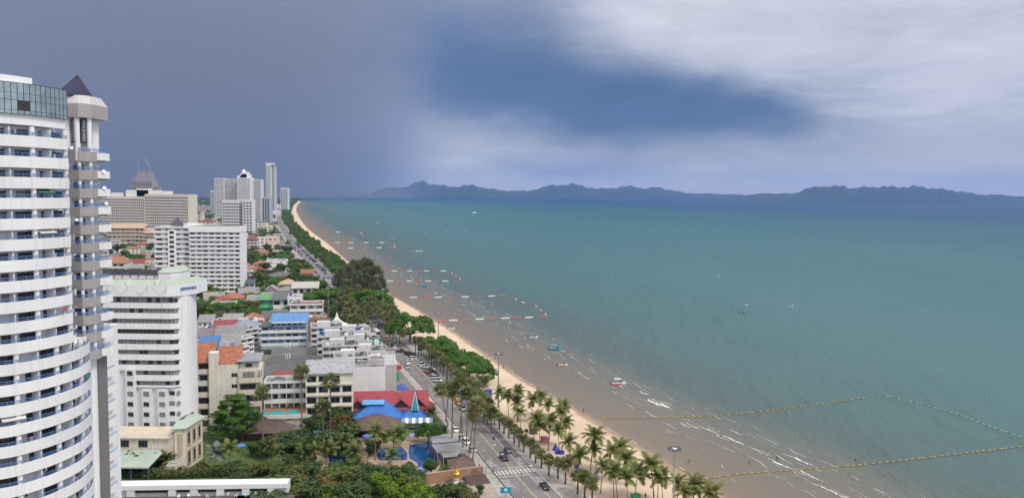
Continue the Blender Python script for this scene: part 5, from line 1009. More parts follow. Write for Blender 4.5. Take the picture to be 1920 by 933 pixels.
# ------------------------------------------------------------------ small houses between (town filling)
def town():
    rng = random.Random(21); houses = []; kinds = []
    cols = [W1, W2, CRM, (.62, .56, .50), GRYW, (.70, .66, .60)]; roofs = [('hip', TERR), ('hip', REDR), ('gable', GRYR), ('flat', GRYR), ('flat', W2), ('gable', (.36, .14, .10)), ('hip', (.2, .19, .19)), ('flat', (.45, .42, .38)), ('shed', GRYR)]
    names = {'hip': 'hip-roofed', 'gable': 'gabled', 'flat': 'flat-roofed', 'shed': 'lean-to roofed'}
    protos = []
    for k, (rf, rc) in enumerate(roofs):
        for v in range(2):
            w, d, h, fl = rng.uniform(10, 17), rng.uniform(10, 15), 0, rng.choice((1, 2, 2, 3)); h = fl * 3.1
            col = cols[(k + v * 3) % 6]; root = thing('town_house', 'x', 'house'); vol(root, 0, 0, 0, w, d, h, fl, 3, rng.choice(('win', 'balc')), col, rf, rc, 2.6, side=False, nclut=1)
            cn = {0: 'white', 1: 'pale', 2: 'cream', 3: 'beige', 4: 'grey', 5: 'ivory'}[(k + v * 3) % 6]; rn = 'red' if rc in (REDR, TERR) or rc[0] > .34 and rc[1] < .2 else 'grey' if rc[0] < .34 else 'pale'
            protos.append((root, [c for c in root.children], 'small %s house with %s %s roof in the far town' % (cn, rn, names[rf].replace('-roofed', '').replace(' roofed', '')), w))
    used = set(); n = 0; tries = 0
    while n < 330 and tries < 9000:
        tries += 1; Y = 440 * (3600 / 440) ** rng.random(); 
        x = xr(Y) - rng.choice((13, 28, 46, 70, 100)) * (1 + rng.random()) - rng.random() ** 2 * Y * .30; P = Vector((x, Y, 2))
        if x / Y < -.58 or x > xr(Y) - 17: continue
        if any((fx - x) ** 2 + (fy - Y) ** 2 < (fr + 7) ** 2 for fx, fy, fr in FOOT): continue
        root, ch, lb, w = rng.choice(protos); FOOT.append((x, Y, 7.5)); rz = R(18 + rng.choice((0, 0, 90, -90)) + rng.uniform(-4, 4))
        if id(root) not in used: used.add(id(root)); o = root
        else:
            o = root.copy(); C.objects.link(o)
            for c in ch: q = c.copy(); C.objects.link(q); q.parent = o
        o.location = P; o.rotation_euler = (0, 0, rz); o['label'] = lb; o['group'] = 'small houses of the far town'
        s = rng.uniform(.85, 1.25); o.scale = (s, s, rng.uniform(.85, 1.2)); n += 1
    for root, ch, lb, w in protos:
        if id(root) not in used:
            for c in ch: bpy.data.objects.remove(c)
            bpy.data.objects.remove(root)
town()
# ------------------------------------------------------------------ vegetation
def leaf_mat(name, c0, c1, trans=.36, rough=.55):
    M = bpy.data.materials.new(name); M.use_nodes = True; t = M.node_tree; p = t.nodes['Principled BSDF']; p.inputs['Roughness'].default_value = rough; p.inputs['Specular IOR Level'].default_value = .3
    ge = N(t, 'ShaderNodeNewGeometry'); oi = N(t, 'ShaderNodeObjectInfo')
    f = mth(t, 'ADD', mth(t, 'MULTIPLY', ge.outputs['Random Per Island'], .75), mth(t, 'MULTIPLY', oi.outputs['Random'], .25)); c = mixc(t, f, c0, c1)
    t.links.new(c, p.inputs['Base Color']); tr = N(t, 'ShaderNodeBsdfTranslucent'); t.links.new(c, tr.inputs[0])
    mx = N(t, 'ShaderNodeMixShader'); mx.inputs[0].default_value = trans; t.links.new(p.outputs[0], mx.inputs[1]); t.links.new(tr.outputs[0], mx.inputs[2]); t.links.new(mx.outputs[0], t.nodes['Material Output'].inputs[0])
    return M
L_DOME = leaf_mat('almond_leaves', (.045, .120, .020), (.145, .265, .045)); L_DARK = leaf_mat('dark_leaves', (.038, .082, .024), (.135, .195, .056)); L_CASU = leaf_mat('casuarina_needles', (.072, .092, .042), (.215, .23, .11))
L_FAN = leaf_mat('fan_palm_leaves', (.080, .110, .035), (.32, .33, .145)); L_COCO = leaf_mat('coconut_leaflets', (.085, .125, .030), (.30, .32, .105)); L_LIME = leaf_mat('lime_leaves', (.09, .18, .012), (.27, .36, .03)); L_OLIVE = leaf_mat('olive_leaves', (.065, .10, .024), (.22, .235, .07)); L_YEL = leaf_mat('yellow_leaves', (.42, .40, .02), (.66, .58, .05)); L_SILV = leaf_mat('silver_leaves', (.16, .19, .15), (.30, .33, .28)); L_FLAM = leaf_mat('flame_leaves', (.05, .09, .02), (.28, .12, .04))
M_BARK = mat('grey_bark', (.16, .125, .10), .9, .3, 1.5, bump=.4); M_PTRUNK = mat('palm_trunk', (.20, .165, .135), .9, .3, 2.0, bump=.3); M_DTRUNK = mat('dark_palm_trunk', (.085, .07, .06), .9, .3, 2.0)
def leaves(mb, rng, clumps, n, size, droop=0.0, asp=1.6):
    vol_ = [a * b * c for _, (a, b, c) in clumps]; tot = sum(v ** .7 for v in vol_)
    for (cx, cy, cz), (rx, ry, rz_) in clumps:
        k = int(n * (rx * ry * rz_) ** .7 / tot)
        for _ in range(k):
            u = Vector((rng.gauss(0, 1), rng.gauss(0, 1), rng.gauss(0, 1))).normalized(); r = rng.random() ** .28
            p = Vector((cx + u.x * rx * r, cy + u.y * ry * r, cz + u.z * rz_ * r)); s = size * rng.uniform(.6, 1.3)
            nrm = (u + Vector((rng.gauss(0, .55), rng.gauss(0, .55), rng.gauss(.35, .5)))).normalized(); a = nrm.orthogonal().normalized(); b = nrm.cross(a)
            th = rng.random() * 6.28; a, b = a * math.cos(th) + b * math.sin(th), b * math.cos(th) - a * math.sin(th)
            if droop: a = (a + Vector((0, 0, -droop))).normalized(); b = nrm.cross(a).normalized()
            a *= s * asp * .5; b *= s * .5; f = nrm * s * .22; i = len(mb.v)
            mb.v += [tuple(p - a), tuple(p - b * .8 - f), tuple(p + a), tuple(p + b * .8 - f)]; mb.f += [(i, i + 1, i + 2), (i, i + 2, i + 3)]; mb.m += [0, 0]
def limbs(rng, h, spread, tops, r0=.35):
    mb = MB(); fork = h * .28; mb.tube([(0, 0, -.2), (rng.uniform(-.2, .2), rng.uniform(-.2, .2), fork * .5), (0, 0, fork)], [r0 * 1.3, r0, r0 * .85], 8)
    for t in tops:
        t = Vector(t); m_ = Vector((t.x * .45, t.y * .45, fork + (t.z - fork) * .6)); mb.tube([(0, 0, fork * .9), tuple(m_), tuple(t)], [r0 * .6, r0 * .35, r0 * .08], 6)
    return mb
TREE = {}
def make_tree(kind, v):
    rng = random.Random(hash(kind) % 1000 if False else sum(map(ord, kind)) * 7 + v); cl = []
    if kind == 'dome':           # broad sea almond, height 10
        for k in range(15):
            a = rng.random() * 6.28; r = 5.6 * math.sqrt(rng.random()); cl.append(((r * math.cos(a), r * math.sin(a), 7.6 - .11 * r * r * .55 + rng.uniform(-.9, .6)), (rng.uniform(1.6, 2.6), rng.uniform(1.6, 2.6), rng.uniform(.8, 1.3))))
        for k in range(9): a = k * .7 + rng.random() * .4; cl.append(((6.0 * math.cos(a), 6.0 * math.sin(a), rng.uniform(3.6, 5.2)), (rng.uniform(1.3, 1.9), rng.uniform(1.3, 1.9), 1.0)))
        n, size, lm, dr = 3600, .55, L_DOME, 0
    elif kind == 'tier':         # tiered umbrella tree, height 13
        for z, r, m_ in ((3.8, 6.6, 12), (5.6, 7.4, 13), (7.4, 6.6, 12), (9.2, 5.2, 10), (10.9, 3.6, 7), (12.3, 1.6, 4)):
            for k in range(m_):
                a = 6.28 * k / m_ + rng.random() * .6; q = r * rng.uniform(.35, .95); cl.append(((q * math.cos(a), q * math.sin(a), z + rng.uniform(-.5, .5)), (rng.uniform(1.2, 2.0), rng.uniform(1.2, 2.0), rng.uniform(.38, .6))))
        n, size, lm, dr = 6500, .5, L_DARK if v else L_DOME, 0
    elif kind == 'round':        # dense dark tree, height 10
        for k in range(20):
            u = Vector((rng.gauss(0, 1), rng.gauss(0, 1), rng.gauss(.1, .8))).normalized(); q = rng.uniform(.4, 1); s = rng.uniform(1.1, 2.0); cl.append(((u.x * 3.1 * q, u.y * 3.1 * q, 6.3 + u.z * 2.9 * q), (s, s, s * .8)))
        n, size, lm, dr = 2600, .55, (L_DARK, L_OLIVE, L_DARK, L_DOME)[v % 4], 0
    elif kind == 'casu':         # feathery casuarina, height 22
        for k in range(34):
            z = rng.uniform(5, 21.5); q = (1 - ((z - 9) / 14) ** 2) * 4.6 * rng.uniform(.3, 1); a = rng.random() * 6.28; s = rng.uniform(.9, 1.9); cl.append(((q * math.cos(a), q * math.sin(a), z), (s, s, s * 1.25)))
        n, size, lm, dr = 4200, .42, L_CASU, .0
    elif kind in ('bush', 'lime', 'olive', 'yellow', 'flame'):   # garden shrubs, height 5
        for k in range(12):
            a = rng.random() * 6.28; q = 1.6 * math.sqrt(rng.random()); s = rng.uniform(.7, 1.2); cl.append(((q * math.cos(a), q * math.sin(a), rng.uniform(1.4, 4.3)), (s, s, s)))
        n, size, dr = 1300, .38, 0; lm = {'bush': L_DARK, 'lime': L_LIME, 'olive': L_OLIVE, 'yellow': L_YEL, 'flame': L_FLAM}[kind]
    mb = MB(); leaves(mb, rng, cl, n, size, dr, 2.6 if kind == 'casu' else 1.6); crown = mb.mesh('crown', lm)
    H_ = {'dome': 9.2, 'tier': 13.2, 'round': 10.2, 'casu': 23}.get(kind, 5.4)
    tops = [c for c, _ in rng.sample(cl, min(9, len(cl)))]
    if kind == 'casu': tr = MB(); tr.tube([(0, 0, -.2), (.2, .1, 8), (-.1, .2, 15), (0, 0, 21)], [.45, .32, .2, .05], 7)
    elif H_ < 6: tr = limbs(rng, 4, 1, tops[:6], .12)
    else: tr = limbs(rng, H_, 1, tops, .34)
    return crown, tr.mesh('trunk', M_BARK), H_
def tree(kind, loc, h, label, group=None, v=0, wide=1.0, name=None, rz=None):
    if (kind, v) not in TREE: TREE[(kind, v)] = make_tree(kind, v)
    cr, tr, H_ = TREE[(kind, v)]; s = h / H_
    nm = name or {'dome': 'almond_tree', 'tier': 'tiered_tree', 'round': 'leafy_tree', 'casu': 'casuarina_tree'}.get(kind, 'garden_shrub')
    root = thing(nm, label, 'tree' if nm.endswith('tree') else 'shrub', loc, random.random() * 6.28 if rz is None else rz, group, (s * wide, s * wide, s))
    inst('trunk', tr, root); inst('crown', cr, root); return root
# palms
def fan_crown(rng, n=32, lm=None):
    mb = MB()
    for k in range(n):
        a = rng.random() * 6.28; e = rng.uniform(-.75, 1.45); st = rng.uniform(.7, 1.1); d = Vector((math.cos(a) * math.cos(e), math.sin(a) * math.cos(e), math.sin(e)))
        sd = Vector((-math.sin(a), math.cos(a), 0)); up = sd.cross(d) * -1; c = d * st; R_ = rng.uniform(.75, 1.05); rim = []
        i = len(mb.v); mb.v.append(tuple(c))
        for q in range(13):
            t = -2.1 + 4.2 * q / 12; rr = R_ * (1.08 if q % 2 == 0 else .5); p = c + (d * math.cos(t) + sd * math.sin(t)) * rr + up * (-.12 * rr * (abs(t))) + Vector((0, 0, -.22 * rr if q % 2 == 0 else 0)); mb.v.append(tuple(p))
        for q in range(12): mb.f.append((i, i + 1 + q, i + 2 + q)); mb.m.append(0)
    for k in range(14):          # hanging dead skirt and fruit
        a = rng.random() * 6.28; r = rng.uniform(.2, .6); mb.tube([(r * .3 * math.cos(a), r * .3 * math.sin(a), .1), (r * math.cos(a), r * math.sin(a), -.5), (r * math.cos(a), r * math.sin(a), -1.1)], [.05, .16, .03], 4, 1)
    return mb.mesh('crown', [lm or L_FAN, mat('dry_palm_skirt', (.26, .17, .07), .9, .3, 2)])
FANS = [fan_crown(random.Random(50 + i)) for i in range(4)]
FTR = MB().tube([(0, 0, 0), (0, 0, .25), (0, 0, .6), (0, 0, 1)], [.24, .19, .17, .16], 8).mesh('trunk', M_DTRUNK); FTR2 = MB().tube([(0, 0, 0), (0, 0, .25), (0, 0, .6), (0, 0, 1)], [.26, .19, .17, .15], 8).mesh('trunk', M_PTRUNK)
def fan_palm(loc, h, label, group, cs=1.25, pale=False, lean=(0, 0)):
    root = thing('fan_palm', label, 'palm tree', loc, random.random() * 6.28, group); th = h - .6 * cs
    inst('trunk', FTR2 if pale else FTR, root, (0, 0, -.1), scale=(1.1 if h > 9 else 1.25, 1.1 if h > 9 else 1.25, th + .1)); inst('crown', random.choice(FANS), root, (0, 0, th), random.random() * 6, scale=cs)
    root.rotation_euler[0] = lean[0]; root.rotation_euler[1] = lean[1]
    if lean != (0, 0): root.rotation_euler[2] = 0
    return root
def frond_mesh(rng, ln=3.4, lm=None, arch=1.0):
    mb = MB(); n = 15; P = []
    for k in range(n + 1): t = k / n; P.append(Vector((ln * (t - .10 * t * t), 0, ln * arch * (.34 * t - .62 * t * t))))
    mb.tube(P, [.05 * (1 - .8 * k / n) for k in range(n + 1)], 4, 0)
    for k in range(1, n + 1):
        t = k / n; l = ln * .30 * (math.sin(math.pi * min(1, t * .92 + .08)) ** .6) + .1; d = (P[k] - P[k - 1]).normalized()
        for s in (-1, 1):
            for q in (0, .5):
                b = P[k - 1].lerp(P[k], q); tip = b + Vector((d.x * l * .55, s * l * .85, -l * rng.uniform(.25, .6))); w = .105; i = len(mb.v)
                mb.v += [tuple(b - d * w), tuple(b + d * w), tuple(tip)]; mb.f.append((i, i + 1, i + 2)); mb.m.append(0)
    return mb.mesh('frond', lm or L_COCO)
FRONDS = [frond_mesh(random.Random(80 + i), 3.4, None, .8 + .18 * i) for i in range(4)]; FR_DEAD = frond_mesh(random.Random(95), 3.0, leaf_mat('dead_frond', (.22, .13, .05), (.34, .22, .09)), .5); FR_SILV = [frond_mesh(random.Random(90), 3.0, L_SILV, .8)]; FR_DK = [frond_mesh(random.Random(91 + i), 3.4, L_OLIVE, .9) for i in range(2)]
CTR = []
for i in range(3):
    q = .06 * (i - 1); CTR.append(MB().tube([(0, 0, 0), (q * .15, q * .2, .25), (q * .5, q * .4, .6), (q, q * .5, 1)], [.020, .014, .012, .010], 7).mesh('trunk', M_PTRUNK))
def coco(loc, h, label, group=None, nf=16, s=1.0, kind=None, wind=.35, name='coconut_palm'):
    rng = random.Random(int(loc[0] * 31 + loc[1] * 17)); s *= rng.uniform(.85, 1.2); nf += rng.randint(-4, 2); root = thing(name, label, 'palm tree', loc, rng.random() * 6.28, group); i = rng.randrange(3); q = .06 * (i - 1)
    inst('trunk', CTR[i], root, (0, 0, -.1), scale=(h * 1.15, h * 1.15, h)); top = Vector((q * h * 1.15, q * .5 * h * 1.15, h - .15))
    for k in range(nf):
        a = k * 2.399 + rng.uniform(-.25, .25); e = math.radians(72) - (k / nf) * math.radians(105); o = inst('frond', rng.choice(kind or FRONDS), root, top)
        w = a + root.rotation_euler[2]; a2 = a + wind * math.sin(-w) * .8; o.rotation_euler = (rng.uniform(-.2, .2), -e, a2); o.scale = (s * rng.uniform(.85, 1.1),) * 3
    if kind is None:
        root.rotation_euler[0] = rng.gauss(0, .06); root.rotation_euler[1] = rng.gauss(.03, .06)
        for k in range(rng.randint(0, 3)): o = inst('dead_frond', FR_DEAD, root, top); o.rotation_euler = (0, 1.25, rng.random() * 6.28); o.scale = (s * .8,) * 3
        mb = MB()
        for k in range(6): a = k * 1.05; mb.lathe(.22 * math.cos(a), .22 * math.sin(a), [(0, -.42), (.12, -.36), (.15, -.24), (.1, -.12), (0, -.08)], 6)
        mb.build('coconut_bunch', mat('coconut_husk', (.25, .22, .06), .6) if 'coconut_husk' not in bpy.data.materials else bpy.data.materials['coconut_husk'], root, top)
    return root
# beach coconuts: (crown x, crown y, base x, base y) in the photograph
CO = [(953, 741, 954, 786), (966, 731, 970, 790), (972, 750, 973, 789), (975, 768, 976, 800), (1000, 747, 997, 791), (1012, 744, 1008, 780), (1031, 757, 1029, 788), (1052, 772, 1054, 806), (1026, 788, 1028, 843), (1048, 803, 1049, 848), (1004, 785, 1000, 826), (1014, 795, 1012, 830), (1074, 826, 1070, 876), (1087, 853, 1084, 889), (1114, 817, 1107, 882), (1121, 842, 1119, 882), (1146, 845, 1144, 882), (1164, 836, 1162, 870), (1127, 870, 1126, 923), (1150, 882, 1151, 931), (1160, 880, 1158, 933), (1175, 858, 1174, 905), (1176, 892, 1176, 937), (1197, 883, 1191, 928), (1231, 864, 1226, 932), (1233, 889, 1233, 935), (1242, 895, 1243, 941), (1272, 902, 1270, 948), (1296, 904, 1297, 952), (1330, 923, 1328, 968), (1285, 922, 1284, 965), (1062, 760, 1060, 800), (1060, 790, 1061, 838), (938, 735, 936, 775)]
for i, (cx, cy, bx, by) in enumerate(sorted(CO, key=lambda c: -c[3])):
    p = G(bx, by, 2.0); hh = max(5.5, min(12, AT(cx, cy, p.y).z - 2)); coco(p, hh, 'coconut palm on the sand, %s of the row counted from the bottom edge' % nth(i), 'coconut palms on the beach', 18, 1.12)
# promenade fan palms
FP = [(909, 784), (918, 789), (927, 797), (936, 805), (945, 813), (954, 821), (964, 831), (973, 838), (982, 847), (994, 858), (1004, 868), (1015, 877), (1029, 891), (1046, 897), (1060, 907), (1083, 925), (1096, 935), (1110, 945)]
for i, (x, y) in enumerate(sorted(FP, key=lambda c: -c[1])):
    p = G(x, y, 2.1); fan_palm(p, random.uniform(4.6, 5.8) + (1.2 if i < 4 else 0), 'short fan palm on the promenade paving, %s counted from the bottom edge' % nth(i), 'fan palms along the promenade', 1.2 + (.25 if i < 4 else 0))
FP2 = [(779, 662), (785, 665), (790, 668), (795, 672), (799, 676), (804, 680), (809, 686), (814, 689), (819, 694), (825, 698), (831, 703), (838, 712), (846, 722), (858, 735), (868, 744), (880, 752), (893, 768), (902, 776)]
for i, (x, y) in enumerate(FP2):
    p = G(x, y, 2.1); fan_palm(p, random.uniform(7.2, 9.0), 'slender fan palm in the kerb row beside the parked cars, %s from the far end' % nth(i), 'fan palms beside the parked cars', 1.35)
TP = [(826, 726, 840, 798), (842, 722, 836, 790), (849, 726, 847, 840), (868, 724, 860, 846), (862, 712, 869, 857), (890, 768, 877, 867), (895, 755, 885, 881), (878, 735, 874, 850)]
for i, (cx, cy, bx, by) in enumerate(TP):
    p = G(bx, by); t = AT(cx, cy, p.y); hh = t.z - 2; fan_palm(p, hh + .4, 'very tall bare-trunked fan palm at the slatted pergola, %s from the far end' % nth(i), 'tall palms at the pergola', 1.75, True, (0, math.atan2(t.x - p.x, hh)))
for i, (cx, cy, bx, by) in enumerate(((905, 745, 906, 790), (915, 752, 914, 796), (893, 722, 893, 772), (905, 712, 905, 764), (922, 770, 921, 812))):
    p = G(bx, by); fan_palm(p, AT(cx, cy, p.y).z - 1.6, 'big fan palm with shaggy crown across the road from the pergola, %s of five' % nth(i), 'shaggy palms across the road', 1.8, True)
for i, (cx, cy, bx, by, lb) in enumerate(((495, 735, 493, 830, 'tall fan palm beside the turquoise rooftop pool'), (570, 696, 566, 832, 'tallest fan palm with thin trunk in front of the gallery apartments'), (622, 712, 620, 822, 'fan palm in front of the large dark windows'), (606, 762, 606, 838, 'fan palm with long drooping skirt in the garden below the dark windows'))):
    p = G(bx, by); fan_palm(p, AT(cx, cy, p.y).z - 1.4, lb, None, 1.9, True)
# palms and trees along the road further on
AV = [(722, 592, 720, 622), (727, 590, 725, 627), (733, 598, 731, 632), (738, 588, 737, 636), (745, 600, 743, 641), (750, 610, 749, 645), (755, 622, 754, 650), (716, 585, 714, 617), (710, 580, 708, 612), (742, 582, 740, 628), (662, 596, 660, 640), (672, 600, 671, 642), (681, 598, 680, 638), (676, 585, 675, 632), (668, 580, 666, 626), (655, 572, 654, 618), (660, 565, 660, 612), (648, 560, 647, 606), (684, 570, 684, 606), (690, 578, 690, 612), (652, 585, 650, 628), (640, 570, 640, 606), (701, 560, 700, 600), (640, 552, 640, 592), (656, 545, 656, 588), (672, 540, 672, 580), (700, 572, 699, 607), (735, 575, 734, 615)]
for i, (cx, cy, bx, by) in enumerate(AV):
    p = G(bx, by); fan_palm(p, max(7, AT(cx, cy, p.y).z - 1.5), 'fan palm in the dense avenue by the road bend, %s of the clump' % nth(i), 'avenue palms by the road bend', 2.0, i % 2 == 0)
for kind, x, yb, yt, wd, v, lb in (
    ('dome', 769, 642, 582, 1.0, 0, 'broad green almond tree standing alone on the sand beside the avenue palms'), ('dome', 815, 668, 625, 1.0, 1, 'almond tree at the far end of the beach clump'), ('dome', 842, 684, 640, 1.05, 2, 'second almond tree in the beach clump'), ('dome', 864, 697, 652, 1.05, 0, 'third almond tree in the beach clump'), ('dome', 880, 712, 662, 1.0, 1, 'fourth almond tree in the beach clump'), ('dome', 897, 722, 676, 1.0, 2, 'almond tree at the near end of the beach clump'), ('dome', 832, 676, 634, .9, 3, 'small almond tree inside the beach clump'),
    ('dome', 690, 592, 541, 1.2, 3, 'dark spreading tree behind the sandy clearing'), ('round', 660, 612, 575, 1.3, 0, 'dark round tree behind the white marquee'), ('round', 640, 618, 582, 1.3, 2, 'dark tree left of the avenue palms'), ('round', 724, 606, 566, 1.3, 1, 'olive tree between clearing and beach'), ('round', 712, 598, 560, 1.4, 3, 'leafy tree beside the sandy clearing'),
    ('tier', 442, 822, 738, 1.15, 0, 'big dark green tiered tree beside the cream apartment house'), ('dome', 738, 838, 800, .7, 3, 'low dark tree behind the pool'), ('dome', 803, 828, 790, .85, 0, 'umbrella-shaped dark tree at the corner of the blue pool'), ('round', 808, 892, 855, 1.0, 0, 'round dark tree beside the pool edge'), ('round', 768, 893, 862, .9, 2, 'dark bush tree in front of the blue pool')):
    p = G(x, yb); tree(kind, p, AT(x, yt, p.y).z - 2, lb, None, v, wd)
for i, (x, yb, yt) in enumerate(((655, 560, 492), (668, 556, 484), (682, 552, 481), (694, 556, 484), (706, 560, 495), (640, 552, 500), (716, 566, 515), (672, 570, 505), (690, 572, 510), (632, 545, 505), (650, 574, 520), (708, 575, 525), (660, 546, 486), (685, 545, 482))):
    p = G(x, yb); tree('casu', p, AT(x, yt, p.y).z - 2, 'feathery casuarina in the tall clump beside the beach, %s of the clump' % nth(i), 'casuarina clump', i % 3, 1.25)
# garden planting: (kind, x, base y, top y, width)
GD = [('olive', 300, 892, 872, 1.2), ('olive', 330, 890, 870, 1.2), ('bush', 525, 900, 868, 1.3), ('olive', 560, 905, 868, 1.4), ('bush', 590, 900, 865, 1.3), ('olive', 615, 915, 870, 1.4), ('flame', 620, 925, 885, 1.4), ('bush', 640, 905, 860, 1.3), ('olive', 665, 915, 868, 1.3), ('bush', 690, 925, 880, 1.2), ('yellow', 698, 924, 893, 1.1), ('lime', 720, 930, 882, 1.1), ('bush', 735, 915, 872, 1.3), ('lime', 750, 920, 878, 1.1), ('bush', 765, 912, 868, 1.3), ('olive', 780, 930, 885, 1.1), ('lime', 745, 945, 908, 1.5), ('lime', 775, 945, 905, 1.5), ('lime', 800, 945, 908, 1.5), ('bush', 835, 940, 900, 1.5), ('bush', 858, 938, 902, 1.4), ('olive', 880, 946, 912, 1.3), ('bush', 505, 948, 893, 1.9), ('flame', 480, 945, 912, 1.2), ('olive', 545, 945, 890, 1.5), ('bush', 575, 948, 900, 1.6), ('olive', 640, 950, 905, 1.5), ('bush', 665, 950, 900, 1.5), ('lime', 612, 945, 905, 1.1), ('bush', 560, 850, 818, 1.8), ('bush', 590, 845, 806, 1.8), ('bush', 620, 848, 805, 1.7), ('bush', 640, 835, 790, 1.8), ('bush', 655, 850, 815, 1.5), ('flame', 648, 815, 770, 1.5), ('bush', 535, 838, 805, 1.6), ('bush', 510, 850, 815, 1.6), ('bush', 480, 855, 825, 1.4), ('bush', 700, 850, 822, 1.4), ('bush', 668, 880, 850, 1.2), ('bush', 655, 870, 838, 1.3), ('olive', 500, 890, 860, 1.6), ('olive', 470, 890, 862, 1.5), ('bush', 545, 880, 848, 1.5), ('olive', 575, 880, 850, 1.5), ('bush', 440, 888, 862, 1.5), ('lime', 790, 900, 880, 1.0), ('bush', 900, 925, 905, 1.0), ('olive', 380, 885, 862, 1.2), ('bush', 410, 892, 868, 1.3), ('bush', 830, 815, 795, 1.0), ('bush', 610, 800, 762, 1.6), ('bush', 585, 815, 780, 1.5), ('round', 640, 800, 758, 1.3), ('bush', 450, 905, 872, 1.4), ('bush', 520, 925, 885, 1.4), ('bush', 690, 900, 865, 1.2), ('bush', 715, 905, 870, 1.2)]
_cn = {'olive': 'olive green', 'bush': 'dark green', 'lime': 'lime green', 'yellow': 'bright yellow', 'flame': 'reddish', 'round': 'dark leafy'}
_ct = {}
for kind, x, yb, yt, wd in sorted(GD, key=lambda g: g[1]):
    p = G(x, yb); _ct[kind] = _ct.get(kind, -1) + 1
    tree(kind, p, max(1.5, AT(x, yt, p.y).z - 2), '%s garden shrub near the pools, %s of its colour from the hotel side' % (_cn[kind], nth(_ct[kind])), 'shrubs of the hotel garden', _ct[kind] % 2, wd * 1.15, 'garden_shrub')
CG = [(432, 838, 432, 884, None, 'coconut palm with long arching fronds beside the hotel corner'), (405, 848, 404, 886, 'S', 'silvery palm left of the arching palm at the hotel corner'), (505, 835, 505, 868, 'D', 'dark palm behind the long hedge'), (522, 842, 522, 872, 'D', 'low palm behind the long hedge, right of the dark palm'), (590, 842, 591, 880, 'D', 'palm beside the small square pool'), (612, 835, 612, 872, 'D', 'bushy palm right of the small square pool'), (572, 846, 572, 878, 'D', 'palm left of the small square pool'), (625, 838, 625, 868, None, 'palm in front of the tall grey trunk'), (704, 806, 703, 862, None, 'coconut palm between bridge and pool'), (756, 812, 751, 862, None, 'coconut palm in front of the blue pool with golden fronds'), (735, 852, 733, 876, None, 'young palm on the pool bank'), (663, 845, 663, 872, 'D', 'thin palm left of the plank bridge'), (645, 822, 645, 860, 'D', 'dark palm beside the bridge pond'), (808, 760 + 12, 807, 790, None, 'small palm beside the striped awning'), (232, 858, 232, 886, 'D', 'potted palm at the left end of the green awning'), (258, 858, 258, 886, 'D', 'second palm in front of the green awning'), (292, 858, 292, 884, 'D', 'third palm in front of the green awning'), (318, 858, 318, 884, 'D', 'fourth palm in front of the green awning')]
for cx, cy, bx, by, k, lb in CG:
    p = G(bx, by); coco(p, max(1.8, AT(cx, cy, p.y).z - 2), lb, None, 17, 1.15 if k != 'D' else .95, {'S': FR_SILV, 'D': FR_DK, None: None}[k], .2, 'garden_palm')
# clipped hedge along the white pool house
def hedge(x0, y0, x1, y1, h, w, label, lm, n, kind=None):
    a, b = G(x0, y0), G(x1, y1); d = b - a; root = thing('hedge', label, 'hedge', a, math.atan2(d.y, d.x)); ln = d.length; rng = random.Random(int(x0)); mb = MB()
    cl = [((ln * (k + .5) / 30, 0, h * .5), (ln / 34, w / 2, h * .55 * rng.uniform(.85, 1.12))) for k in range(30)]; leaves(mb, rng, cl, n, .42); mb.build('foliage', lm, root); return root
hedge(268, 897, 600, 886, 3.2, 3.5, 'long clipped olive hedge behind the white pool house', L_OLIVE, 5200)
hedge(214, 893, 300, 893, 1.4, 1.4, 'low dark hedge under the green awning', L_DARK, 1200)
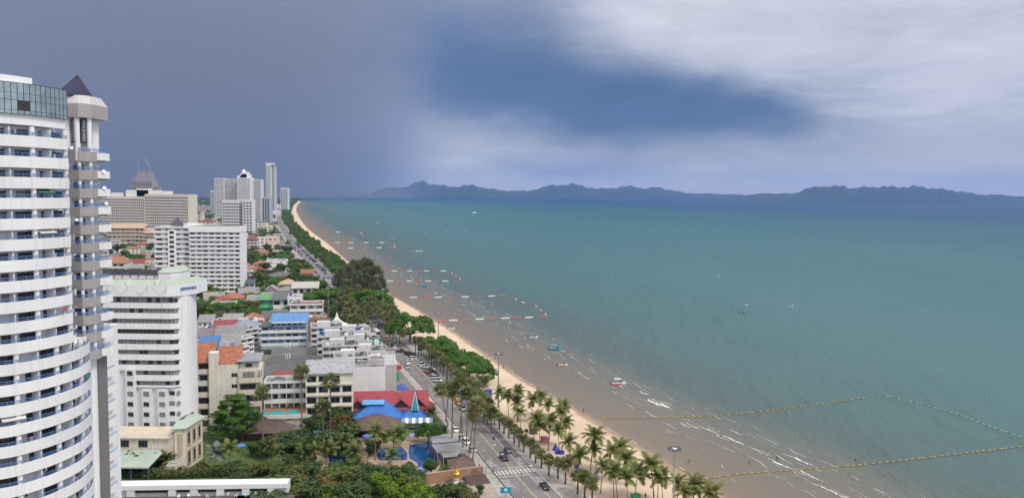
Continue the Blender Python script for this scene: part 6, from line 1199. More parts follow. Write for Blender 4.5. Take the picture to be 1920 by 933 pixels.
# tree belt between road and beach, and greenery of the town
LATE = []
def belt():
    rng = random.Random(5); L_ = []
    Y = 500.0
    while Y < 2300:
        a, b = xr(Y) + HW + 6, float(SANDX(Y)) - 2.5
        x = a + rng.uniform(0, 3); b = max(b, x + .5)
        while x < b:
            L_.append((x + rng.uniform(-2, 2), Y + rng.uniform(-3, 3))); x += rng.uniform(6, 9)
        Y += 6.5 + Y * .004
    L_ = [(x, y) for x, y in L_ if not any((x - q.x) ** 2 + (y - q.y) ** 2 < 30 for q in [])]
    for i, (x, y) in enumerate(L_[:240]):
        k = rng.choice(('round', 'dome', 'round', 'round', 'casu', 'dome')); h = {'round': rng.uniform(6.5, 10.5), 'dome': rng.uniform(7, 9), 'casu': rng.uniform(9, 13)}[k]
        tree(k, (x, y, 2), h, {'round': 'leafy dark tree in the long belt between road and beach', 'dome': 'spreading almond tree in the long belt between road and beach', 'casu': 'casuarina in the long belt between road and beach'}[k], 'trees of the beach belt', rng.randrange(4) if k == 'round' else rng.randrange(3), 1.05)
    mb = MB(); rest = L_[240:]
    Y = 2300
    while Y < 6200:
        a, b = xr(Y) + 14, max(float(SANDX(Y)) - 8, xr(Y) + 18)
        for k in range(3): rest.append((rng.uniform(a, b), Y))
        Y += 14
    for x, y in rest:
        s = 1 + y / 2600; h = rng.uniform(9, 15); cl = [((x + rng.uniform(-2.5, 2.5), y + rng.uniform(-3, 3), 2 + h * rng.uniform(.45, .8)), (3 * s * .8, 3 * s * .8, h * .28)) for _ in range(3)]; leaves(mb, rng, cl, 46, 1.3 * s)
    mb.build('far_tree_belt', L_DARK, kind='stuff')
    # trees among the houses
    T_ = []; tries = 0
    while len(T_) < 620 and tries < 12000:
        tries += 1; Y = 330 * (3600 / 330) ** rng.random(); x = xr(Y) - 14 - rng.random() ** 1.3 * Y * .42
        if x / Y < -.60: continue
        if any((fx - x) ** 2 + (fy - Y) ** 2 < (fr * .92) ** 2 for fx, fy, fr in FOOT) or (Y < 470 and x > xr(Y) - 120): continue
        T_.append((x, Y))
    T_.sort(key=lambda q: q[1])
    for x, y in T_[:270]:
        k = rng.choice(('round', 'round', 'round', 'dome')); tree(k, (x, y, 2), rng.uniform(8, 13), 'leafy tree standing among the houses of the town' if k == 'round' else 'spreading tree standing among the houses of the town', 'trees of the town', rng.randrange(4), 1.25)
    mb = MB()
    for x, y in T_[270:] + [(xr(Y) - rng.uniform(20, 1800), Y) for Y in [rng.uniform(2500, 7500) for _ in range(1400)]]:
        s = 1 + y / 2200; h = rng.uniform(9, 14); cl = [((x + rng.uniform(-4, 4), y + rng.uniform(-3, 3), 2 + h * rng.uniform(.4, .75)), (3.5 * s, 3.5 * s, h * .3)) for _ in range(2)]; leaves(mb, rng, cl, 40, 1.5 * s)
    mb.build('far_town_trees', L_DARK, kind='stuff')
    for lb, x, yb, yt, k in (('bright yellow-green tree right below the white apartment block', 462, 568, 545, 'lime'), ('grey-green tree in front of the white apartment block foot', 388, 566, 530, 'round'), ('dark tree in front of the green shophouse', 475, 600, 575, 'round'), ('leafy tree left of the green shophouse', 440, 598, 566, 'round'), ('olive tree below the white apartment block', 416, 596, 570, 'round'), ('dark tree beside the white sign house', 488, 545, 508, 'round'), ('tall dark tree behind the orange-roofed house', 462, 500, 470, 'round'), ('dark tree behind the white sign house', 476, 492, 468, 'round'), ('dark tree beside the beige hotel', 512, 492, 470, 'round')):
        p = G(x, yb); tree(k, p, AT(x, yt, p.y).z - 2, lb, None, 1, 1.5, 'leafy_tree')
belt()
# ------------------------------------------------------------------ pool garden
def flat(name, pts, z, material, kind='structure', h=.08):
    P = [G(x, y, z) for x, y in pts]; P = [(p.x, p.y) for p in P]
    if sum(a[0] * b[1] - b[0] * a[1] for a, b in zip(P, P[1:] + P[:1])) < 0: P.reverse()
    return MB().prism(P, z - h, z).build(name, material, kind=kind)
M_LAWN = mat('lawn', (.10, .15, .035), .95, 0, .4, col2=(.05, .085, .025)); M_DECK = mat('pool_deck_stone', (.46, .33, .24), .85, .22, .5)
M_POOL = mat('pool_water_blue', (.012, .075, .22), .06, .2, .3, bump=.15)
flat('garden_lawn', [(200, 900), (230, 860), (400, 800), (560, 795), (640, 790), (820, 780), (905, 905), (930, 950), (200, 950)], 2.03, M_LAWN)
flat('pool_deck', [(555, 838), (640, 820), (760, 816), (815, 815), (832, 862), (812, 893), (770, 893), (700, 884), (610, 882), (560, 870)], 2.06, M_DECK)
flat('paved_forecourt', [(745, 905), (905, 893), (950, 933), (960, 960), (760, 960)], 2.06, mat('forecourt_paving', (.40, .33, .28), .85, .2, .6))
flat('pool', [(768, 833), (809, 827), (815, 843), (821, 860), (813, 876), (800, 884), (786, 880), (782, 866), (768, 858), (766, 846)], 2.12, M_POOL)
flat('pool', [(714, 840), (752, 836), (764, 848), (763, 861), (712, 862), (706, 852)], 2.12, M_POOL)
flat('pool', [(616, 850), (656, 846), (672, 858), (660, 874), (640, 874), (618, 868)], 2.12, M_POOL); flat('pool', [(560, 851), (578, 851), (578, 864), (560, 864)], 2.12, M_POOL); flat('pool', [(440, 929), (452, 926), (468, 929), (474, 940), (436, 940)], 6.6, mat('pool_water_bright', (.01, .35, .62), .08, .15, .5))
a, b = G(680, 876), G(681, 830); d = b - a; br = thing('plank_bridge', 'arched timber plank bridge crossing the garden pool', 'bridge', a, math.atan2(d.y, d.x) - math.pi / 2); n = 22; L_ = d.length; pm = MB().box(-1.35, 1.35, -.5 * L_ / n + .03, .5 * L_ / n - .03, 0, .1).mesh('plank', mat('bridge_timber', (.36, .25, .16), .85, .25, 1))
for k in range(n): t = (k + .5) / n; inst('plank', pm, br, (0, t * L_, .25 + 1.0 * math.sin(math.pi * t)))
for s in (-1, 1): MB().tube([(s * 1.45, L_ * t, .9 + 1.0 * math.sin(math.pi * t)) for t in [k / 8 for k in range(9)]], .09, 5).build('handrail', M_BARK, br)
for s in (-1, 1):
    for k in range(9): MB().box(-.06, .06, -.06, .06, 0, .95).build('baluster', M_BARK, br, (s * 1.45, L_ * k / 8, .05 + 1.0 * math.sin(math.pi * k / 8) * .9))
def parasol(x, y, label, col, r=1.6, h=2.6):
    p = G(x, y); o = thing('parasol', label, 'parasol', p); c = MB(); n = 8
    for k in range(n): a, b = 6.283 * k / n, 6.283 * (k + 1) / n; c.face([(r * math.cos(a), r * math.sin(a), h - .5), (r * math.cos(b), r * math.sin(b), h - .5), (0, 0, h)]); c.face([(r * math.cos(b), r * math.sin(b), h - .5), (r * math.cos(a), r * math.sin(a), h - .5), (r * math.cos(a), r * math.sin(a), h - .7), (r * math.cos(b), r * math.sin(b), h - .7)])
    c.build('canopy', M_TRIM, o, col=col); MB().lathe(0, 0, [(.05, 0), (.05, h)], 6).build('pole', M_WHITE, o); MB().lathe(0, 0, [(.35, 0), (.35, .1), (.05, .14)], 8).build('foot', M_CONC, o)
parasol(776, 826, 'lilac parasol behind the blue pool', (.40, .40, .72)); parasol(795, 890, 'lilac parasol in the near corner of the blue pool', (.36, .42, .74))
for i, (x, y) in enumerate(((688, 828), (692, 826), (560, 832), (548, 834), (612, 822), (595, 820), (540, 846), (452, 846))): parasol(x, y, ('pale blue parasol right of the bridge end', 'second blue parasol right of the bridge end', 'deep blue parasol under the garden trees', 'deep blue parasol left among the garden trees', 'deep blue parasol near the tarpaulin stalls', 'blue parasol below the tarpaulin stalls', 'blue parasol beside the dark palm', 'blue parasol below the big tiered tree')[i], (.10, .20, .55), 1.5)
# white pool house of the condominium
def pool_house():
    p = G(340, 952, 5.6); root = thing('white_pool_house', 'long low white pool house with dark open bays below the hedge', 'pool house', (p.x, p.y, 2), R(4)); w = 46
    top = AT(340, 898, p.y + 9).z - 2
    MB().box(-20, 24, 6, 9, 0, top).build('back_wall', M_CLEAN, root, col=(.76, .76, .77)); MB().box(-20, 24, 5.2, 5.995, top - 1.1, top + .02).build('fascia', M_CLEAN, root, col=(.78, .78, .79))
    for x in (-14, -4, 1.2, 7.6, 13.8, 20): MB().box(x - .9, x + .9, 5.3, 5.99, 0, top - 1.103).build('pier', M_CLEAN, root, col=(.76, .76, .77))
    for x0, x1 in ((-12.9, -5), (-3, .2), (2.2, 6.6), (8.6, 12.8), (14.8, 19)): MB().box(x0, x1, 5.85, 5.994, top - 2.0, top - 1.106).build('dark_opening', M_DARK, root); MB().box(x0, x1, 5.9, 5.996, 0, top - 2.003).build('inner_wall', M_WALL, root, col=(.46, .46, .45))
    MB().box(-24, 26, -6, 5.1, 0, 4.6).build('sun_deck', mat('dark_deck_tiles', (.10, .09, .095), .7, .2, .8), root)
    MB().prism([(-36, 2), (-20.2, 2), (-20.2, 10), (-36, 10)], 0, top - .3).build('side_block', M_CLEAN, root, col=(.76, .76, .77)); MB().box(-35, -21, 3, 9, top - .4, top - .28).build('side_roof', M_CONC, root); MB().box(-36, -35.6, 2, 10, top - .3, top + .4).build('parapet', M_CLEAN, root, col=(.76, .76, .77)); MB().box(-35.6, -20.2, 2, 2.4, top - .3, top + .4).build('parapet', M_CLEAN, root, col=(.76, .76, .77))
    for i in range(9):
        x = -2 + i * 2.3; c = thing('patio_chair', 'white patio chair on the dark sun deck, %s from the left' % nth(i), 'chair', (p.x + math.cos(R(4)) * x - math.sin(R(4)) * 4.0, p.y + math.sin(R(4)) * x + 4.0 + (i % 3) * .4, 6.6), i * .8, 'patio chairs'); MB().box(-.28, .28, -.28, .28, .38, .44).build('seat', M_WHITE, c); MB().box(-.28, .28, .24, .29, .44, .95).build('backrest', M_WHITE, c)
        for sx in (-1, 1):
            for sy in (-1, 1): MB().box(sx * .24 - .03, sx * .24 + .03, sy * .24 - .03, sy * .24 + .03, 0, .378).build('leg', M_WHITE, c)
pool_house()
# ------------------------------------------------------------------ vehicles
M_PAINT = mat('car_paint', (.5, .5, .5), .25, 0, 1, objcol=True, spec=.6); M_TYRE = mat('tyre_rubber', (.02, .02, .02), .8, 0); M_RIM = mat('wheel_rim', (.4, .4, .42), .35, 0, metal=.7); M_LAMP = mat('head_lamp', (.8, .8, .78), .2, 0); M_TAIL = mat('tail_lamp', (.35, .01, .01), .3, 0)
def loft(sections):
    mb = MB(); n = len(sections[0])
    for s in sections: mb.v += s
    for i in range(len(sections) - 1):
        for k in range(n): a, b = i * n + k, i * n + (k + 1) % n; mb.f.append((a, b, b + n, a + n)); mb.m.append(0)
    mb.f.append(tuple(range(n))); mb.m.append(0); mb.f.append(tuple(reversed(range((len(sections) - 1) * n, len(sections) * n)))); mb.m.append(0); return mb
def carbody(prof, W, z0):        # prof: (y, height); boxy-round cross section
    S = []
    for y, h, wf in prof: w = W / 2 * wf; S.append([(-w, y, z0 + .1), (-w * 1.0, y, z0 + (h - z0) * .55), (-w * .93, y, h - .04), (-w * .8, y, h), (w * .8, y, h), (w * .93, y, h - .04), (w, y, z0 + (h - z0) * .55), (w, y, z0 + .1)])
    return loft(S)
CARS = {}
def car_meshes(kind):
    if kind in CARS: return CARS[kind]
    ln, W, H_ = {'sedan': (4.5, 1.78, 1.45), 'suv': (4.7, 1.88, 1.78), 'pickup': (5.2, 1.85, 1.75), 'van': (5.2, 1.9, 2.15)}[kind]; e = ln / 2; bl = {'sedan': .92, 'suv': 1.08, 'pickup': 1.05, 'van': 1.15}[kind]
    body = carbody([(-e, bl * .72, .84), (-e + .15, bl * .84, .95), (-e + 1.1, bl * .98, 1), (0, bl, 1), (e - .8, bl, 1), (e - .12, bl * .94, .95), (e, bl * .8, .86)], W, .22).mesh('body', M_PAINT, True)
    c0, c1, c2, c3 = {'sedan': (-e + 1.15, -e + 1.9, e - 1.7, e - .7), 'suv': (-e + 1.1, -e + 1.8, e - .55, e - .15), 'pickup': (-e + 1.3, -e + 1.9, .35, .6), 'van': (-e + .35, -e + 1.0, e - .25, e - .06)}[kind]
    def cab(z0, z1, ins, wf): return loft([[(-W / 2 * wf, c0 + ins, z0), (W / 2 * wf, c0 + ins, z0), (W / 2 * wf, c3 - ins, z0), (-W / 2 * wf, c3 - ins, z0)], [(-W / 2 * wf * .82, c1, z1), (W / 2 * wf * .82, c1, z1), (W / 2 * wf * .82, c2, z1), (-W / 2 * wf * .82, c2, z1)]])
    glass = cab(bl - .04, H_ - .05, 0, .94).mesh('windows', M_GLASS); roof = MB().prism([(-W * .385, c1 - .05), (W * .385, c1 - .05), (W * .385, c2 + .05), (-W * .385, c2 + .05)], H_ - .07, H_).mesh('roof', M_PAINT)
    wh = MB(); wh.v = []; t = MB(); t.tube([(-.11, 0, 0), (.11, 0, 0)], .33, 12); tm = t.mesh('wheel', M_TYRE); r_ = MB(); r_.tube([(-.12, 0, 0), (.12, 0, 0)], .2, 8); rm = r_.mesh('rim', M_RIM)
    lamp = MB().box(-.2, .2, -.04, .04, -.08, .08).mesh('headlight', M_LAMP); tail = MB().box(-.16, .16, -.03, .03, -.1, .1).mesh('tail_light', M_TAIL)
    bed = None
    if kind == 'pickup': bed = MB().box(-W * .42, W * .42, .75, e - .15, bl - .3, bl + .012).mesh('load_bed', M_DARK)
    CARS[kind] = (body, glass, roof, tm, rm, lamp, tail, bed, e, W, bl); return CARS[kind]
def car(kind, loc, rz, col, label, group=None, parts=True):
    body, glass, roof, tm, rm, lamp, tail, bed, e, W, bl = car_meshes(kind); o = thing('parked_car' if group else 'car', label, {'pickup': 'pickup', 'van': 'van'}.get(kind, 'car'), loc, rz, group)
    inst('body', body, o, col=col); inst('windows', glass, o); inst('roof', roof, o, col=col)
    if parts:
        for sx in (-1, 1):
            for y in (-e + .85, e - .85): q = inst('wheel', tm, o, (sx * W / 2 * .92, y, .33)); inst('rim', rm, q)
            inst('headlight', lamp, o, (sx * W * .34, -e + .04, bl * .72)); inst('tail_light', tail, o, (sx * W * .36, e - .03, bl * .8))
    if bed: inst('load_bed', bed, o)
    return o
def rang(Y): d = rdir(Y); return math.atan2(d.y, d.x) - math.pi / 2        # car heading +y; front is -y
WHT_, BLK, SIL, GRY_, RED_, YEL, BLU_ = (.75, .75, .75), (.012, .012, .014), (.42, .43, .45), (.12, .12, .13), (.30, .02, .03), (.72, .46, .01), (.03, .08, .30)
for kind, x, y, col, da, lb in (('suv', 945, 860, BLK, 0, 'black car driving towards the zebra crossing'), ('sedan', 953, 846, GRY_, 0, 'dark grey car parked at the kerb beside the black car'), ('sedan', 1021, 914, BLK, 0, 'black car parked at the kerb past the zebra crossing'), ('pickup', 888, 786, BLU_, 0, 'blue pickup with dark load parked at the kerb under fan palms'), ('sedan', 857, 748, YEL, 0, 'yellow taxi parked under the shaggy palms'), ('sedan', 860, 757, (.7, .28, .01), 0, 'orange and yellow taxi parked under the shaggy palms'), ('suv', 867, 768, SIL, 0, 'silver car parked behind the orange taxi'),
    ('sedan', 854, 808, WHT_, 0, 'white car in the lay-by beside the pergola, farthest of four'), ('sedan', 867, 822, WHT_, 0, 'white car in the lay-by beside the pergola, second of four'), ('suv', 874, 831, WHT_, 0, 'white car in the lay-by beside the pergola, third of four'), ('sedan', 886, 845, SIL, 0, 'silver car in the lay-by beside the pergola'),
    ('sedan', 763, 690, SIL, 0, 'silver car driving past the white box building'), ('pickup', 764, 682, WHT_, 0, 'white pickup driving ahead of the silver car'), ('sedan', 740, 666, SIL, 0, 'silver car driving in the middle of the road'), ('sedan', 740, 653, WHT_, 0, 'white car parked beside the sandy clearing'), ('sedan', 722, 637, YEL, 0, 'yellow taxi parked behind the bus'), ('sedan', 728, 642, YEL, 0, 'second yellow taxi parked behind the bus'), ('sedan', 733, 648, SIL, 0, 'silver car parked behind the yellow taxis'), ('sedan', 736, 650, BLK, 0, 'black car parked behind the yellow taxis'), ('pickup', 752, 660, (.05, .06, .04), 60, 'dark green jeep pickup parked at the beach ramp'), ('pickup', 718, 664, GRY_, 0, 'grey pickup at the kerb beside the white roof terraces'), ('van', 689, 617, WHT_, 0, 'white van driving ahead of the bus'),
    ('suv', 766, 665, BLK, 55, 'black car parked at an angle at the far end of the parking row'), ('suv', 774, 668, BLK, 55, 'second black car parked at an angle at the far end of the parking row')):
    p = G(x, y, 2.0); car(kind, (p.x, p.y, 2.01), rang(p.y) + R(da), col, lb)
for i, (x, y, c, n_) in enumerate(((775, 674, WHT_, 'white'), (780, 677, WHT_, 'white'), (785, 681, WHT_, 'white'), (790, 685, WHT_, 'white'), (796, 689, WHT_, 'white'), (803, 696, SIL, 'silver'), (807, 699, RED_, 'dark red'), (811, 702, BLK, 'black'), (815, 705, GRY_, 'charcoal'), (817, 710, WHT_, 'white'), (820, 715, WHT_, 'white'), (842, 733, WHT_, 'white'), (849, 739, WHT_, 'white'))):
    p = G(x, y, 2.0); car(random.choice(('sedan', 'suv', 'pickup')), (p.x, p.y, 2.01), rang(p.y) + R(58), c, '%s car nosed into the kerbside parking row, %s from its far end' % (n_, nth(i)), 'cars in the parking row')
def far_cars():
    rng = random.Random(12); cs = ((WHT_, 'white'), (WHT_, 'white'), (SIL, 'silver'), (BLK, 'black'), (GRY_, 'grey'), (RED_, 'red'), (BLU_, 'blue'))
    Y = 455.0; k = 0
    while Y < 1250 and k < 170:
        for off_, da, pr in ((5.0, 58, .8), (-5.2, 0, .55), (1.8, 0, .22), (-2.2, 180, .22)):
            if rng.random() < pr:
                c, n_ = rng.choice(cs); y = Y + rng.uniform(-1, 1); car(rng.choice(('sedan', 'suv', 'pickup')), (xr(y) + off_, y, 2.01), rang(y) + R(da), c, '%s car %s far down the beach road' % (n_, 'parked' if abs(off_) > 4 else 'driving'), 'cars far down the beach road', Y < 620); k += 1
        Y += 4.2 + Y * .006
far_cars()
p = G(706, 628, 2); bus = thing('coach_bus', 'white coach with dark windscreen parked at the kerb by the avenue palms', 'bus', (p.x, p.y, 2.01), rang(p.y))
carbody([(-5.6, 3.0, .92), (-5.4, 3.2, 1), (5.4, 3.2, 1), (5.6, 3.05, .95)], 2.5, .35).build('body', M_PAINT, bus, col=(.74, .74, .75)); MB().box(-1.13, 1.13, -5.66, -5.5, 1.3, 2.7).build('windscreen', M_GLASS, bus)
for s in (-1, 1):
    for k in range(7): MB().box(-.03, .03, -.62, .62, 1.6, 2.6).build('window', M_GLASS, bus, (s * 1.25, -4.2 + k * 1.4, 0))
    for y in (-3.6, 3.4): MB().tube([(-.15, 0, 0), (.15, 0, 0)], .5, 12).build('wheel', M_TYRE, bus, (s * 1.12, y, .5))
MB().box(-.8, .8, -1, 1.5, 3.2, 3.45).build('roof_unit', M_WHITE, bus)
def motorbike(x, y, lb, col):
    p = G(x, y); o = thing('motorbike', lb, 'motorbike', (p.x, p.y, 2.01), rang(p.y) + .2)
    for yy in (-.62, .62): MB().tube([(-.06, yy, .3), (.06, yy, .3)], .3, 12).build('wheel', M_TYRE, o)
    carbody([(-.5, .75, .6), (-.2, .7, .9), (.1, .78, 1), (.7, .85, .8)], .36, .25).build('body', M_PAINT, o, col=col); MB().tube([(-.3, -.45, 1.02), (.3, -.45, 1.02)], .03, 5).build('handlebar', M_METAL, o); MB().tube([(0, -.62, .3), (0, -.42, 1.0)], .04, 5).build('fork', M_METAL, o); MB().box(-.14, .14, .0, .62, .78, .9).build('seat', M_DARK, o)
motorbike(877, 773, 'dark motorbike parked behind the silver car', (.05, .05, .06)); motorbike(926, 823, 'dark motorbike parked at the kerb by the short palms', (.06, .05, .05)); motorbike(880, 776, 'white motorbike parked behind the dark motorbike', (.6, .6, .6)); motorbike(890, 806, 'motorbike riding along the road', (.3, .05, .05))
# ------------------------------------------------------------------ street furniture
def street_lamp(x, y, lb, h=8.5, side=1):
    p = G(x, y); o = thing('street_lamp', lb, 'street lamp', p, rang(p.y)); MB().lathe(0, 0, [(.2, 0), (.12, .4), (.08, h)], 8).build('pole', M_METAL, o); MB().tube([(0, 0, h - .6), (side * .6, 0, h + .1), (side * 2.2, 0, h + .45)], .05, 6).build('arm', M_METAL, o); MB().box(-.4, .4, -.16, .16, -.1, .06).build('lamp_head', M_WHITE, o, (side * 2.4, 0, h + .42))
street_lamp(911, 896, 'grey street lamp in front of the brick garden wall', 9); street_lamp(926, 890, 'bent street lamp at the zebra crossing', 5.5); street_lamp(978, 940, 'street lamp at the bottom edge of the road', 9); street_lamp(800, 742, 'street lamp beside the red-roofed hall'); street_lamp(770, 706, 'street lamp beside the white box building')
def util_pole(x, y, lb, h=9.5):
    p = G(x, y); o = thing('utility_pole', lb, 'utility pole', p, rang(p.y)); MB().lathe(0, 0, [(.17, 0), (.12, h)], 8).build('pole', M_CONC, o)
    for z in (h - .3, h - 1.1): MB().box(-1.1, 1.1, -.06, .06, z, z + .12).build('crossarm', M_CONC, o)
    for s in (-1, -.4, .4, 1): MB().lathe(s, 0, [(.06, h - .18), (.09, h - .1), (.04, h + .08)], 6).build('insulator', M_WHITE, o)
POLES = [(746, 780), (784, 778), (640, 600), (655, 630), (594, 566), (700, 672), (716, 690)]
for i, (x, y) in enumerate(POLES): util_pole(x, y, 'concrete utility pole, %s of those left of the road counted from the red hall' % nth(i))
def mast(x, yt, lb, h=20, z=22):
    p = G(x, yt, z); o = thing('floodlight_mast', lb, 'light mast', (p.x, p.y, 1.6)); H_ = z - 1.6; MB().lathe(0, 0, [(.45, 0), (.3, 2), (.24, H_ * .5), (.14, H_)], 10).build('mast', M_METAL, o); ring = MB(); P = [(.95 * math.cos(k * .5236), .95 * math.sin(k * .5236), H_ + .1) for k in range(13)]; ring.tube(P, .05, 5, cap=False); ring.tube([(-.95, 0, H_ + .1), (.95, 0, H_ + .1)], .04, 4); ring.tube([(0, -.95, H_ + .1), (0, .95, H_ + .1)], .04, 4); ring.build('ring', M_METAL, o)
    for k in range(9): a = k * 6.283 / 9; l = MB().box(-.34, .34, -.26, .26, -.14, .18).build('floodlight', M_FRAME, o, (1.3 * math.cos(a), 1.3 * math.sin(a), H_ + .25)); l.rotation_euler = (0, .5, a)
    MB().lathe(0, 0, [(.6, -.1), (.75, .2), (.3, .5)], 10).build('hub', M_WHITE, o, (0, 0, H_))
mast(1265, 842, 'floodlight mast on the beach at the bottom edge'); mast(935, 664, 'floodlight mast between the coconut palms and the almond clump'); mast(822, 589, 'floodlight mast behind the lone almond tree'); mast(718, 543, 'floodlight mast beside the casuarina clump')
def telecom(x, yb, yt, lb):
    p = G(x, yb); H_ = AT(x, yt, p.y).z - 2; o = thing('telecom_mast', lb, 'telecom mast', p, .3); mb = MB(); r = .38
    for k in range(3): a = k * 2.094; mb.tube([(r * 1.6 * math.cos(a), r * 1.6 * math.sin(a), 0), (r * .6 * math.cos(a), r * .6 * math.sin(a), H_)], .06, 4)
    n = int(H_ / 1.2)
    for k in range(n): z0, z1 = k * 1.2, (k + 1) * 1.2; a, b = k % 3 * 2.094, (k + 1) % 3 * 2.094; f = 1.6 - z0 / H_; mb.tube([(r * f * math.cos(a), r * f * math.sin(a), z0), (r * f * math.cos(b), r * f * math.sin(b), z1)], .04, 4)
    mb.build('lattice', M_METAL, o)
    for k in range(6): a = k % 3 * 2.094 + .4; z = H_ - 2.2 - (k // 3) * 4.2; MB().box(-.14, .14, -.08, .08, 0, 2.0).build('antenna_panel', M_WHITE, o, (.85 * math.cos(a), .85 * math.sin(a), z), a)
telecom(540, 758, 640, 'telecom mast with white antenna panels above the market sheds'); telecom(616, 622, 508, 'tall telecom mast with dishes beside the road bend')
# signs by the road
def sign(x, yb, yt, w, h, face, lb, cat='sign', extra=None):
    p = G(x, yb); H_ = AT(x, yt, p.y).z - 2; o = thing('street_sign', lb, cat, p, R(6)); MB().lathe(0, 0, [(.12, 0), (.1, H_)], 8).build('post', M_METAL, o); f = MB().box(-w / 2, w / 2, -.16, -.06, H_ - h, H_).build('sign_board', M_TRIM, o, col=face)
    if extra: extra(o, f, H_)
    return o
def round_logo(o, f, H_):
    e = MB(); e.lathe(0, 0, [(0, .03), (1.15, .03), (1.15, 0)], 20); q = e.build('white_disc', M_WHITE, f, (0, -.17, H_ - 1.6)); q.rotation_euler = (R(90), 0, 0); l = MB(); l.lathe(0, 0, [(0, .05), (.42, .05), (.42, 0)], 3); q = l.build('green_mark', M_TRIM, f, (0, -.18, H_ - 1.6), col=(.02, .25, .14)); q.rotation_euler = (R(90), 0, 0)
    MB().box(-1.7, 1.7, -.2, -.162, H_ - .22, H_).build('teal_rim', M_TRIM, f, col=(.25, .55, .45))
sign(706, 700, 633, 3.5, 3.4, (.02, .22, .16), 'green square sign with round white emblem beside the roof terraces', extra=round_logo)
def flag_sign(o, f, H_):
    for z0, z1, c in ((.0, .28, (.55, .03, .05)), (.28, .56, (.75, .75, .75)), (.56, 1.14, (.03, .05, .28)), (1.14, 1.42, (.75, .75, .75)), (1.42, 1.7, (.55, .03, .05))): MB().box(-1.55, 1.55, -.2, -.165, H_ - z1, H_ - z0 - .004).build('flag_stripe', M_TRIM, f, col=c)
    for k in range(3): MB().box(-.6, .9, -.2, -.162, H_ - 3.0 - k * 1.1, H_ - 2.1 - k * 1.1).build('green_panel', M_TRIM, f, col=(.02, .36, .08))
sign(730, 708, 651, 3.2, 5.2, (.55, .58, .56), 'striped red, white and blue sign above green panels beside the road', extra=flag_sign)
sign(748, 712, 684, 2.3, 1.8, (.55, .03, .05), 'small red board at the corner of the white box building'); sign(744, 730, 698, 1.8, 3.4, (.03, .38, .12), 'narrow green shop sign right of the white box building')
sign(948, 936, 912, 2.8, 1.6, (.02, .22, .34), 'blue oval sign at the hotel entrance near the crossing', extra=lambda o, f, H_: MB().lathe(0, 0, [(0, .04), (.45, .04), (.45, 0)], 14).build('pale_mark', M_TRIM, f, (0, -.17, H_ - .7), col=(.35, .7, .85)).__setattr__('rotation_euler', (R(90), 0, 0)))
for i, (x, y, c) in enumerate(((757, 742, (.05, .12, .5)), (752, 735, (.08, .16, .5)), (764, 752, (.5, .45, .4)), (750, 748, (.04, .1, .4)))):
    p = G(x, y); o = thing('street_stall', ('blue canopied street stall beside the white box building', 'light blue street stall beside the white box building', 'pale street stall in front of the red hall', 'dark blue street stall behind the red hall')[i], 'stall', p, R(18)); roof_mesh('gable', 3.4, 3, .7, .3).build('canopy', [M_ROOF, M_WALL], o, (0, 0, 2.3), col=c); MB().box(-1.5, 1.5, .4, 1.4, 0, 1).build('counter', M_WALL, o, col=(.4, .36, .3))
    for sx in (-1, 1):
        for sy in (.1, 2.9): MB().lathe(sx * 1.6, sy, [(.05, 0), (.05, 2.4)], 6).build('post', M_METAL, o)
# ------------------------------------------------------------------ beach life
def beach_box(x, y, w, d, h, col, lb, kind='stall'):
    p = G(x, y, 1.9); o = thing('beach_' + kind, lb, 'beach ' + kind, (p.x, p.y, 1.9), R(20))
    if kind == 'tent':
        mb = MB(); mb.face([(-w, -d, 0), (w, -d, 0), (0, 0, h)]); mb.face([(w, -d, 0), (w, d, 0), (0, 0, h)]); mb.face([(w, d, 0), (-w, d, 0), (0, 0, h)]); mb.face([(-w, d, 0), (-w, -d, 0), (0, 0, h)]); mb.build('canvas', M_TRIM, o, col=col); MB().lathe(0, 0, [(.05, 0), (.05, h + .3)], 6).build('pole', M_METAL, o)
    else: MB().box(-w / 2, w / 2, -d / 2, d / 2, 0, h * .7).build('bin_body', M_TRIM, o, col=col); MB().box(-w / 2 - .1, w / 2 + .1, -d / 2 - .1, d / 2 + .1, h * .703, h).build('cover', M_TRIM, o, col=tuple(c * .8 for c in col))
beach_box(915, 742, 2.6, 2, 2.6, (.03, .08, .38), 'blue tarpaulin-covered stall under the shaggy palms'); beach_box(1000, 812, 2.2, 1.8, 2.0, (.10, .07, .06), 'dark covered stall between coconut palms'); beach_box(1021, 828, 2.2, 1.6, 1.8, (.45, .18, .22), 'pink covered stall between coconut palms'); beach_box(1042, 843, .9, .9, 2.4, (.05, .06, .42), 'blue pointed tent on the sand', 'tent'); beach_box(1046, 850, 1.4, 1, 1, (.03, .04, .40), 'blue crate on the sand left of its twin', 'crate'); beach_box(1053, 850, 1.3, 1, 1, (.04, .05, .42), 'blue crate on the sand right of its twin', 'crate'); beach_box(1069, 862, 1.8, 1.6, 1.6, (.10, .08, .07), 'dark covered stall beside the blue bin'); beach_box(1081, 876, 1.1, 1, 1.3, (.03, .05, .45), 'blue bin standing on the sand', 'bin'); beach_box(1108, 895, 1.2, 1.1, 2.0, (.12, .13, .17), 'grey tent on the sand', 'tent'); beach_box(1116, 895, .9, .9, 2.1, (.06, .16, .40), 'blue tent right of the grey tent', 'tent'); beach_box(1192, 934, 2.2, 1.4, 1.2, (.02, .28, .12), 'green covered stall at the bottom edge'); beach_box(987, 809, 1.0, .9, .9, (.08, .06, .05), 'dark small bin left of the dark stall', 'bin')
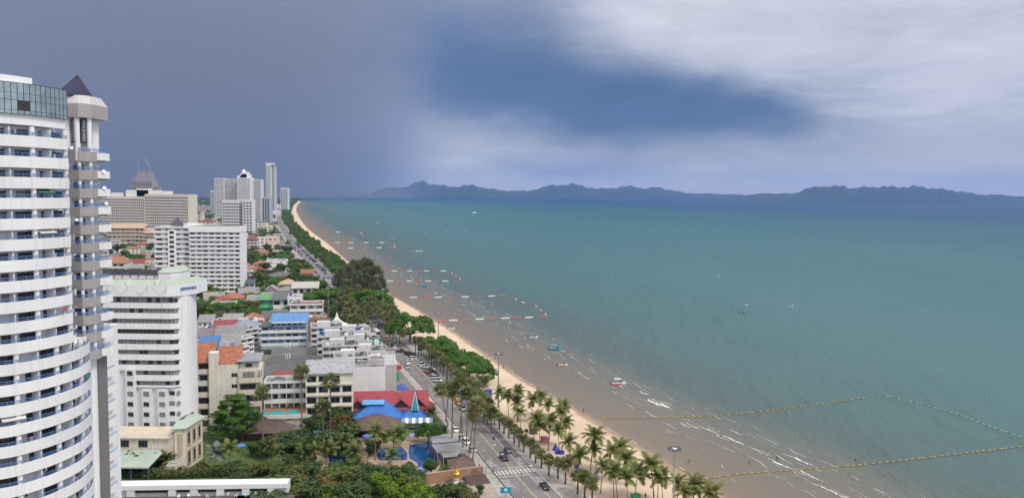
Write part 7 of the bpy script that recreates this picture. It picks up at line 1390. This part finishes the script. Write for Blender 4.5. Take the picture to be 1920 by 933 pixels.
def person(x, y, z, lb, shirt, pants, pose='stand'):
    p = G(x, y, z); me = bpy.data.meshes.new('body'); sit = pose == 'sit'
    J = {'pel': (0, 0, .92), 'che': (0, .02, 1.28), 'nec': (0, 0, 1.48), 'hd': (0, -.02, 1.58), 'top': (0, -.02, 1.72), 'lk': (-.11, -.05, .5), 'lf': (-.13, .05, .06), 'lt': (-.14, -.12, .03), 'rk': (.12, .06, .5), 'rf': (.14, .14, .06), 'rt': (.15, -.02, .03), 'ls': (-.19, 0, 1.42), 'le': (-.26, .03, 1.14), 'lh': (-.25, -.08, .88), 'rs': (.19, 0, 1.42), 're': (.26, .03, 1.14), 'rh': (.26, -.06, .88)}
    if sit: J = {k: (v[0], v[1] - (.35 if k in ('lk', 'rk') else .6 if k in ('lf', 'rf', 'lt', 'rt') else 0), v[2] - .78 if k not in ('lk', 'rk', 'lf', 'rf', 'lt', 'rt') else (.42 if 'k' in k else .05)) for k, v in J.items()}
    K = list(J); E = [('pel', 'che'), ('che', 'nec'), ('nec', 'hd'), ('hd', 'top'), ('pel', 'lk'), ('lk', 'lf'), ('lf', 'lt'), ('pel', 'rk'), ('rk', 'rf'), ('rf', 'rt'), ('che', 'ls'), ('ls', 'le'), ('le', 'lh'), ('che', 'rs'), ('rs', 're'), ('re', 'rh')]
    me.from_pydata([J[k] for k in K], [(K.index(a), K.index(b)) for a, b in E], []); rad = {'pel': .15, 'che': .17, 'nec': .06, 'hd': .10, 'top': .08, 'lk': .075, 'rk': .075, 'lf': .05, 'rf': .05, 'lt': .035, 'rt': .035, 'ls': .06, 'rs': .06, 'le': .045, 're': .045, 'lh': .035, 'rh': .035}
    o = inst('person', me, None, (p.x, p.y, z), random.random() * 6); sk = o.modifiers.new('skin', 'SKIN'); sl = me.skin_vertices[0].data if me.skin_vertices else None
    if not me.skin_vertices:
        bm = bmesh.new(); bm.from_mesh(me); bm.verts.layers.skin.verify(); bm.to_mesh(me); bm.free()
    for i, k in enumerate(K): me.skin_vertices[0].data[i].radius = (rad[k], rad[k]); me.skin_vertices[0].data[i].use_root = k == 'pel'
    o.modifiers.new('sub', 'SUBSURF').levels = 1; o.modifiers['sub'].render_levels = 1
    M = mat('person_clothes_%d' % random.randrange(10 ** 6), shirt, .8, 0); t = M.node_tree; tc = N(t, 'ShaderNodeTexCoord'); s = N(t, 'ShaderNodeSeparateXYZ'); t.links.new(tc.outputs['Object'], s.inputs[0]); b0 = .0 if not sit else -.78
    c = mixc(t, sstep(t, s.outputs[2], .93 + b0, .96 + b0), pants, shirt); c = mixc(t, sstep(t, s.outputs[2], 1.49 + b0, 1.51 + b0), c, (.33, .19, .13)); c = mixc(t, sstep(t, s.outputs[2], 1.66 + b0, 1.68 + b0), c, (.02, .015, .012)); t.links.new(c, t.nodes['Principled BSDF'].inputs['Base Color']); me.materials.append(M)
    return tag(o, lb, 'person')
for x, y, z, lb, a, b, ps in ((1292, 869, -.1, 'person in dark clothes wading in the shallow water right of the light mast', (.05, .04, .05), (.08, .05, .04), 'stand'), (1094, 772, .2, 'person standing at the water edge above the coconut palms', (.08, .07, .08), (.05, .05, .07), 'stand'), (1064, 765, .8, 'person sitting on the sand near the water, left of a pair', (.4, .1, .08), (.1, .06, .05), 'sit'), (1068, 766, .8, 'person sitting on the sand near the water, right of a pair', (.35, .08, .08), (.08, .05, .05), 'sit'), (944, 691, .3, 'person standing at the water edge beside the light mast', (.06, .05, .06), (.05, .04, .05), 'stand'), (958, 702, .6, 'person sitting at the water edge', (.4, .15, .1), (.2, .1, .08), 'sit'), (1405, 870, -.5, 'swimmer standing in the shallows among the foam', (.35, .2, .15), (.1, .1, .1), 'stand'), (1457, 864, -.6, 'person wading beyond the foam', (.05, .05, .08), (.05, .05, .05), 'stand'), (1210, 934, 1.6, 'person in dark red on the sand at the bottom edge', (.12, .02, .03), (.03, .03, .04), 'stand'), (994, 875, 2.14, 'person in white and blue beside the zebra crossing', (.55, .55, .58), (.08, .14, .3), 'stand'), (899, 879, 2.12, 'person in blue on the pavement by the brick wall', (.05, .06, .15), (.03, .03, .06), 'stand'), (925, 887, 2.12, 'person in black on the pavement near the crossing', (.02, .02, .025), (.02, .02, .03), 'stand'), (864, 762, 2.14, 'person in blue beside the orange taxi', (.08, .14, .35), (.05, .05, .06), 'stand'), (1604, 868, -.9, 'swimmer near the rope of yellow floats', (.05, .04, .04), (.05, .04, .04), 'stand')): person(x, y, z, lb, a, b, ps)
# ------------------------------------------------------------------ on the water
M_YEL = mat('yellow_float', (.38, .27, .09), .6, .3, 1.5); M_FRED = mat('red_float', (.46, .11, .07), .5, .2, 1); M_FWHT = mat('white_float', (.72, .72, .70), .5, .1, 1)
FLOAT = MB().tube([(-.65, 0, .1), (-.5, 0, .1), (.5, 0, .1), (.65, 0, .1)], [.12, .26, .26, .12], 8).mesh('float', M_YEL)
M_PALE = mat('pale_float', (.46, .42, .32), .6, .3, 1.5); FLOATP = MB().tube([(-.62, 0, .1), (-.5, 0, .1), (.5, 0, .1), (.62, 0, .1)], [.12, .25, .25, .12], 8).mesh('float', M_PALE)
ROPE = mat('rope', (.12, .10, .06), .9, .2, 1)
def rope(pts, n, lb, gr, me, seed):
    rng = random.Random(seed); W_ = [G(x, y, 0) for x, y in pts]; seg = [(b - a).length for a, b in zip(W_, W_[1:])]; T = sum(seg)
    def at(s):
        for i, l in enumerate(seg):
            if s <= l or i == len(seg) - 1: return W_[i].lerp(W_[i + 1], s / l), math.atan2(*(W_[i + 1] - W_[i]).yx)
            s -= l
    o = MB().tube([(p.x, p.y, .06) for p in W_], .05, 5).build('float_rope', ROPE); tag(o, 'thin rope under the floats, ' + lb[1], 'rope')
    for k in range(n):
        p, a = at(T * (k + .5 + rng.uniform(-.25, .25)) / n); f = inst('swim_float', me, None, (p.x, p.y, .02), a + rng.uniform(-.2, .2)); tag(f, '%s, %s counted %s' % (lb[0], nth(k), 'from the beach end' if 'beach' in lb[0] else 'from its far end'), 'float', gr)
rope([(1128, 784), (1250, 783), (1340, 780), (1440, 770), (1540, 757), (1640, 743)], 44, ('yellow float on the upper swimming line from the beach', 'upper swimming line from the beach'), 'floats of the upper line', FLOAT, 1)
rope([(1655, 741), (1720, 755), (1790, 775), (1850, 797), (1915, 820)], 24, ('pale float on the seaward swimming line', 'seaward swimming line'), 'floats of the seaward line', FLOATP, 2)
rope([(1305, 900), (1400, 887), (1500, 880), (1600, 873), (1700, 862), (1800, 850), (1925, 836)], 50, ('yellow float on the lower swimming line from the beach', 'lower swimming line from the beach'), 'floats of the lower line', FLOAT, 3)
def bars(pts, n, lb, gr, ln=5.2, r=.5, seed=1):
    W_ = [G(x, y, 0) for x, y in pts]; seg = [(b - a).length for a, b in zip(W_, W_[1:])]; T = sum(seg); rng = random.Random(seed); ln *= .95; r *= .85
    mw = MB().tube([(-ln / 2, 0, .1), (-ln / 2 + .2, 0, .1), (ln / 2 - .2, 0, .1), (ln / 2, 0, .1)], [r * .6, r, r, r * .6], 8)
    ms = (mw.mesh('bar_float', M_FRED), mw.mesh('bar_float', M_FWHT))
    for k in range(n):
        s = T * (k + .5 + rng.uniform(-.12, .12)) / n
        for i, l in enumerate(seg):
            if s <= l: break
            s -= l
        p = W_[i].lerp(W_[i + 1], min(1, s / seg[i])); a = math.atan2(*(W_[i + 1] - W_[i]).yx); o = inst('bar_float', ms[k % 2], None, (p.x, p.y, .02), a); tag(o, '%s bar float %s, %s of its colour' % (('red', 'white')[k % 2], lb, nth(k // 2)), 'float', gr)
bars([(735, 558), (860, 557), (955, 554)], 9, 'in the near boat lane, far side', 'bar floats of the near boat lane', 6, .55); bars([(957, 556), (980, 567), (1003, 572), (1012, 580), (1026, 592)], 10, 'in the near boat lane, seaward end', 'bar floats of the near boat lane', 5, .5); bars([(1028, 594), (930, 597), (815, 602)], 9, 'in the near boat lane, near side', 'bar floats of the near boat lane', 6, .55)
bars([(715, 508), (838, 508)], 8, 'in the second boat lane, far side', 'bar floats of the second boat lane', 6, .6); bars([(842, 509), (856, 518), (868, 526)], 7, 'in the second boat lane, seaward end', 'bar floats of the second boat lane', 5, .6); bars([(862, 527), (724, 527)], 8, 'in the second boat lane, near side', 'bar floats of the second boat lane', 6, .6)
bars([(610, 455), (735, 455)], 9, 'in the third boat lane', 'bar floats of the far boat lanes', 8, .9); bars([(738, 457), (741, 464), (620, 466)], 9, 'in the third boat lane, near side', 'bar floats of the far boat lanes', 8, .9); bars([(595, 435), (676, 435), (680, 441)], 8, 'in the fourth boat lane', 'bar floats of the far boat lanes', 9, 1.0)
def hull(ln, W, H_): 
    S = []
    for t, wf, zf in ((0, .86, 0), (.3, 1, 0), (.6, .95, .05), (.82, .6, .18), (1, .04, .35)):
        y = -ln / 2 + t * ln; w = W / 2 * wf; S.append([(-w * .55, y, -.25), (-w, y, H_ + zf), (-w * .9, y, H_ + zf + .05), (w * .9, y, H_ + zf + .05), (w, y, H_ + zf), (w * .55, y, -.25)])
    return loft(S)
def boat(x, y, ln, lb, col, canopy=None, da=0, stripe=None, name='speedboat'):
    p = G(x, y, 0); o = thing(name, lb, 'boat', (p.x, p.y, 0), da); W = ln * .32; H_ = ln * .11
    hull(ln, W, H_).build('hull', M_TRIM, o, col=col); MB().prism([(-W * .36, -ln * .42), (W * .36, -ln * .42), (W * .32, ln * .18), (-W * .32, ln * .18)], H_ + .06, H_ + .10).build('cockpit', M_TRIM, o, col=(.35, .33, .32)); MB().box(-.3, .3, -ln / 2 - .4, -ln / 2 + .1, 0, H_ + .5).build('outboard_motor', M_FRAME, o); MB().prism([(-W * .3, ln * .12), (W * .3, ln * .12), (W * .2, ln * .24), (-W * .2, ln * .24)], H_ + .1, H_ + .65).build('windscreen', M_GLASS, o)
    if stripe: MB().prism([(-W * .51, -ln * .49), (W * .51, -ln * .49), (W * .50, ln * .1), (-W * .50, ln * .1)], H_ * .1, H_ * .7).build('hull_stripe', M_TRIM, o, col=stripe)
    if canopy:
        MB().prism([(-W * .42, -ln * .32), (W * .42, -ln * .32), (W * .36, ln * .14), (-W * .36, ln * .14)], H_ + 1.7, H_ + 1.82).build('canopy', M_TRIM, o, col=canopy)
        for sx in (-1, 1):
            for sy in (-.28, .1): MB().lathe(0, 0, [(.04, H_), (.04, H_ + 1.72)], 5).build('canopy_post', M_METAL, o, (sx * W * .36, ln * sy, 0))
    return o
RB = R(-75)
boat(1160, 720, 6.5, 'white speedboat with red hull stripe among the foam', (.74, .74, .74), (.72, .72, .72), RB, (.55, .04, .05)); boat(1041, 655, 7, 'bright blue covered boat moored in the shallows', (.05, .30, .52), (.08, .38, .62), RB); boat(1000, 633, 5.5, 'white boat with blue canopy in the shallows', (.74, .74, .74), (.05, .28, .55), RB); boat(1055, 685, 5, 'small orange and white boat in the foam', (.70, .62, .52), None, RB, (.6, .18, .03)); boat(795, 537, 7, 'blue boat beside the second boat lane', (.06, .25, .55), (.08, .3, .6), RB); boat(846, 616, 4.5, 'small white boat near the light mast behind the lone almond', (.74, .74, .74), None, RB); boat(1391, 586, 5, 'dark inflatable boat out on the open water', (.16, .13, .13), None, RB); boat(786, 471, 9, 'speeding white boat throwing a wake', (.75, .75, .75), None, R(-100)); boat(736, 446, 8, 'white speedboat with long thin wake further out', (.74, .74, .74), None, R(80)); boat(775, 404, 12, 'far speedboat with a short wake', (.72, .72, .73), None, R(80))
boat(655, 449, 8, 'orange boat in the surf of the far boat lanes', (.62, .34, .06), None, RB, name='fishing_boat')
p = G(890, 400, 0); fb = thing('ferry', 'white two-decked ferry far out on the bay', 'ferry', (p.x, p.y, 0), R(-80)); hull(24, 7, 2).build('hull', M_TRIM, fb, col=(.7, .7, .7)); MB().box(-2.8, 2.8, -9, 6, 2.1, 4.6).build('lower_deck', M_TRIM, fb, col=(.75, .75, .75)); MB().box(-2.4, 2.4, -7, 3, 4.603, 6.8).build('upper_deck', M_TRIM, fb, col=(.72, .72, .73)); MB().box(-2.85, 2.85, -8.5, 5, 3.1, 3.9).build('window_strip', M_GLASS, fb); MB().lathe(0, 0, [(.3, 6.8), (.2, 10)], 6).build('funnel', M_METAL, fb)
for i, (x, y) in enumerate(((607, 397), (617, 396), (627, 395), (640, 397), (650, 396), (703, 387), (723, 403), (731, 395), (745, 394), (709, 419), (837, 401), (843, 398), (868, 408), (800, 436), (839, 434), (872, 434))): boat(x, y, 9, 'small white boat lying far out, %s counted from the beach' % nth(i), (.72, .72, .72), (.7, .7, .7) if i % 2 else None, random.uniform(1.2, 1.9), name='moored_boat')
for i, (x, y) in enumerate(((1399, 572), (1484, 574), (1347, 517))):
    p = G(x, y, 0); o = thing('jet_ski', ('jet ski beside the dark inflatable boat', 'jet ski farthest right on the open water', 'jet ski farthest out on the open water')[i], 'jet ski', (p.x, p.y, 0), RB); hull(3.0, 1.1, .5).build('hull', M_TRIM, o, col=(.7, .7, .72)); MB().box(-.2, .2, -1.0, .3, .55, .9).build('seat', M_DARK, o); MB().tube([(-.4, .4, 1.0), (.4, .4, 1.0)], .04, 5).build('handlebar', M_METAL, o); MB().prism([(-.25, .3), (.25, .3), (.15, .9), (-.15, .9)], .55, .95).build('cowling', M_TRIM, o, col=(.15, .2, .3))
# surf: ragged crests of foam as real strips a hand above the water
def foam():
    rng = random.Random(9); mb = MB(); M_FOAM = mat('sea_foam', (.80, .81, .80), .8, .12, 1.2); fo = curve([(150, 31), (212, 33), (240, 35), (275, 36), (330, 36), (420, 36), (610, 46), (1000, 44), (2000, 60), (4500, 80)])
    def crest(c, a, ln, wd):
        n = max(5, int(ln / .6)); d = Vector((math.cos(a), math.sin(a), 0)); nn = Vector((-d.y, d.x, 0)); bow = rng.uniform(-.10, .10) * ln; L_, R_ = [], []; ph = rng.random() * 9
        for k in range(n + 1):
            t = k / n; p = c + d * (t - .5) * ln + nn * (bow * (1 - (2 * t - 1) ** 2) + .35 * wd * math.sin(t * ln * 1.1 + ph)); w = wd * math.sin(math.pi * t) ** .6 * rng.uniform(.25, 1.2) + .02; L_.append(p - nn * w * rng.uniform(.2, .8)); R_.append(p + nn * w * rng.uniform(.3, 1))
        i = len(mb.v); mb.v += [(p.x, p.y, .035) for p in L_] + [(p.x, p.y, .05) for p in R_]
        for k in range(n): mb.f.append((i + k, i + k + 1, i + n + 2 + k, i + n + 1 + k)); mb.m.append(0)
    def shore_ang(Y): return math.atan2(8, xs_(Y + 4) - xs_(Y - 4))
    for row in range(6):                                      # broken lines of surf, roughly parallel to the shore
        Y = 120.0 + row * 3
        while Y < 3200:
            sc_ = 1 + Y / 900; ln = rng.uniform(3, 11) * sc_; base = xs_(Y) + float(fo(Y)) * 1.08 + (row - 2.5) * 4.3 + 2.5 * math.sin(Y * .04 + row * 2) + rng.gauss(0, 1.6 + Y * .002)
            if rng.random() < (.62 if Y < 450 else .34): crest(Vector((base, Y, 0)), shore_ang(Y) + rng.gauss(0, .10), ln, rng.uniform(.06, .17) * (1 + Y / 1600) * (1.8 if rng.random() < .10 else 1))
            Y += ln * rng.uniform(.5, 1.15)
    for k in range(150):
        Y = 140 * (1600 / 140) ** rng.random(); X = xs_(Y) + float(fo(Y)) * 1.08 + rng.gauss(0, 14); crest(Vector((X, Y, 0)), shore_ang(Y) + rng.gauss(0, .2), rng.uniform(1, 3.5) * (1 + Y / 1400), rng.uniform(.05, .14) * (1 + Y / 1600))
    for x, y, ln, wd in ((1158, 722, 7, .7), (1210, 737, 6, 1.1), (1233, 756, 11, 1.8), (1245, 759, 7, 1.4), (1225, 752, 7, .8), (1330, 806, 8, 1.0), (1375, 824, 9, 1.3), (1285, 796, 6, .8), (1490, 860, 9, 1.2), (1465, 868, 9, .8), (1520, 890, 9, .8), (1300, 798, 8, .6), (1090, 700, 6, .6), (1420, 845, 8, .5), (1545, 915, 8, .8), (1580, 928, 8, .7)): p = G(x, y, 0); crest(p, shore_ang(p.y) + rng.gauss(0, .08), ln * 1.3, wd * .5); crest(p + Vector((rng.uniform(-3, 3), rng.uniform(-5, 5), 0)), shore_ang(p.y), ln, wd * .2)
    Y = 120.0
    while Y < 900: crest(Vector((xs_(Y) + rng.uniform(.3, 1.6), Y, 0)), shore_ang(Y), rng.uniform(3, 7), rng.uniform(.08, .25)); Y += rng.uniform(4, 16)
    for x, y, dx, n in ((786, 471, -1, 26), (736, 446, -1, 20), (775, 404, -1, 14)):
        p = G(x, y, 0)
        for k in range(n): q = p + Vector((rng.uniform(-1, 1) * (1 + k * .25) - k * 1.4, rng.uniform(-1, 1) * (3 + k * .4) + k * .5, 0)); crest(q, rng.uniform(2.6, 3.4), rng.uniform(3, 8), rng.uniform(.4, 1.3) * (1 - k / n * .7))
    mb.build('surf_foam', M_FOAM, kind='stuff')
foam()

# ------------------------------------------------------------------ labels of the many, told by the landmarks beside them
def relabel():
    tops = [o for o in C.objects if o.parent is None and 'label' in o]; cnt = {}
    for o in tops: b = o.name.split('.')[0]; cnt[b] = cnt.get(b, 0) + 1
    marks = [(o.location.x, o.location.y, o.name.split('.')[0].replace('_', ' ')) for o in tops if cnt[o.name.split('.')[0]] == 1 and o['category'] in ('shophouse', 'house', 'guest house', 'shop', 'restaurant', 'shop house', 'building', 'apartment block', 'tower', 'marquee')]
    jobs = {}
    for o in tops:
        g = o.get('group', '')
        if g not in ('small houses of the far town', 'trees of the town', 'trees of the beach belt', 'cars far down the beach road'): continue
        x, y = o.location.x, o.location.y; bx, by, nm = min(marks, key=lambda q: (q[0] - x) ** 2 + (q[1] - y) ** 2)
        kind = o['label'].split(' in the ')[0].split(' standing ')[0].split(' far down')[0]; kind = kind.replace('small ', '').replace('leafy dark tree', 'leafy tree').replace('spreading almond tree', 'almond tree')
        if g == 'trees of the beach belt': rel = 'in the beach belt opposite the ' + nm
        elif g == 'cars far down the beach road': rel = 'on the road near the ' + nm
        else:
            du = (x / y - bx / by) * F; rel = ('left of the ' if du < -12 else 'right of the ' if du > 12 else 'behind the ' if y > by else 'in front of the ') + nm
        jobs.setdefault((kind, rel), []).append((math.hypot(x - bx, y - by), o))
    for (kind, rel), L_ in jobs.items():
        L_.sort(key=lambda q: q[0])
        for i, (d, o) in enumerate(L_): o['label'] = kind + ' ' + rel + ('' if len(L_) == 1 else ', %s nearest' % nth(i))
relabel()
